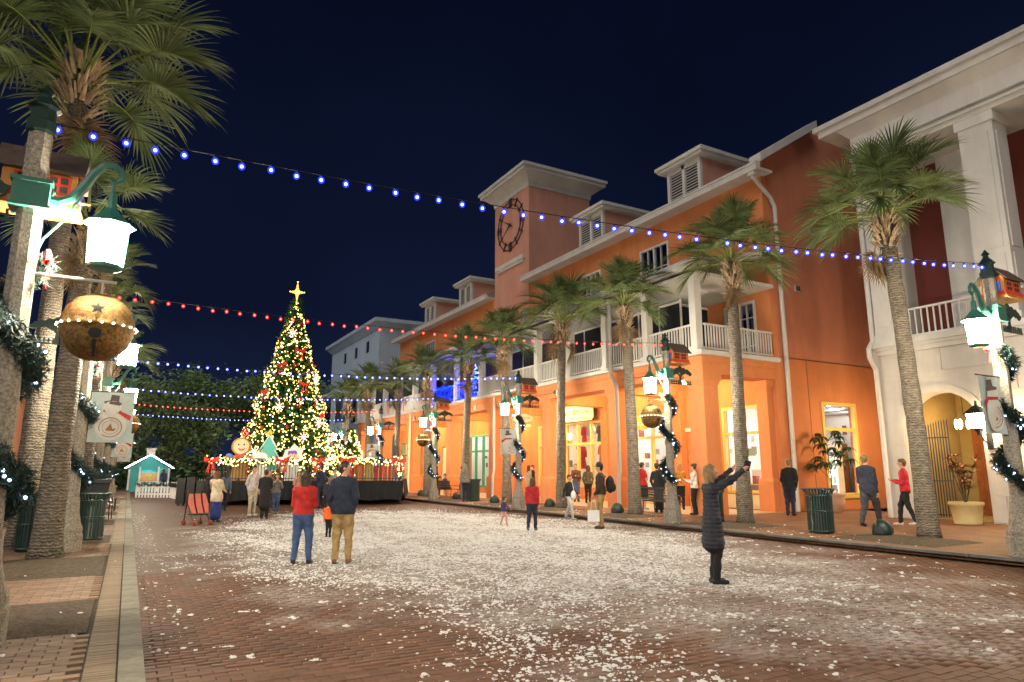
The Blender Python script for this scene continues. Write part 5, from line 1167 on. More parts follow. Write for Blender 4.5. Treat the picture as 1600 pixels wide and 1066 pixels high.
# ================================================================== kiosk and picket fences
ko = tag(empty('kiosk', (1.45, 61, 0)), 'small teal wooden kiosk with white trim at the far end', 'kiosk')
ko.scale = (.78, .78, .80)
m = MB(); w, d, h = 1.75, 1.3, 2.35
m.box(-w, -.75, -d, -d+.1, 0, h); m.box(.75, w, -d, -d+.1, 0, h); m.box(-.75, .75, -d, -d+.1, 0, .95); m.box(-.75, .75, -d, -d+.1, 2.1, h); m.box(-w, -w+.1, -d+.1, d, 0, h); m.box(w-.1, w, -d+.1, d, 0, h); m.box(-w+.1, w-.1, d-.1, d, 0, h)
m.prism([(-w, h), (w, h), (0, h+1.05)], -d, d, 'y'); m.build('wall', K['teal'], ko)
m = MB()
for x in (-w, -.82, .82, w): m.box(x-.08, x+.08, -d-.04, -d-.002, 0, h)
m.box(-.74, .74, -d-.25, -d-.002, .93, 1.0); m.build('trim', K['picket'], ko)
m = MB()
for sg in (-1, 1): m.add([(sg*(w+.35), -d-.35, h-.18), (0, -d-.35, h+1.12), (0, d+.2, h+1.12), (sg*(w+.35), d+.2, h-.18), (sg*(w+.35), -d-.35, h-.04), (0, -d-.35, h+1.28), (0, d+.2, h+1.28), (sg*(w+.35), d+.2, h-.04)], [(0,3,2,1),(4,5,6,7),(0,1,5,4),(2,3,7,6),(3,0,4,7)])
m.build('roof', K['picket'], ko)
m = MB(); m.box(-.38, .38, -d+.2, -d+.9, h+.9, h+1.7); m.box(-.48, .48, -d+.1, -d+1.0, h+1.7, h+1.8); m.build('cupola', K['picket'], ko)
m = MB(); m.box(-w+.1, w-.1, d-.2, d-.12, .9, 1.8); m.build('shelf', K['wood'], ko)
m = MB(); m.box(-.5, .5, -.1, .1, 2.2, 2.26); m.build('lamp', K['kiosklamp'], ko)
pts_ = [(sg*(w+.36)*(1-t), -d-.38, h-.12+1.25*t) for sg in (-1, 1) for t in np.linspace(0, 1, 22)]
tag(inst('roof_lights', bulbs_mesh('roof_lights', pts_, .035, K['kiosklamp'], 5, 4), ko, (0, 0, 0)), kind='stuff')
gk_, _ = garland_mesh([(-w-.2, -d-.36, h-.2), (0, -d-.36, h+1.15), (w+.2, -d-.36, h-.2)], .1, 140, 3, .12); tag(inst('garland', gk_, ko, (0, 0, 0)), kind='stuff')
m = MB(); m.box(-.055, .055, -.012, .012, 0, .82); m.prism([(-.055, .82), (.055, .82), (0, .92)], -.012, .012, 'y'); PK = m.mesh('picket', K['picket'])
def picket_fence(a, b, label, gar=False):
    A, Bv = Vector((*a, 0)), Vector((*b, 0)); L = (Bv-A).length; an = math.atan2(Bv.y-A.y, Bv.x-A.x); o = tag(empty('picket_fence', A, an), label, 'fence', 'white picket fences')
    m = MB(); m.box(0, L, .013, .05, .2, .28); m.box(0, L, .013, .05, .6, .68); m.build('rail', K['picket'], o)
    n = int(L/.19)
    for i in range(n+1): inst('picket', PK, o, (L*i/n, 0, .03))
    if gar: g_, _ = garland_mesh([(L*i/20, -.05, .86-.12*abs(math.sin(i*PI/5))) for i in range(21)], .09, 160, 6, .1); tag(inst('garland', g_, o, (0, 0, 0)), kind='stuff')
picket_fence((.55, 46.5), (2.3, 45.2), 'picket fence panel at the kerb before the kiosk', True)
picket_fence((2.3, 45.2), (2.55, 41.2), 'picket fence panel running towards the viewer', True)
picket_fence((2.55, 41.2), (5.2, 39.8), 'picket fence panel before the stage figures', True)
picket_fence((4.0, 57), (7.5, 57), 'picket fence panel right of the kiosk')
picket_fence((4.0, 52), (6.5, 50.5), 'far picket fence panel nearer the lit tree')
m = MB()
for i, (x, hh) in enumerate(((0, 1.25), (.42, 1.3), (.84, 1.15))): m.box(x, x+.36, 0, .5, .1, hh); m.cyl((x+.1, .1, 0), (x+.1, .1, .1), .05, n=8); m.cyl((x+.26, .4, 0), (x+.26, .4, .1), .05, n=8); m.box(x+.02, x+.34, -.02, -.003, .2, hh-.1)
tag(m.build('road_case', K['iron'], loc=(2.05, 35.6, 0), rz=-.3), 'black equipment cases standing at the left end of the stage', 'case')

# ================================================================== oaks at the far end
def oak(x, y, h, w, label, seed, n=5200, tint=None):
    rg = random.Random(seed); o = tag(empty('oak_tree', (x, y, 0)), label, 'oak tree', 'oaks beyond the street end'); m = MB(); tips = []
    def limb(p, d, L, r, dep):
        pts = [p]; rr = [r]
        for i in range(4):
            d = (d+Vector((rg.gauss(0, .22), rg.gauss(0, .22), rg.gauss(.04, .12)))).normalized(); p = p+d*L/4; pts.append(p); rr.append(r*(1-.11*(i+1)))
        m.tube(pts, rr, 7, cap=False)
        if dep == 0: tips.append(p); return
        for k in range(3 if dep > 1 else 4):
            a = rg.uniform(0, 2*PI); nd = (d*.6+Vector((math.cos(a), math.sin(a), rg.uniform(-.05, .55)))*.8).normalized(); limb(p, nd, L*rg.uniform(.62, .85), r*.55, dep-1)
        tips.append(p)
    limb(Vector((0, 0, 0)), Vector((rg.uniform(-.2, .2), rg.uniform(-.2, .2), 1)), h*.34, h*.035, 3)
    m.build('trunk', K['oakbark'], o, True)
    zs = max(t.z for t in tips); V = []; F = []
    T_ = np.array([tuple(t) for t in tips]); nt = len(T_)
    for i in range(n):
        t = T_[rg.randrange(nt)]; s = w*.13; c = Vector((t[0]*w/h*1.25+rg.gauss(0, s), t[1]*w/h*1.25+rg.gauss(0, s), t[2]*h/zs*.92+rg.gauss(0, s*.62)))
        if c.z < h*.22: continue
        d1 = Vector((rg.gauss(0, 1), rg.gauss(0, 1), rg.gauss(0, .6))).normalized(); d2 = d1.orthogonal().normalized(); L = rg.uniform(.13, .30); b = len(V)
        V += [tuple(c-d1*L), tuple(c+d2*L*.55), tuple(c+d1*L), tuple(c-d2*L*.55)]; F.append((b, b+1, b+2, b+3))
    tag(obj('crown', npmesh('crown', V, F, tint or K['leaf']), o), kind='stuff'); return o
for i, (x, y, h, w, lb) in enumerate(((-6, 63, 7.5, 7, 'oak left of the kiosk behind the left lamp posts'), (-1.5, 68, 9.8, 7, 'oak with pale trunk just left behind the kiosk'), (3.2, 72, 8.2, 7.5, 'oak directly behind the kiosk'), (7.8, 76, 12.2, 7.5, 'taller oak right behind the kiosk'), (12.5, 78, 12.6, 8.5, 'tallest oak, left of the big lit tree'), (17, 82, 12, 9, 'oak hidden partly by the big lit tree'), (-11, 74, 9, 9, 'oak at the far left beyond the salmon building'))):
    oak(x, y, h, w, lb, 300+i, 6500)
m = MB(); V = []; F = []; rg_ = random.Random(8)
for i in range(9000):
    x = rg_.uniform(-14, 26); y = rg_.uniform(84, 90); z = rg_.random()**.7*(3.6+1.2*math.sin(x*.5)+.8*math.sin(x*1.9)); d = Vector((rg_.gauss(0, 1), rg_.gauss(0, 1), rg_.gauss(0, 1))).normalized(); e = d.orthogonal().normalized(); L = rg_.uniform(.2, .45); b = len(V); c = Vector((x, y, z))
    V += [tuple(c-d*L), tuple(c+e*L*.6), tuple(c+d*L), tuple(c-e*L*.6)]; F.append((b, b+1, b+2, b+3))
tag(obj('treeline', npmesh('treeline', V, F, K['leaf'])), 'dark wood beyond the street end', 'wood', kind='stuff')
V = []; F = []
for i in range(2600):
    x = rg_.uniform(-5.5, -.4) if i % 2 else rg_.uniform(3.6, 12); y = rg_.uniform(62.5, 64); z = rg_.random()*.75; d = Vector((rg_.gauss(0, 1), rg_.gauss(0, 1), rg_.gauss(0, 1))).normalized(); e = d.orthogonal().normalized(); L = rg_.uniform(.06, .14); b = len(V); c = Vector((x, y, z))
    V += [tuple(c-d*L), tuple(c+e*L*.6), tuple(c+d*L), tuple(c-e*L*.6)]; F.append((b, b+1, b+2, b+3))
tag(obj('hedge', npmesh('hedge', V, F, K['schef'])), 'low clipped hedge at the far end beside the kiosk', 'hedge', kind='stuff')
V = []; F = []
for i in range(420):
    x = rg_.uniform(-4.5, -.6); y = rg_.uniform(60.6, 61.6); z = rg_.uniform(.25, .45); d = Vector((rg_.gauss(0, 1), rg_.gauss(0, 1), rg_.gauss(0, 1))).normalized(); e = d.orthogonal().normalized(); L = rg_.uniform(.06, .12); b = len(V); c = Vector((x, y, z))
    V += [tuple(c-d*L), tuple(c+e*L*.8), tuple(c+d*L), tuple(c-e*L*.8)]; F.append((b, b+1, b+2, b+3))
tag(obj('flower_bed', npmesh('flower_bed', V, F, K['star_y'])), 'yellow flower bed left of the kiosk', 'flowers', kind='stuff')

# ================================================================== street furniture
m = MB(); m.lathe([(.26, 0), (.26, .05), (.232, .06), (.232, .82), (.05, .86)], n=20); BIN_IN = m.mesh('liner', K['iron'], True)
m = MB(); m.box(-.017, .017, -.005, .005, .04, .86); m.add([(-.017, -.005, .86), (.017, -.005, .86), (.017, .005, .86), (-.017, .005, .86), (-.021, -.075, .98), (.021, -.075, .98), (.021, -.065, .98), (-.021, -.065, .98)], [(0,1,5,4),(1,2,6,5),(2,3,7,6),(3,0,4,7),(4,5,6,7)]); BIN_S = m.mesh('slat', K['dark_green'])
BIN_R = []
for z, r in ((.06, .285), (.5, .28), (.84, .285), (.985, .355)): m = MB(); m.tube([(r*math.cos(t), r*math.sin(t), z) for t in np.linspace(0, 2*PI, 33)], .014, 5, cap=False); BIN_R.append(m.mesh('hoop', K['dark_green']))
def bin_(x, y, label, s=1.0):
    o = tag(empty('trash_bin', (x, y, .135), random.uniform(0, 1)), label, 'trash bin', 'slatted trash bins'); o.scale = (s, s, s)
    inst('liner', BIN_IN, o, (0, 0, 0)); [inst('hoop', hm_, o, (0, 0, 0)) for hm_ in BIN_R]
    for k in range(30): t = 2*PI*k/30; inst('slat', BIN_S, o, (.275*math.cos(t), .275*math.sin(t), 0), (0, 0, t+PI/2))
bin_(14.75, 11.0, 'dark green slatted trash bin at the right kerb before the plant', 1.06); bin_(15.0, 30.6, 'dark green trash bin beside the man in the grey hood', 1.06); bin_(-.62, 17.6, 'dark slatted trash bin behind the second left lamp post', 1.0); bin_(-1.45, 15.9, 'dark trash bin between the left palm trunk and lamp post', 1.0)
bin_(14.9, 14.6, 'dark green trash bin half hidden behind the puffer coat', .95)
pb = tag(empty('square_planter', (-.75, 20.4, .13)), 'tall square dark planter behind the left trash bin', 'planter'); m = MB(); m.frust(-.26, .26, -.26, .26, 0, 1.18, .13); m.box(-.42, .42, -.42, .42, 1.181, 1.27); m.build('pot', K['iron'], pb)
V = []; F = []
for i in range(500): needle_strip(V, F, Vector((rg_.gauss(0, .18), rg_.gauss(0, .18), 1.28+abs(rg_.gauss(0, .10)))), rg_, .12, 2)
tag(inst('shrub', npmesh('shrub', V, F, K['garland']), pb, (0, 0, 0)), kind='stuff')
def chair(x, y, rz, label):
    o = tag(empty('cafe_chair', (x, y, .13), rz), label, 'chair', 'black café chairs on the left pavement'); m = MB(); m.box(-.22, .22, -.22, .22, .43, .46); m.build('seat', K['iron'], o)
    for a in (-1, 1):
        for b in (-1, 1): m = MB(); m.cyl((a*.2, b*.2, 0), (a*.19, b*.19, .43 if b < 0 else .88), .014, n=6); m.build('leg', K['iron'], o)
    m = MB(); m.box(-.2, .2, .18, .2, .62, .70); m.box(-.2, .2, .18, .2, .80, .88); m.build('backrest', K['iron'], o)
    for a in (-1, 1): m = MB(); m.tube([(a*.21, .2, .66), (a*.23, -.15, .66), (a*.22, -.19, .45)], .012, 5); m.build('armrest', K['iron'], o)
chair(-.55, 24.8, 1.4, 'black café chair nearest the left trash bin'); chair(-.6, 27.9, 1.8, 'black café chair farther along the left pavement'); chair(-.5, 29.8, 1.5, 'farthest black café chair on the left pavement')
def bench(x, y, rz, label):
    o = tag(empty('park_bench', (x, y, .14), rz), label, 'bench', 'black metal benches'); L = .9
    m = MB()
    for k in range(17): yy = -.22+.46*k/16; m.box(-L, L, yy, yy+.016, .43, .45)
    m.box(-L, L, -.24, -.22, .41, .46); m.box(-L, L, .24, .26, .41, .46); m.build('seat', K['iron'], o)
    m = MB()
    for k in range(26):
        x0 = -L+2*L*k/26
        for sg in (-1, 1): m.cyl((x0 if sg > 0 else x0+.14, .26, .50), (x0+.14 if sg > 0 else x0, .36, .88), .010, n=4)
    m.box(-L, L, .35, .38, .86, .91); m.box(-L, L, .25, .28, .48, .51); m.build('backrest', K['iron'], o)
    for sg in (-1, 1):
        for yy in (-.2, .28): m = MB(); m.tube([(sg*L*.92, yy, 0), (sg*L*.92, yy*.85, .43)], .022, 6); m.build('leg', K['iron'], o)
        m = MB(); m.tube([(sg*L, .30, .64), (sg*L, -.2, .64), (sg*L, -.23, .45)], .018, 6); m.build('armrest', K['iron'], o)
bench(16.2, 18.3, PI/2-.2, 'black lattice bench behind the right bell lamp post'); bench(15.9, 35.6, PI/2, 'black bench with a seated person near the stage')
m = MB(); prof = [(.21, 0), (.21, .10), (.205, .18), (.17, .27), (.10, .33), (.001, .35)]; m.lathe(prof, n=18); UPD = m.mesh('dome', K['dark_green'], True)
m = MB(); m.add([(-.11, -.214, .03), (.11, -.214, .03), (.11, -.214, .12), (.06, -.20, .19), (0, -.195, .205), (-.06, -.20, .19), (-.11, -.214, .12)], [tuple(range(7))]); UPO = m.mesh('opening', K['dark'])
for i, (x, y, lb) in enumerate(((15.35, 9.85, 'green domed ground light beside the rightmost palm'), (15.05, 19.3, 'grey-green domed ground light beside the downpipe'), (15.0, 23.6, 'domed ground light beside the palm before the clothing shop'), (14.8, 28.0, 'domed ground light between the purple toddler and the trash bin'), (15.0, 32.6, 'domed ground light behind the hooded man'), (15.0, 37.5, 'farthest domed ground light by the bench'))):
    o = tag(empty('ground_light', (x, y, .16), R(-75)), lb, 'ground light', 'domed ground lights at the palms'); inst('dome', UPD, o, (0, 0, 0)); inst('opening', UPO, o, (0, 0, 0)); inst('opening', UPO, o, (0, 0, 0), (0, 0, R(90)))
def leaf_blade(m, base, d, L, w, droop, up=Vector((0, 0, 1))):
    s = d.cross(up).normalized(); b = len(m.v); n = 4
    for i in range(n+1):
        q = i/n; c = base+d*L*q-up*droop*L*q*q; ww = w*math.sin(PI*(.12+.88*q)**.8)+.002
        m.v += [tuple(c-s*ww+up*.006), tuple(c), tuple(c+s*ww+up*.006)]
    for i in range(n):
        for j in (0, 1): e = b+3*i+j; m.f.append((e, e+1, e+4, e+3)); m.m.append(0)
# croton in a yellow pot
po = tag(empty('potted_croton', (20.75, 10.75, .13)), 'croton with reddish leaves in a round yellow pot by the gate', 'potted plant')
m = MB(); m.lathe([(.33, 0), (.35, .03), (.34, .05), (.40, .50), (.43, .52), (.44, .60), (.41, .62), (.39, .60), (.38, .55), (.001, .55)], n=24); m.build('pot', K['ypot'], po, True)
sm = MB(); rg_ = random.Random(31)
for i in range(9):
    a = rg_.uniform(0, 2*PI); tip = Vector((.42*math.cos(a)*rg_.uniform(.3, 1), .42*math.sin(a)*rg_.uniform(.3, 1), rg_.uniform(.9, 1.9))); sm.tube([(0, 0, .5), tuple(tip*.55+Vector((0, 0, .25))), tuple(tip)], [.016, .012, .008], 5)
    for k in range(2): 
        cm_ = MB(); c = tip if k == 0 else tip*.75+Vector((0, 0, .2))
        for j in range(11): t = rg_.uniform(0, 2*PI); leaf_blade(cm_, c, Vector((math.cos(t), math.sin(t), rg_.uniform(.1, .9))).normalized(), rg_.uniform(.22, .36), .035, rg_.uniform(.1, .5))
        cm_.build('leaf_tuft', K['croton'], po)
sm.build('stems', K['oakbark'], po)
# umbrella plant in a pink pot
po = tag(empty('potted_umbrella_plant', (22.5, 16.2, .13)), 'umbrella plant with drooping green leaves in a pinkish pot before the tall window', 'potted plant')
m = MB(); m.lathe([(.26, 0), (.28, .06), (.38, .22), (.42, .40), (.38, .52), (.44, .60), (.45, .66), (.40, .68), (.001, .62)], n=24); m.build('pot', K['terracotta'], po, True)
sm = MB(); sm.tube([(0, 0, .6), (.03, .02, 1.4), (0, .05, 2.4)], [.03, .024, .015], 6)
for i in range(26):
    z = rg_.uniform(1.35, 2.75); a = rg_.uniform(0, 2*PI); L = rg_.uniform(.35, .75)*(1.1-.25*(z-1.3)); tip = Vector((math.cos(a)*L, math.sin(a)*L, z+rg_.uniform(-.05, .3))); sm.tube([(0, .03, z-.2), tuple(tip)], [.010, .006], 4)
    cm_ = MB()
    for j in range(8): t = 2*PI*j/8+rg_.uniform(-.2, .2); leaf_blade(cm_, tip, Vector((math.cos(t), math.sin(t), .05)).normalized(), rg_.uniform(.22, .34), .05, rg_.uniform(.5, 1.1))
    cm_.build('leaf_tuft', K['schef'], po)
sm.build('stems', K['oakbark'], po)
# ================================================================== signs
K['sign_cream'] = mat('cream sign board', (.74, .66, .42), .6, .05, 3, .1, 20); K['letter'] = mat('brown lettering', (.14, .10, .05), .6, .1, 5, 0); K['sign_gold'] = mat('gold sign board', (.62, .38, .05), .5, .1, 3, .1, 20); K['moon_y'] = mat('sign moon print', (.55, .42, .10), .6, .1, 5, 0); K['letter_w'] = mat('ivory lettering', (.78, .74, .62), .6, .05, 5, 0)
s1 = tag(empty('shop_sign', (XW-.30, 29.75, 4.58)), 'cream board lettered gypsy moon above the clothing shop window', 'sign')
def notched(hw, hh, c=.12): return [(-hw+c, -hh), (hw-c, -hh), (hw-c, -hh+c*.6), (hw, -hh+c), (hw, hh-c), (hw-c, hh-c*.6), (hw-c, hh), (-hw+c, hh), (-hw+c, hh-c*.6), (-hw, hh-c), (-hw, -hh+c), (-hw+c, -hh+c*.6)]
m = MB(); m.prism(notched(1.55, .40), .0, .05, 'x', 0); m.prism(notched(1.60, .44), .051, .10, 'x', 1); m.build('board', [K['sign_cream'], K['letter']], s1)
text('lettering', 'GYPSY MOON', .36, K['letter'], s1, (-.006, 0, .06), (R(90), 0, R(-90))); text('small_lettering', 'BOUTIQUE · JEWELRY · GIFTS', .115, K['letter'], s1, (-.006, 0, -.24), (R(90), 0, R(-90)))
m = MB(); cr = [(.16*math.cos(t), .16*math.sin(t)) for t in np.linspace(.6, 2*PI-.6, 16)]+[(.06+.12*math.cos(t), .12*math.sin(t)) for t in np.linspace(2*PI-.8, .8, 12)]; m.prism(cr, -.004, -.001, 'x'); mo = m.build('moon_print', K['moon_y'], s1, loc=(0, .12, .10))
s2 = tag(empty('hanging_sign', (17.0, 29.3, 4.2)), 'small hanging sign lettered moon under the arcade edge', 'sign')
m = MB(); m.prism([(a*.62 if abs(a) < 2 else a, b) for a, b in ellipse_poly(0, 0, 1, .22, 24)], -.02, .02, 'y', 0); m.box(-.52, .52, -.02, .02, -.42, -.30, 0); m.cyl((-.4, 0, .2), (-.4, 0, .75), .01, n=5, mi=1); m.cyl((.4, 0, .2), (.4, 0, .75), .01, n=5, mi=1); m.cyl((-.4, 0, -.3), (-.4, 0, -.17), .01, n=5, mi=1); m.cyl((.4, 0, -.3), (.4, 0, -.17), .01, n=5, mi=1); m.build('board', [K['sign_cream'], K['letter']], s2)
text('lettering', 'GYPSY MOON', .165, K['letter'], s2, (0, -.024, 0), (R(90), 0, 0), .002)
s3 = tag(empty('oval_shop_sign', (20.2, 23.9, 3.75)), 'oval gold sign lettered dazzling hanging before the boutique window', 'sign')
m = MB(); m.prism(ellipse_poly(0, 0, .85, .33, 28), -.02, .02, 'x', 0); m.cyl((0, -.5, .25), (0, -.5, 1.4), .01, n=5, mi=1); m.cyl((0, .5, .25), (0, .5, 1.4), .01, n=5, mi=1); m.build('board', [K['sign_gold'], K['letter']], s3); text('lettering', 'Dazzling', .36, K['letter_w'], s3, (-.026, 0, -.02), (R(90), 0, R(-90)))
m = MB(); m.prism(ellipse_poly(0, 0, .2, .09, 14), 0, .03, 'x'); nb = m.build('number_plate', K['iron'], B, loc=(17.02-20.9, 26.2-17, 5.2)); 
# wreath on the boutique door
wr = tag(empty('door_wreath', (XW-.02, 21.35, 2.35)), 'gold twig wreath hanging on the orange shop door', 'wreath'); V = []; F = []
for i in range(520):
    t = rg_.uniform(0, 2*PI); r = .36+rg_.gauss(0, .05); needle_strip(V, F, Vector((rg_.gauss(-.03, .02), r*math.cos(t), r*math.sin(t))), rg_, .10, 1)
inst('twigs', npmesh('twigs', V, F, K['moon_y']), wr, (0, 0, 0))
# clothes and goods behind the shop windows
dc = [('red', (.55, .05, .03)), ('wine red', (.30, .03, .05)), ('pale grey', (.45, .42, .45)), ('lilac', (.35, .25, .45)), ('dark green', (.05, .13, .09)), ('ivory', (.65, .58, .45)), ('navy', (.04, .06, .18)), ('rust', (.40, .12, .04)), ('teal', (.04, .25, .28))]
def dress(x, y, z, s, col, label, long=1.0):
    o = tag(empty('hanging_dress', (x, y, z)), label, 'dress', 'clothes in the shop windows'); m = MB(); rgd = random.Random(int(y*100)); n = 16; rows = [(0, .17), (.12, .19), (.30, .15), (.55, .13), (.8, .2), (1.05*long, .27)]
    for zz, w in rows:
        for k in range(n): t = 2*PI*k/n; f = 1+.12*math.sin(5*t+zz*2)*(zz > .5); m.v.append((.09*f*math.sin(t)*s*(1+zz*.4), w*f*math.cos(t)*s, -zz*s))
    for i in range(len(rows)-1):
        for k in range(n): m.f.append((i*n+k, i*n+(k+1) % n, (i+1)*n+(k+1) % n, (i+1)*n+k)); m.m.append(0)
    for sg in (-1, 1): m.tube([(0, sg*.15*s, -.04*s), (0, sg*.25*s, -.25*s), (0, sg*.27*s, -.5*s)], [.06*s, .055*s, .045*s], 6)
    m.build('cloth', mat('cloth '+label[:8], col, .8, .25, 6, .2, 20), o, True); h = MB(); h.tube([(0, -.16*s, -.01), (0, 0, .07), (0, .16*s, -.01)], .008, 4); h.tube([(0, 0, .07), (0, .02, .13), (0, 0, .16)], .006, 4); h.build('hanger', K['iron'], o)
ws = ['first window pane', 'middle pane', 'right pane']
for i, (y, z, s, ci) in enumerate(((30.75, 3.7, .7, 5), (29.75, 4.0, .95, 0), (29.35, 4.0, .9, 2), (28.95, 3.9, .9, 3), (28.35, 4.0, .85, 4), (28.0, 4.0, .85, 6), (29.6, 2.9, 1.15, 1), (28.2, 2.95, 1.0, 7), (27.75, 3.0, .95, 8))):
    dress(21.75+.25*(i % 3), y+1.2, z, s, dc[ci][1], '%s garment hanging in the clothing shop window' % dc[ci][0])
def shelf_unit(x, y, w, label, mt, seed, n=4, h=2.6):
    o = tag(empty('display_shelf', (x, y, .15)), label, 'shelf', 'display shelves in the shops'); m = MB(); m.box(-.02, .35, -w/2, -w/2+.04, 0, h); m.box(-.02, .35, w/2-.04, w/2, 0, h)
    m.box(.35, .38, -w/2, w/2, 0, h); m.build('frame', mt, o); r = random.Random(seed)
    for k in range(n):
        z = .35+k*(h-.4)/n; m = MB(); m.box(0, .35, -w/2+.04, w/2-.04, z, z+.03); sb_ = m.build('board', mt, o)
        m = MB(); y_ = -w/2+.1
        while y_ < w/2-.2: ww = r.uniform(.08, .22); hh = r.uniform(.1, .38); m.box(.08, .28, y_, y_+ww, z+.031, z+.03+hh, r.randrange(5)); y_ += ww+r.uniform(.02, .1)
        m.build('goods', GOODS, sb_)
shelf_unit(24.9, 18.8, 2.4, 'lit white display shelf in the boutique end window', K['plaster'], 1); shelf_unit(24.9, 24, 2.8, 'display shelf behind the oval sign', K['plaster'], 2); shelf_unit(24.9, 29.5, 3.4, 'wooden display shelf at the back of the clothing shop', K['wood'], 3); shelf_unit(24.9, 42, 3.2, 'display shelf in the green-framed shop', K['plaster'], 4); shelf_unit(26.6, 19.3, 1.6, 'wooden shelf seen through the tall side window', K['wood'], 5); shelf_unit(21.9, 19.0, 1.3, 'low jewellery display in the boutique end window', K['plaster'], 6, 2, 1.5); shelf_unit(21.9, 24.2, 1.6, 'low display in the oval sign window', K['plaster'], 7, 2, 1.4)
for x, y, lb, mt in ((22.2, 24.0, 'round white lamp glowing in the oval sign window', 'shopcool'), (24.5, 17.9, 'bright white lamp low in the tall side window', 'shopcool'), (22.1, 18.2, 'small white lamp glowing in the boutique end window', 'shopcool')):
    o = tag(empty('display_lamp', (x, y, 1.15 if x == 24.5 else 1.7)), lb, 'lamp', 'lamps in the shop windows'); m = MB(); m.lathe([(.20, 0), (.15, .3)], (0, 0, .2), 16); m.build('lamp_shade', K[mt], o); m = MB(); m.lathe([(.09, -.5), (.09, -.47), (.015, -.45), (.015, .2)], n=10); m.build('stand', K['gold'], o)
# blue lights on the balcony bay
bb = tag(empty('balcony_lights', (17.0, 37.5, 5.8)), 'blue fairy lights draped over the balcony railing', 'string lights'); rg_ = random.Random(77); pts_ = []
for i in range(190):
    y = rg_.uniform(-3.2, 3.4); z = rg_.choice((.92+rg_.gauss(0, .05), .12+rg_.gauss(0, .05), rg_.uniform(.1, .95))); pts_.append((-.02+rg_.gauss(0, .05), y, z))
for i in range(160): pts_.append((rg_.uniform(.1, 2.8), 3.45+rg_.gauss(0, .08), rg_.uniform(.0, 1.2)+.3*math.sin(i)))
tag(inst('bulbs', bulbs_mesh('bulbs', pts_, .018, K['bluefairy'], 4, 3), bb, (0, 0, 0)), kind='stuff')
bt = tag(empty('balcony_tree', (18.0, 36.6, 5.75)), 'spiral tree of ice-blue lights on the balcony', 'light tree'); pts_ = []
for i in range(130): q = i/129; t = q*2*PI*7; r = .55*(1-q); pts_.append((r*math.cos(t), r*math.sin(t), .25+2.1*q))
m = MB(); m.tube(pts_, .012, 4); m.build('frame', K['wire'], bt); tag(inst('bulbs', bulbs_mesh('bulbs', pts_, .026, K['icefairy'], 4, 3), bt, (0, 0, 0)), kind='stuff')
# wreaths on the north parapet
for i, y in enumerate((46, 49.2)):
    o = tag(empty('balcony_wreath', (16.98, y, 6.9)), ['dark wreath with red ribbon on the parapet, nearer one', 'dark wreath with red ribbon on the parapet, farther one'][i], 'wreath', 'wreaths on the parapet'); V = []; F = []
    for k in range(500): t = rg_.uniform(0, 2*PI); r = .5+rg_.gauss(0, .08); needle_strip(V, F, Vector((rg_.gauss(0, .05), r*math.cos(t), r*math.sin(t))), rg_, .16, 1)
    inst('twigs', npmesh('twigs', V, F, K['garland']), o, (0, 0, 0)); m = MB(); m.box(-.12, -.1, -.05, .05, -1.1, -.3); m.box(-.12, -.1, .35, .45, -1.0, -.1); m.build('ribbon', K['red'], o)
# ================================================================== people
def nets(D, org, h):
    S = D < 0; n = np.array(D.shape)
    cnt = np.zeros(n-1, np.int8)
    offs = [(i, j, k) for i in (0, 1) for j in (0, 1) for k in (0, 1)]
    for o in offs: cnt += S[o[0]:n[0]-1+o[0], o[1]:n[1]-1+o[1], o[2]:n[2]-1+o[2]]
    act = (cnt > 0)&(cnt < 8); ai = np.argwhere(act); idx = -np.ones(n-1, np.int64); idx[act] = np.arange(len(ai))
    acc = np.zeros((len(ai), 3)); num = np.zeros(len(ai)); E = np.eye(3, dtype=int)
    for o in offs:
        for a in range(3):
            if o[a]: continue
            p0 = ai+np.array(o); p1 = p0+E[a]; d0 = D[p0[:, 0], p0[:, 1], p0[:, 2]]; d1 = D[p1[:, 0], p1[:, 1], p1[:, 2]]
            c = (d0 < 0) != (d1 < 0); t = np.where(c, d0/np.where(c, d0-d1, 1), 0); acc += np.where(c[:, None], np.array(o)+t[:, None]*E[a], 0); num += c
    V = (ai+acc/np.maximum(num, 1)[:, None])*h+org; quads = []
    for a in range(3):
        b, c = (a+1) % 3, (a+2) % 3; sl0 = [slice(1, None)]*3; sl0[a] = slice(0, -1)
        s0 = S[:-1, :-1, :-1] if False else None
        A0 = np.argwhere(np.ones([n[0]-1, n[1]-1, n[2]-1], bool) if False else (np.take(S, range(n[a]-1), a) != np.take(S, range(1, n[a]), a)))
        A0 = A0[(A0[:, b] >= 1)&(A0[:, c] >= 1)&(A0[:, b] < n[b]-1)&(A0[:, c] < n[c]-1)]
        if not len(A0): continue
        q = np.stack([idx[tuple((A0-db*E[b]-dc*E[c]).T)] for db, dc in ((0, 0), (1, 0), (1, 1), (0, 1))], 1)
        fl = S[tuple(A0.T)]; q[~fl] = q[~fl][:, ::-1]; quads.append(q)
    return V, np.concatenate(quads), ai
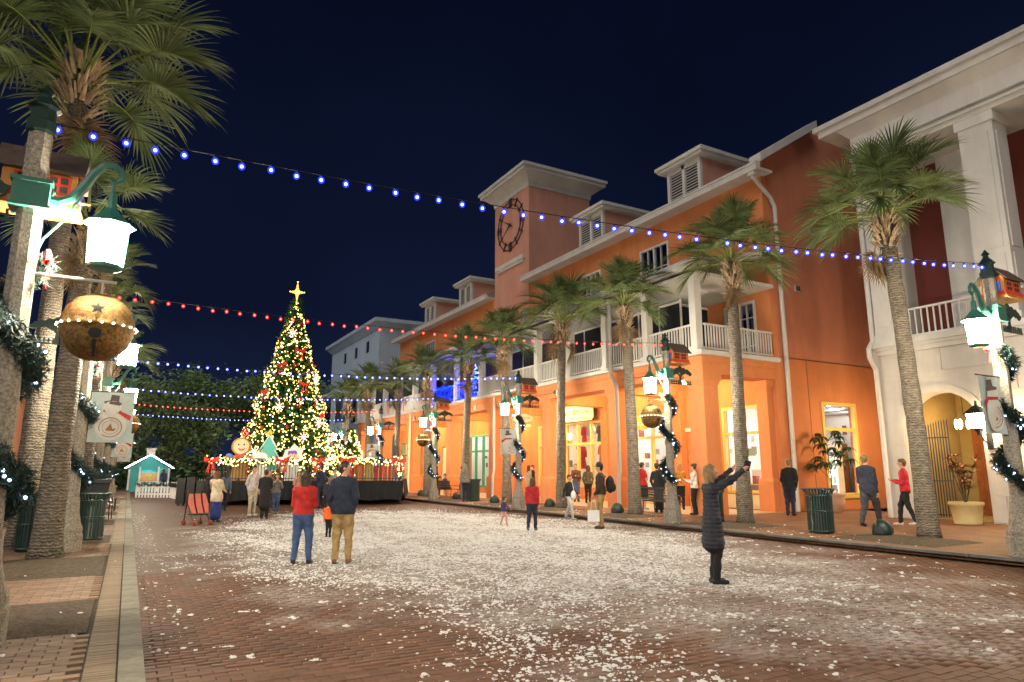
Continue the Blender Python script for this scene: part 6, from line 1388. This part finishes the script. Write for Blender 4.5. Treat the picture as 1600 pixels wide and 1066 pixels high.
def sdf(prims, h, wr=None, sub=None):
    lo = np.array([min(min(p[0][i], p[1][i])-max(p[2], p[3]) for p in prims) for i in range(3)])-3*h; hi = np.array([max(max(p[0][i], p[1][i])+max(p[2], p[3]) for p in prims) for i in range(3)])+3*h
    n = np.ceil((hi-lo)/h).astype(int)+1; D = np.full(n, .25); M = np.full(n, 9.0); Lb = np.zeros(n, np.int8)
    ax = [lo[i]+h*np.arange(n[i]) for i in range(3)]
    for a, b, ra, rb, lab, k, sc in prims:
        a = np.array(a, float); b = np.array(b, float); rm = max(ra, rb)+k+3*h
        i0 = np.maximum(0, ((np.minimum(a, b)-rm-lo)/h).astype(int)); i1 = np.minimum(n, ((np.maximum(a, b)+rm-lo)/h).astype(int)+2)
        X, Y, Zg = np.meshgrid(*[ax[i][i0[i]:i1[i]] for i in range(3)], indexing='ij'); s = np.array(sc)
        P_ = np.stack([X-a[0], Y-a[1], Zg-a[2]], -1)*s; ab = (b-a)*s; L2 = ab@ab; t = np.clip(P_@ab/L2, 0, 1) if L2 > 1e-9 else np.zeros(X.shape)
        d = (np.linalg.norm(P_-t[..., None]*ab, axis=-1)-(ra+t*(rb-ra)))/(s.max()**.5)
        w = tuple(slice(i0[i], i1[i]) for i in range(3)); D0 = D[w]
        if k > 0: hh = np.clip(.5+.5*(D0-d)/k, 0, 1); D[w] = D0*(1-hh)+d*hh-k*hh*(1-hh)
        else: D[w] = np.minimum(D0, d)
        m_ = d < M[w]; M[w] = np.where(m_, d, M[w]); Lb[w] = np.where(m_, lab, Lb[w])
    X, Y, Zg = np.meshgrid(*ax, indexing='ij')
    if wr: D = wr(D, Lb, X, Y, Zg)
    if sub is not None:
        for c, r in sub: D = np.maximum(D, r-np.sqrt((X-c[0])**2+(Y-c[1])**2+(Zg-c[2])**2))
    V, Q, ai = nets(D, lo, h); lv = Lb[ai[:, 0], ai[:, 1], ai[:, 2]]
    return V, Q, lv[Q[:, 0]]
ARM = dict(down=((.14, .0, -1), (.04, .14, -1)), pocket=((.24, -.14, -1), (-.22, .32, -.85)), phone=((.12, .18, -1), (-.42, .9, .30)), crossed=((.2, .16, -1), (-.95, .5, .12)), raised=((.20, .80, .42), (.10, .78, .62)), fwd=((.12, .42, -1), (.0, .8, -.6)), back=((.14, -.42, -1), (.08, -.1, -1)), face=((.22, .38, -.9), (-.42, .28, .95)), hold=((.10, .05, -1), (-.05, .55, -.75)), push=((.1, .5, -.9), (0, .95, -.35)), out=((.75, .1, -.65), (.6, .3, -.5)))
CM = {}
def cm(col, kind):
    key = (tuple(col), kind)
    if key not in CM: CM[key] = mat(kind+' cloth' if kind != 'skin' else 'skin', col, .55 if kind in ('skin', 'hair', 'shoe') else .85, .12 if kind == 'skin' else .38, 11, .25, 60)
    return CM[key]
SKIN = (.52, .28, .18); SKIN2 = (.30, .15, .09)
K['eye'] = mat('eye', (.02, .015, .015), .3, .1, 5, 0); K['lip'] = mat('lip', (.30, .09, .07), .5, .1, 5, 0)
def person(x, y, z, H, view, label, top, bot, shoe=(.02, .02, .02), hair=(.05, .03, .02), style='short', al='down', ar='down', hv=0.0, stride=0.0, wide=0.0, coat=None, puffy=False, short=False, shorts=False, skirt=None, skin=SKIN, vox=.016, thick=1.0, sit=False, kid=False, hood=None, bend=0.0, nod=0.0, boots=False, hem=None):
    s = H/1.75; az = math.degrees(math.atan2(x, y)); rz = R(-(az+view)); h = vox/s
    pr = []; hs = 1.28 if kid else 1.0
    def add(a, b, ra, rb, lab, k=.03, sc=(1, 1, 1)): pr.append((a, b, ra, rb, lab, k, sc))
    hz = .92 if not sit else .50; up = Vector((0, math.sin(bend), math.cos(bend)))
    swy = math.sin(x*7.3+y*3.1)*.06
    def T(q): q = Vector(q); q = Vector((q.x+swy*max(0, q.z-hz)+.02*math.sin(y*5), q.y, q.z+(q.x*swy*.8 if q.z > hz else 0))); return tuple(Vector((q.x, 0, hz))+Vector((0, q.y, 0))+up*(q.z-hz) if q.z > hz else q) if not sit else tuple(Vector((q.x, q.y, q.z-.42)))
    bl = 2; lr = .098*thick; hem = (coat-.10 if coat else .90) if hem is None else hem
    for sg in (-1, 1):
        hip = Vector((sg*.088, 0, hz)); st_ = stride*sg
        if sit: knee = Vector((sg*.10, .42, .50)); ank = Vector((sg*.10, .44, .09))
        else:
            ank = Vector((sg*(.085+wide), st_, .085+(.05 if st_ < -.1 else 0))); knee = (hip+ank)/2+Vector((0, .05+.05*abs(st_), .02))
        skl = 0 if shorts else bl
        add(hip, knee, lr, .070*thick, bl, .05); add(knee, ank, .066*thick, .054 if not shorts else .040, skl if not boots else bl, .02)
        if boots: add(knee.lerp(ank, .45), ank, .058, .052, 3, .01)
        if shorts: add(hip, knee, lr*1.1, .085*thick, bl, .02)
        pitch = -.35 if st_ < -.12 else 0
        add(ank+Vector((0, -.035, -.045)), ank+Vector((sg*.02, .155, -.052+pitch*.1)), .042, .034, 3, .015)
    add((-.07, 0, hz+.03), (.07, 0, hz+.03), .115*thick, .115*thick, bl, .04, (1, 1.15, 1))
    if coat is None: add(T((0, .0, .95)), T((0, .0, 1.06)), .158*thick, .145*thick, 1, .03, (1, 1.2, 1))
    else: add((0, 0, coat), T((0, 0, 1.02)), (.19 if not puffy else .20)*thick, .155*thick, 1, .03, (1, 1.2, 1))
    if skirt: add((0, 0, skirt), (0, 0, .95), .17*thick, .13*thick, 2, .03, (1, 1.15, 1))
    add(T((0, 0, 1.05)), T((0, .005, 1.32)), .142*thick, .158*thick, 1, .04, (1, 1.35, 1))
    add(T((-.135, -.005, 1.385)), T((.135, -.005, 1.385)), .072*thick, .072*thick, 1, .05, (1, 1.1, 1))
    add(T((0, -.005, 1.42)), T((0, 0, 1.455)), .075, .062, 1, .03)
    add(T((0, 0, 1.45)), T((0, .012, 1.55)), .054, .052, 0, .015)
    # head, turned by hv
    hc = Vector(T((0, .02, 1.62))); ch, sh = math.cos(R(-hv)), math.sin(R(-hv))
    def Hd(q): q = Vector(q)*hs; q = Vector((q.x, q.y*math.cos(nod)+q.z*math.sin(nod), -q.y*math.sin(nod)+q.z*math.cos(nod))); return tuple(hc+Vector((q.x*ch-q.y*sh, q.x*sh+q.y*ch, q.z+(.04 if kid else 0))))
    add(Hd((0, -.012, .045)), Hd((0, .015, .04)), .083*hs, .080*hs, 0, .02); add(Hd((0, .02, .0)), Hd((0, .035, -.055)), .066*hs, .047*hs, 0, .03)
    add(Hd((0, .092, .022)), Hd((0, .112, -.008)), .010*hs, .016*hs, 0, .012)
    for sg in (-1, 1):
        add(Hd((sg*.079, -.005, .02)), Hd((sg*.080, -.01, -.01)), .017*hs, .013*hs, 0, .008)
        add(Hd((sg*.032, .083, .032)), Hd((sg*.030, .084, .032)), .0125*hs, .0125*hs, 4, .0)
    add(Hd((-.02, .083, -.042)), Hd((.02, .083, -.042)), .008*hs, .008*hs, 5, .004)
    hands = {}
    for sg, ps in ((-1, al), (1, ar)):
        U, F = ARM[ps] if isinstance(ps, str) else ps
        U = Vector((U[0]*sg, U[1], U[2])).normalized(); F = Vector((F[0]*sg, F[1], F[2])).normalized()
        sh_ = Vector(T((sg*(.165+.02*(thick-1)), -.005, 1.385))); el = sh_+U*.285; wr_ = el+F*.245; r0 = .060*(1.2 if puffy else 1)*thick; lab2 = 0 if short else 6
        add(sh_, sh_.lerp(el, .55) if short else el, r0, .052*thick if not short else .062*thick, 6, .03)
        if short: add(sh_, el, .045*thick, .040*thick, 0, .02)
        add(el, wr_, .046*(1.2 if puffy else 1) if not short else .040, .036 if not short else .029, lab2, .02)
        hands[sg] = wr_+F*.08
        up_ = Vector((0, 0, 1)) if abs(F.z) < .8 else Vector((0, 1, 0)); sd_ = F.cross(up_).normalized()*sg; nn = sd_.cross(F).normalized()
        add(wr_, wr_+F*.075, .027, .032, 0, .012); fr = max(.0085, .55*h)
        for j, (o_, ln) in enumerate(((-.030, .055), (-.010, .07), (.010, .065), (.029, .048))):
            k0 = wr_+F*.08+sd_*o_; k1 = k0+F*ln*.5-nn*.008; k2 = k1+(F*.75-nn*.65)*ln*.5
            add(k0, k1, fr, fr, 0, .004); add(k1, k2, fr, fr*.9, 0, .003)
        t0 = wr_+F*.025-sd_*.028; add(t0, t0+(F*.7-sd_*.6).normalized()*.05, fr*1.15, fr, 0, .006)
    ph = x*3.1+y
    def wr(D, Lb, X, Y, Zg):
        if not sit:
            Lb[(Lb == 1)&(Zg < hem)] = 2; Lb[(Lb == 2)&(Zg >= hem)] = 1
        Lb[(Lb == 6)] = 1; c = (Lb == 1)|(Lb == 2); n_ = np.sin(26*Zg+9*X+ph+3*np.sin(11*Y+ph))*np.sin(19*X+13*Y+7*Zg+ph*2)
        D = D+np.where(c, .0085*n_, 0)
        if puffy: D = D-np.where(Lb == 1, .013*(np.abs(np.sin(PI*Zg/.062))-.5), 0)
        return D
    V, Q, lab = sdf(pr, h, wr)
    mats = [cm(skin, 'skin'), cm(top, 'top'), cm(bot, 'bottom'), cm(shoe, 'shoe'), K['eye'], K['lip']]
    o = tag(empty('person', (x, y, z), rz), label, 'person', 'people in the street')
    b = obj('body', npmesh('body', V*s, Q, mats, lab, True), o)
    hp = []
    def addh(a, b_, ra, rb, sc=(1, 1, 1), k=.02): hp.append((a, b_, ra, rb, 0, k, sc))
    if style != 'none':
        addh(Hd((0, -.018, .052)), Hd((0, .004, .058)), .091*hs, .086*hs); addh(Hd((0, -.035, .01)), Hd((0, -.038, -.03)), .076*hs, .056*hs)
        if style in ('long', 'bob'):
            ln = -.28 if style == 'long' else -.13; wv = .088 if style == 'long' else .095
            addh(Hd((0, -.045, .0)), tuple(Vector(Hd((0, -.055, -.06)))+Vector((0, -.01, ln+.08))), wv*hs, .078, (1, 1.5, 1), .03)
            for sg in (-1, 1): addh(Hd((sg*.072, -.01, .03)), tuple(Vector(Hd((sg*.075, -.01, -.05)))+Vector((sg*.01, 0, ln*.55))), .034*hs, .026, (1, 1, 1), .02)
        if style == 'bun': addh(Hd((0, -.09, .10)), Hd((0, -.095, .10)), .045, .045)
        if style in ('hood', 'veil'):
            addh(Hd((0, -.02, .05)), Hd((0, -.03, -.05)), .112*hs, .108*hs); addh(Hd((0, -.03, -.06)), tuple(Vector(T((0, -.02, 1.40)))), .095, .13)
        sub = [(Hd((0, .105, -.025)), .088*hs)] if style != 'veil' else [(Hd((0, .12, .005)), .075*hs)]
        if style == 'cap':
            addh(Hd((0, .0, .075)), Hd((0, .0, .08)), .098*hs, .096*hs)
            sub = [(Hd((0, .105, -.055)), .095*hs)]
        hw = lambda D, Lb, X, Y, Zg: D+.006*np.sin(55*X+4*np.sin(9*Zg))*np.sin(47*Y+6*np.sin(8*Zg)+1)
        hr = sdf(hp, max(h, .011/s), hw if style in ('short', 'long', 'bob', 'bun') else None, sub); V, Q, _ = hr
        obj({'hood': 'hood', 'veil': 'veil', 'cap': 'cap'}.get(style, 'hair'), npmesh('hair', V*s, Q, cm(hair, 'hair'), None, True), o)
        if style == 'cap':
            m = MB(); rim = [Hd((.085*math.sin(t), .075+.10*math.cos(t), .055-.02*math.cos(t))) for t in np.linspace(-1.45, 1.45, 11)]; inn = [Hd((.088*math.sin(t), .05+.04*math.cos(t), .062)) for t in np.linspace(-1.45, 1.45, 11)]
            m.add(inn+rim+[tuple(Vector(p)+Vector((0, 0, .008))) for p in inn+rim], [(i, i+1, 12+i, 11+i) for i in range(10)]+[(22+i, 33+i, 34+i, 23+i) for i in range(10)]+[(11+i, 12+i, 34+i, 33+i) for i in range(10)]); m.xf(Matrix.Scale(s, 4)); m.build('cap_peak', cm(hair, 'hair'), o)
    o['_h'] = 0
    del o['_h']
    Mw = Matrix.Translation((x, y, z)) @ Matrix.Rotation(rz, 4, 'Z')
    return o, Mw, {k: v*s for k, v in hands.items()}, s, rz
BLK = (.012, .012, .014); NAVY = (.018, .024, .045); DEN = (.055, .10, .23); KH = (.36, .24, .10); GRY = (.22, .21, .20); BLOND = (.24, .15, .07); BRN = (.07, .035, .018)
# --- in the street
pS = person(7.61, 7.51, 0, 1.70, 72, 'woman in long dark puffer coat raising a phone overhead', (.030, .032, .045), BLK, BLK, BLOND, 'bob', ar='raised', al='raised', coat=.62, puffy=True, vox=.0115, wide=-.02, nod=-.25, boots=True)
person(2.81, 12.63, 0, 1.60, 12, 'woman seen from behind in red sweater and blue jeans', (.42, .022, .018), DEN, BLK, (.035, .02, .014), 'long', al='phone', ar='phone', wide=.06, vox=.012, thick=1.14, hem=.93)
person(3.43, 12.28, 0, 1.77, 8, 'man in dark jacket and khaki trousers looking right over his shoulder', NAVY, KH, (.16, .08, .04), (.04, .022, .014), 'short', al='pocket', ar='pocket', hv=85, wide=.03, vox=.012, thick=1.16, hem=.84)
person(4.45, 17.2, 0, .84, 20, 'toddler in bright orange jacket half hidden behind the man', (.75, .12, .02), BLK, BLK, BRN, 'short', vox=.012, kid=True, thick=1.15)
person(9.86, 18.07, 0, .82, 60, 'toddler in purple top running on the foam snow', (.05, .035, .12), (.55, .30, .26), (.5, .4, .35), BRN, 'short', al='out', ar='out', stride=.17, vox=.011, kid=True, thick=1.1)
person(9.71, 16.2, 0, 1.42, 15, 'girl in red jacket with grey hood walking away', (.42, .02, .025), NAVY, (.12, .12, .14), BRN, 'long', al='down', ar='down', stride=.16, vox=.013, thick=1.08)
pB = person(13.04, 19.31, .0, 1.47, 120, 'boy in black top and light grey trousers by the kerb', BLK, (.42, .42, .42), (.3, .3, .32), BRN, 'short', al='fwd', ar='back', stride=.2, vox=.014)
pM = person(11.85, 15.93, 0, 1.82, -85, 'man in dark jacket and cap with backpack, facing left', (.035, .028, .024), KH, (.08, .05, .03), BLK, 'cap', al='hold', ar='hold', wide=.02, vox=.0125, thick=1.1)
# --- before the shops
person(18.4, 25.7, .14, 1.70, 10, 'woman in olive jacket looking into the clothing shop window', (.10, .085, .045), BLK, BLK, BRN, 'long', al='pocket', ar='pocket')
person(18.8, 27.2, .14, 1.78, 170, 'man in brown jacket standing at the clothing shop window', (.10, .05, .03), DEN, BLK, (.03, .02, .015), 'short', al='phone', ar='phone')
person(17.5, 20.8, .14, 1.78, 55, 'man in red t-shirt and black shorts with folded arms', (.45, .02, .02), BLK, (.3, .3, .3), (.05, .03, .02), 'short', al='crossed', ar='crossed', short=True, shorts=True, thick=1.2)
person(17.67, 20.0, .14, 1.72, -40, 'woman with reddish hair and dark top by the bench', (.03, .035, .035), BLK, BLK, (.35, .05, .05), 'long', al='phone', ar='down')
person(16.6, 18.9, .14, 1.74, 20, 'person in dark jacket half hidden behind the bell lamp post', BLK, NAVY, BLK, (.04, .03, .02), 'short', al='pocket', ar='pocket')
person(18.6, 19.9, .14, 1.74, 5, 'woman with long blond hair and mustard sweater', (.50, .22, .03), BLK, BLK, (.40, .20, .06), 'long', al='phone', ar='phone')
person(16.9, 17.4, .14, 1.70, -75, 'woman in white top and black leggings near the bench', (.62, .55, .50), BLK, BLK, (.03, .02, .015), 'bun', al='phone', ar='phone', vox=.014)
person(19.3, 19.6, .14, 1.84, 160, 'dark-haired man standing behind the blond and white-topped women', GRY, NAVY, BLK, (.03, .02, .015), 'short')
person(19.45, 15.62, .13, 1.86, 15, 'man in black jacket standing alone before the end pilaster', BLK, NAVY, BLK, (.22, .15, .09), 'short', al='pocket', ar='pocket', vox=.013, thick=1.15)
person(17.4, 11.45, .13, 1.90, 30, 'man in dark blue jacket striding past the planter', (.03, .035, .06), (.05, .05, .06), BLK, (.25, .15, .06), 'short', al='hold', ar='down', stride=.24, vox=.013, thick=1.2)
person(18.7, 11.22, .13, 1.80, -80, 'person in red jacket walking beside the rightmost palm', (.50, .02, .03), BLK, (.55, .5, .48), (.12, .05, .02), 'short', al='phone', ar='phone', stride=.2, vox=.013)
person(14.5, 34.2, .13, 1.70, 90, 'woman in black robe and veil beside the stage', BLK, BLK, BLK, BLK, 'veil', al='phone', ar='phone', coat=.35, skirt=.12)
person(14.4, 30.3, .13, 1.78, 15, 'man in grey hooded sweater and dark trousers by the bin', (.20, .18, .15), (.02, .022, .04), BLK, (.20, .18, .15), 'hood', al='pocket', ar='pocket')
person(16.5, 35.2, .14, 1.68, -60, 'person in lavender shirt behind the hooded man', (.34, .26, .34), (.10, .09, .09), BLK, BRN, 'short')
person(15.95, 36.3, .14, 1.70, -120, 'person in dark clothes seated on the far bench', (.06, .06, .07), (.04, .04, .05), (.5, .5, .5), BRN, 'short', al='phone', ar='phone', sit=True)
# --- before the stage
person(2.55, 23.8, 0, 1.60, 20, 'woman in cream cardigan pushing the stroller', (.55, .45, .32), (.02, .04, .18), BLK, (.12, .06, .03), 'bob', al='push', ar='push', skirt=.25, coat=.80, thick=1.1)
person(2.95, 29.6, 0, 1.66, 160, 'dark-dressed person behind the woman with the stroller', (.03, .02, .03), BLK, BLK, (.10, .06, .03), 'short', al='face', ar='phone')
person(4.17, 24.63, 0, 1.64, 0, 'person in long black coat seen from behind near the stage', BLK, BLK, BLK, (.05, .03, .03), 'bun', coat=.50, al='phone', ar='phone', thick=1.12)
person(4.05, 26.6, 0, 1.78, 150, 'man in pale grey jacket before the stage', (.45, .40, .40), (.38, .34, .27), (.5, .48, .45), (.03, .02, .015), 'short', al='down', ar='pocket')
person(4.85, 28.4, 0, 1.62, 170, 'woman with fair hair between the black coat and the boy', (.15, .12, .10), BLK, BLK, (.30, .18, .08), 'long')
person(5.09, 27.69, 0, 1.48, 175, 'boy in grey sweater with hands before his chest', (.14, .13, .12), (.04, .06, .13), (.2, .2, .2), (.14, .06, .03), 'short', al='face', ar='face')
person(6.55, 30.9, 0, 1.58, 170, 'woman in peach top holding a hand to her face', (.50, .26, .20), (.10, .08, .08), BLK, (.06, .03, .02), 'long', al='face', ar='face')
person(7.5, 30.5, 0, 1.86, -40, 'tall man in navy jacket before the stage', (.018, .025, .06), NAVY, BLK, (.05, .03, .02), 'short', al='phone', ar='phone')
person(8.0, 30.2, 0, 1.68, 150, 'person in grey sweater left of the man in khaki', (.24, .21, .18), (.05, .05, .06), BLK, (.10, .05, .03), 'short', al='face', ar='down')
person(6.97, 27.4, 0, 1.28, 30, 'child in dark hooded jacket behind the red sweater', (.03, .03, .035), BLK, BLK, (.03, .02, .02), 'short', kid=True)
person(2.45, 58.6, 0, 1.72, 10, 'person in blue jacket at the kiosk counter', (.03, .035, .10), NAVY, BLK, BRN, 'long', vox=.02)
person(5.75, 31.6, 0, 1.70, -30, 'person in brown coat close to the stage skirt', (.10, .055, .03), BLK, BLK, BRN, 'short', al='pocket', ar='pocket', coat=.72)
person(3.55, 30.6, 0, 1.60, 20, 'person in grey-blue top left of the pale grey jacket', (.10, .12, .17), NAVY, BLK, BLK, 'long')
person(17.0, 28.6, .14, 1.72, 60, 'person in beige coat walking under the arcade edge', (.34, .25, .16), BLK, BLK, BRN, 'long', stride=.15, coat=.7)
person(18.9, 31.4, .14, 1.76, -100, 'person in black shirt under the hanging sign', BLK, DEN, BLK, BLK, 'short', al='phone', ar='phone')
person(18.2, 38.8, .14, 1.74, -70, 'person in white shirt under the far arcade', (.55, .52, .48), NAVY, BLK, BRN, 'short', stride=.15, vox=.02)
person(8.9, 31.6, 0, 1.66, 160, 'person in dark red top right of the grey sweater', (.20, .02, .03), BLK, BLK, BRN, 'long', al='phone', ar='phone')
# --- things they carry
def held(pt, M): return M @ Vector(pt)
hp_ = held(pS[2][1], pS[1]); ph = tag(empty('phone', hp_, pS[4]), 'black phone held up by the woman in the puffer coat', 'phone'); m = MB(); m.box(-.045, .045, -.006, .006, -.05, .11); m.build('case', K['iron'], ph); m = MB(); m.box(-.040, .040, -.008, -.0065, -.044, .104); m.build('screen', K['dark'], ph)
ph.rotation_euler = (.5, .3, pS[4]+1.2)
s_ = pM[3]; bp = tag(empty('backpack', held((0, -.26*s_, 1.18*s_), pM[1]), pM[4]), 'black backpack on the man in the cap', 'backpack')
m = MB(); m.ell((0, 0, 0), (.17, .13, .25), 14, 10); m.ell((0, -.08, -.08), (.13, .09, .13), 12, 8); m.build('sack', K['black'], bp, True)
for sg in (-1, 1): m = MB(); m.tube([(sg*.09, .10, .20), (sg*.11, .22, .27), (sg*.12, .36, .20), (sg*.13, .40, .02), (sg*.14, .25, -.14), (sg*.10, .08, -.18)], .018, 6); m.build('strap', K['iron'], bp)
K['kraft'] = mat('kraft paper', (.42, .24, .10), .8, .12, 6, .2, 30); K['whitebag'] = mat('white bag', (.7, .7, .7), .6, .06, 5, .1, 20)
hp_ = held(pM[2][-1], pM[1]); pg = tag(empty('paper_bag', hp_-Vector((0, 0, .50)), pM[4]), 'brown paper bag held by the man with the backpack', 'bag')
m = MB(); m.box(-.08, .08, -.15, .15, 0, .36); m.build('bag', K['kraft'], pg); m = MB(); m.tube([(0, -.08, .36), (0, -.07, .47), (0, 0, .51), (0, .07, .47), (0, .08, .36)], .006, 5); m.build('handle', K['kraft'], pg)
pg = tag(empty('white_bag', hp_-Vector((.10, .16, .66)), pM[4]), 'white shopping bag below the brown paper bag', 'bag'); m = MB(); m.box(-.07, .07, -.16, .16, 0, .30); m.build('bag', K['whitebag'], pg); m = MB(); m.tube([(0, -.08, .30), (0, -.04, .60), (0, .04, .60), (0, .08, .30)], .006, 5); m.build('handle', K['whitebag'], pg)
hp_ = held((.0, .20*pB[3], .95*pB[3]), pB[1]); pg = tag(empty('small_white_bag', hp_, pB[4]), 'small white bag carried by the boy at the kerb', 'bag'); m = MB(); m.ell((0, 0, 0), (.12, .08, .15), 12, 8); m.build('bag', K['whitebag'], pg, True); m = MB(); m.tube([(-.05, 0, .13), (-.1, -.1, .45), (0, -.18, .52)], .008, 5); m.build('strap', K['whitebag'], pg)
# --- stroller
K['pinkc'] = mat('coral stroller cloth', (.62, .16, .12), .8, .12, 5, .2, 25); K['rubber'] = mat('red wheel', (.35, .06, .04), .6, .2, 6, .1, 20)
sr = tag(empty('stroller', (1.95, 22.9, 0), R(20)), 'coral umbrella stroller beside the woman in the cream cardigan', 'stroller')
m = MB(); pf = [(-.24, .14, .92), (.24, .14, .92), (.30, .02, .62), (.24, -.16, .36), (-.24, -.16, .36), (-.30, .02, .62)]; m.add(pf+[(a, b-.05, c) for a, b, c in pf], [(0, 1, 2, 5), (5, 2, 3, 4), (6, 11, 8, 7), (11, 10, 9, 8)]+[(i, 6+i, 6+(i+1) % 6, (i+1) % 6) for i in range(6)]); m.build('seat', K['pinkc'], sr)
m = MB(); m.add([(-.2, -.2, .33), (.2, -.2, .33), (.2, .2, .33), (-.2, .2, .33), (-.2, -.2, .30), (.2, -.2, .30), (.2, .2, .30), (-.2, .2, .30)], [(0, 1, 2, 3), (4, 7, 6, 5), (0, 4, 5, 1), (1, 5, 6, 2), (2, 6, 7, 3), (3, 7, 4, 0)]); m.build('seat_base', K['black'], sr)
for sg in (-1, 1):
    m = MB(); m.tube([(sg*.25, .40, 1.0), (sg*.25, .28, 1.02), (sg*.25, -.05, .35), (sg*.25, -.35, .08)], .014, 6); m.tube([(sg*.25, .18, .75), (sg*.25, .32, .08)], .014, 6); m.build('frame', K['iron'], sr)
    for yy in (-.36, .33):
        m = MB()
        for dx in (-.03, .03): m.tube([(sg*.25+dx, yy+.06*math.cos(t), .075+.06*math.sin(t)) for t in np.linspace(0, 2*PI, 15)], .016, 6, cap=False); m.cyl((sg*.25+dx-.012, yy, .075), (sg*.25+dx+.012, yy, .075), .045, n=10)
        m.build('wheel', K['rubber'], sr)
for x_ in (-.11, .11): m = MB(); m.add([(x_-.025, .085, .93), (x_+.025, .085, .93), (x_+.025, -.03, .63), (x_-.025, -.03, .63), (x_+.025, -.215, .36), (x_-.025, -.215, .36)], [(0, 1, 2, 3), (3, 2, 4, 5)]); m.build('strap', K['black'], sr)
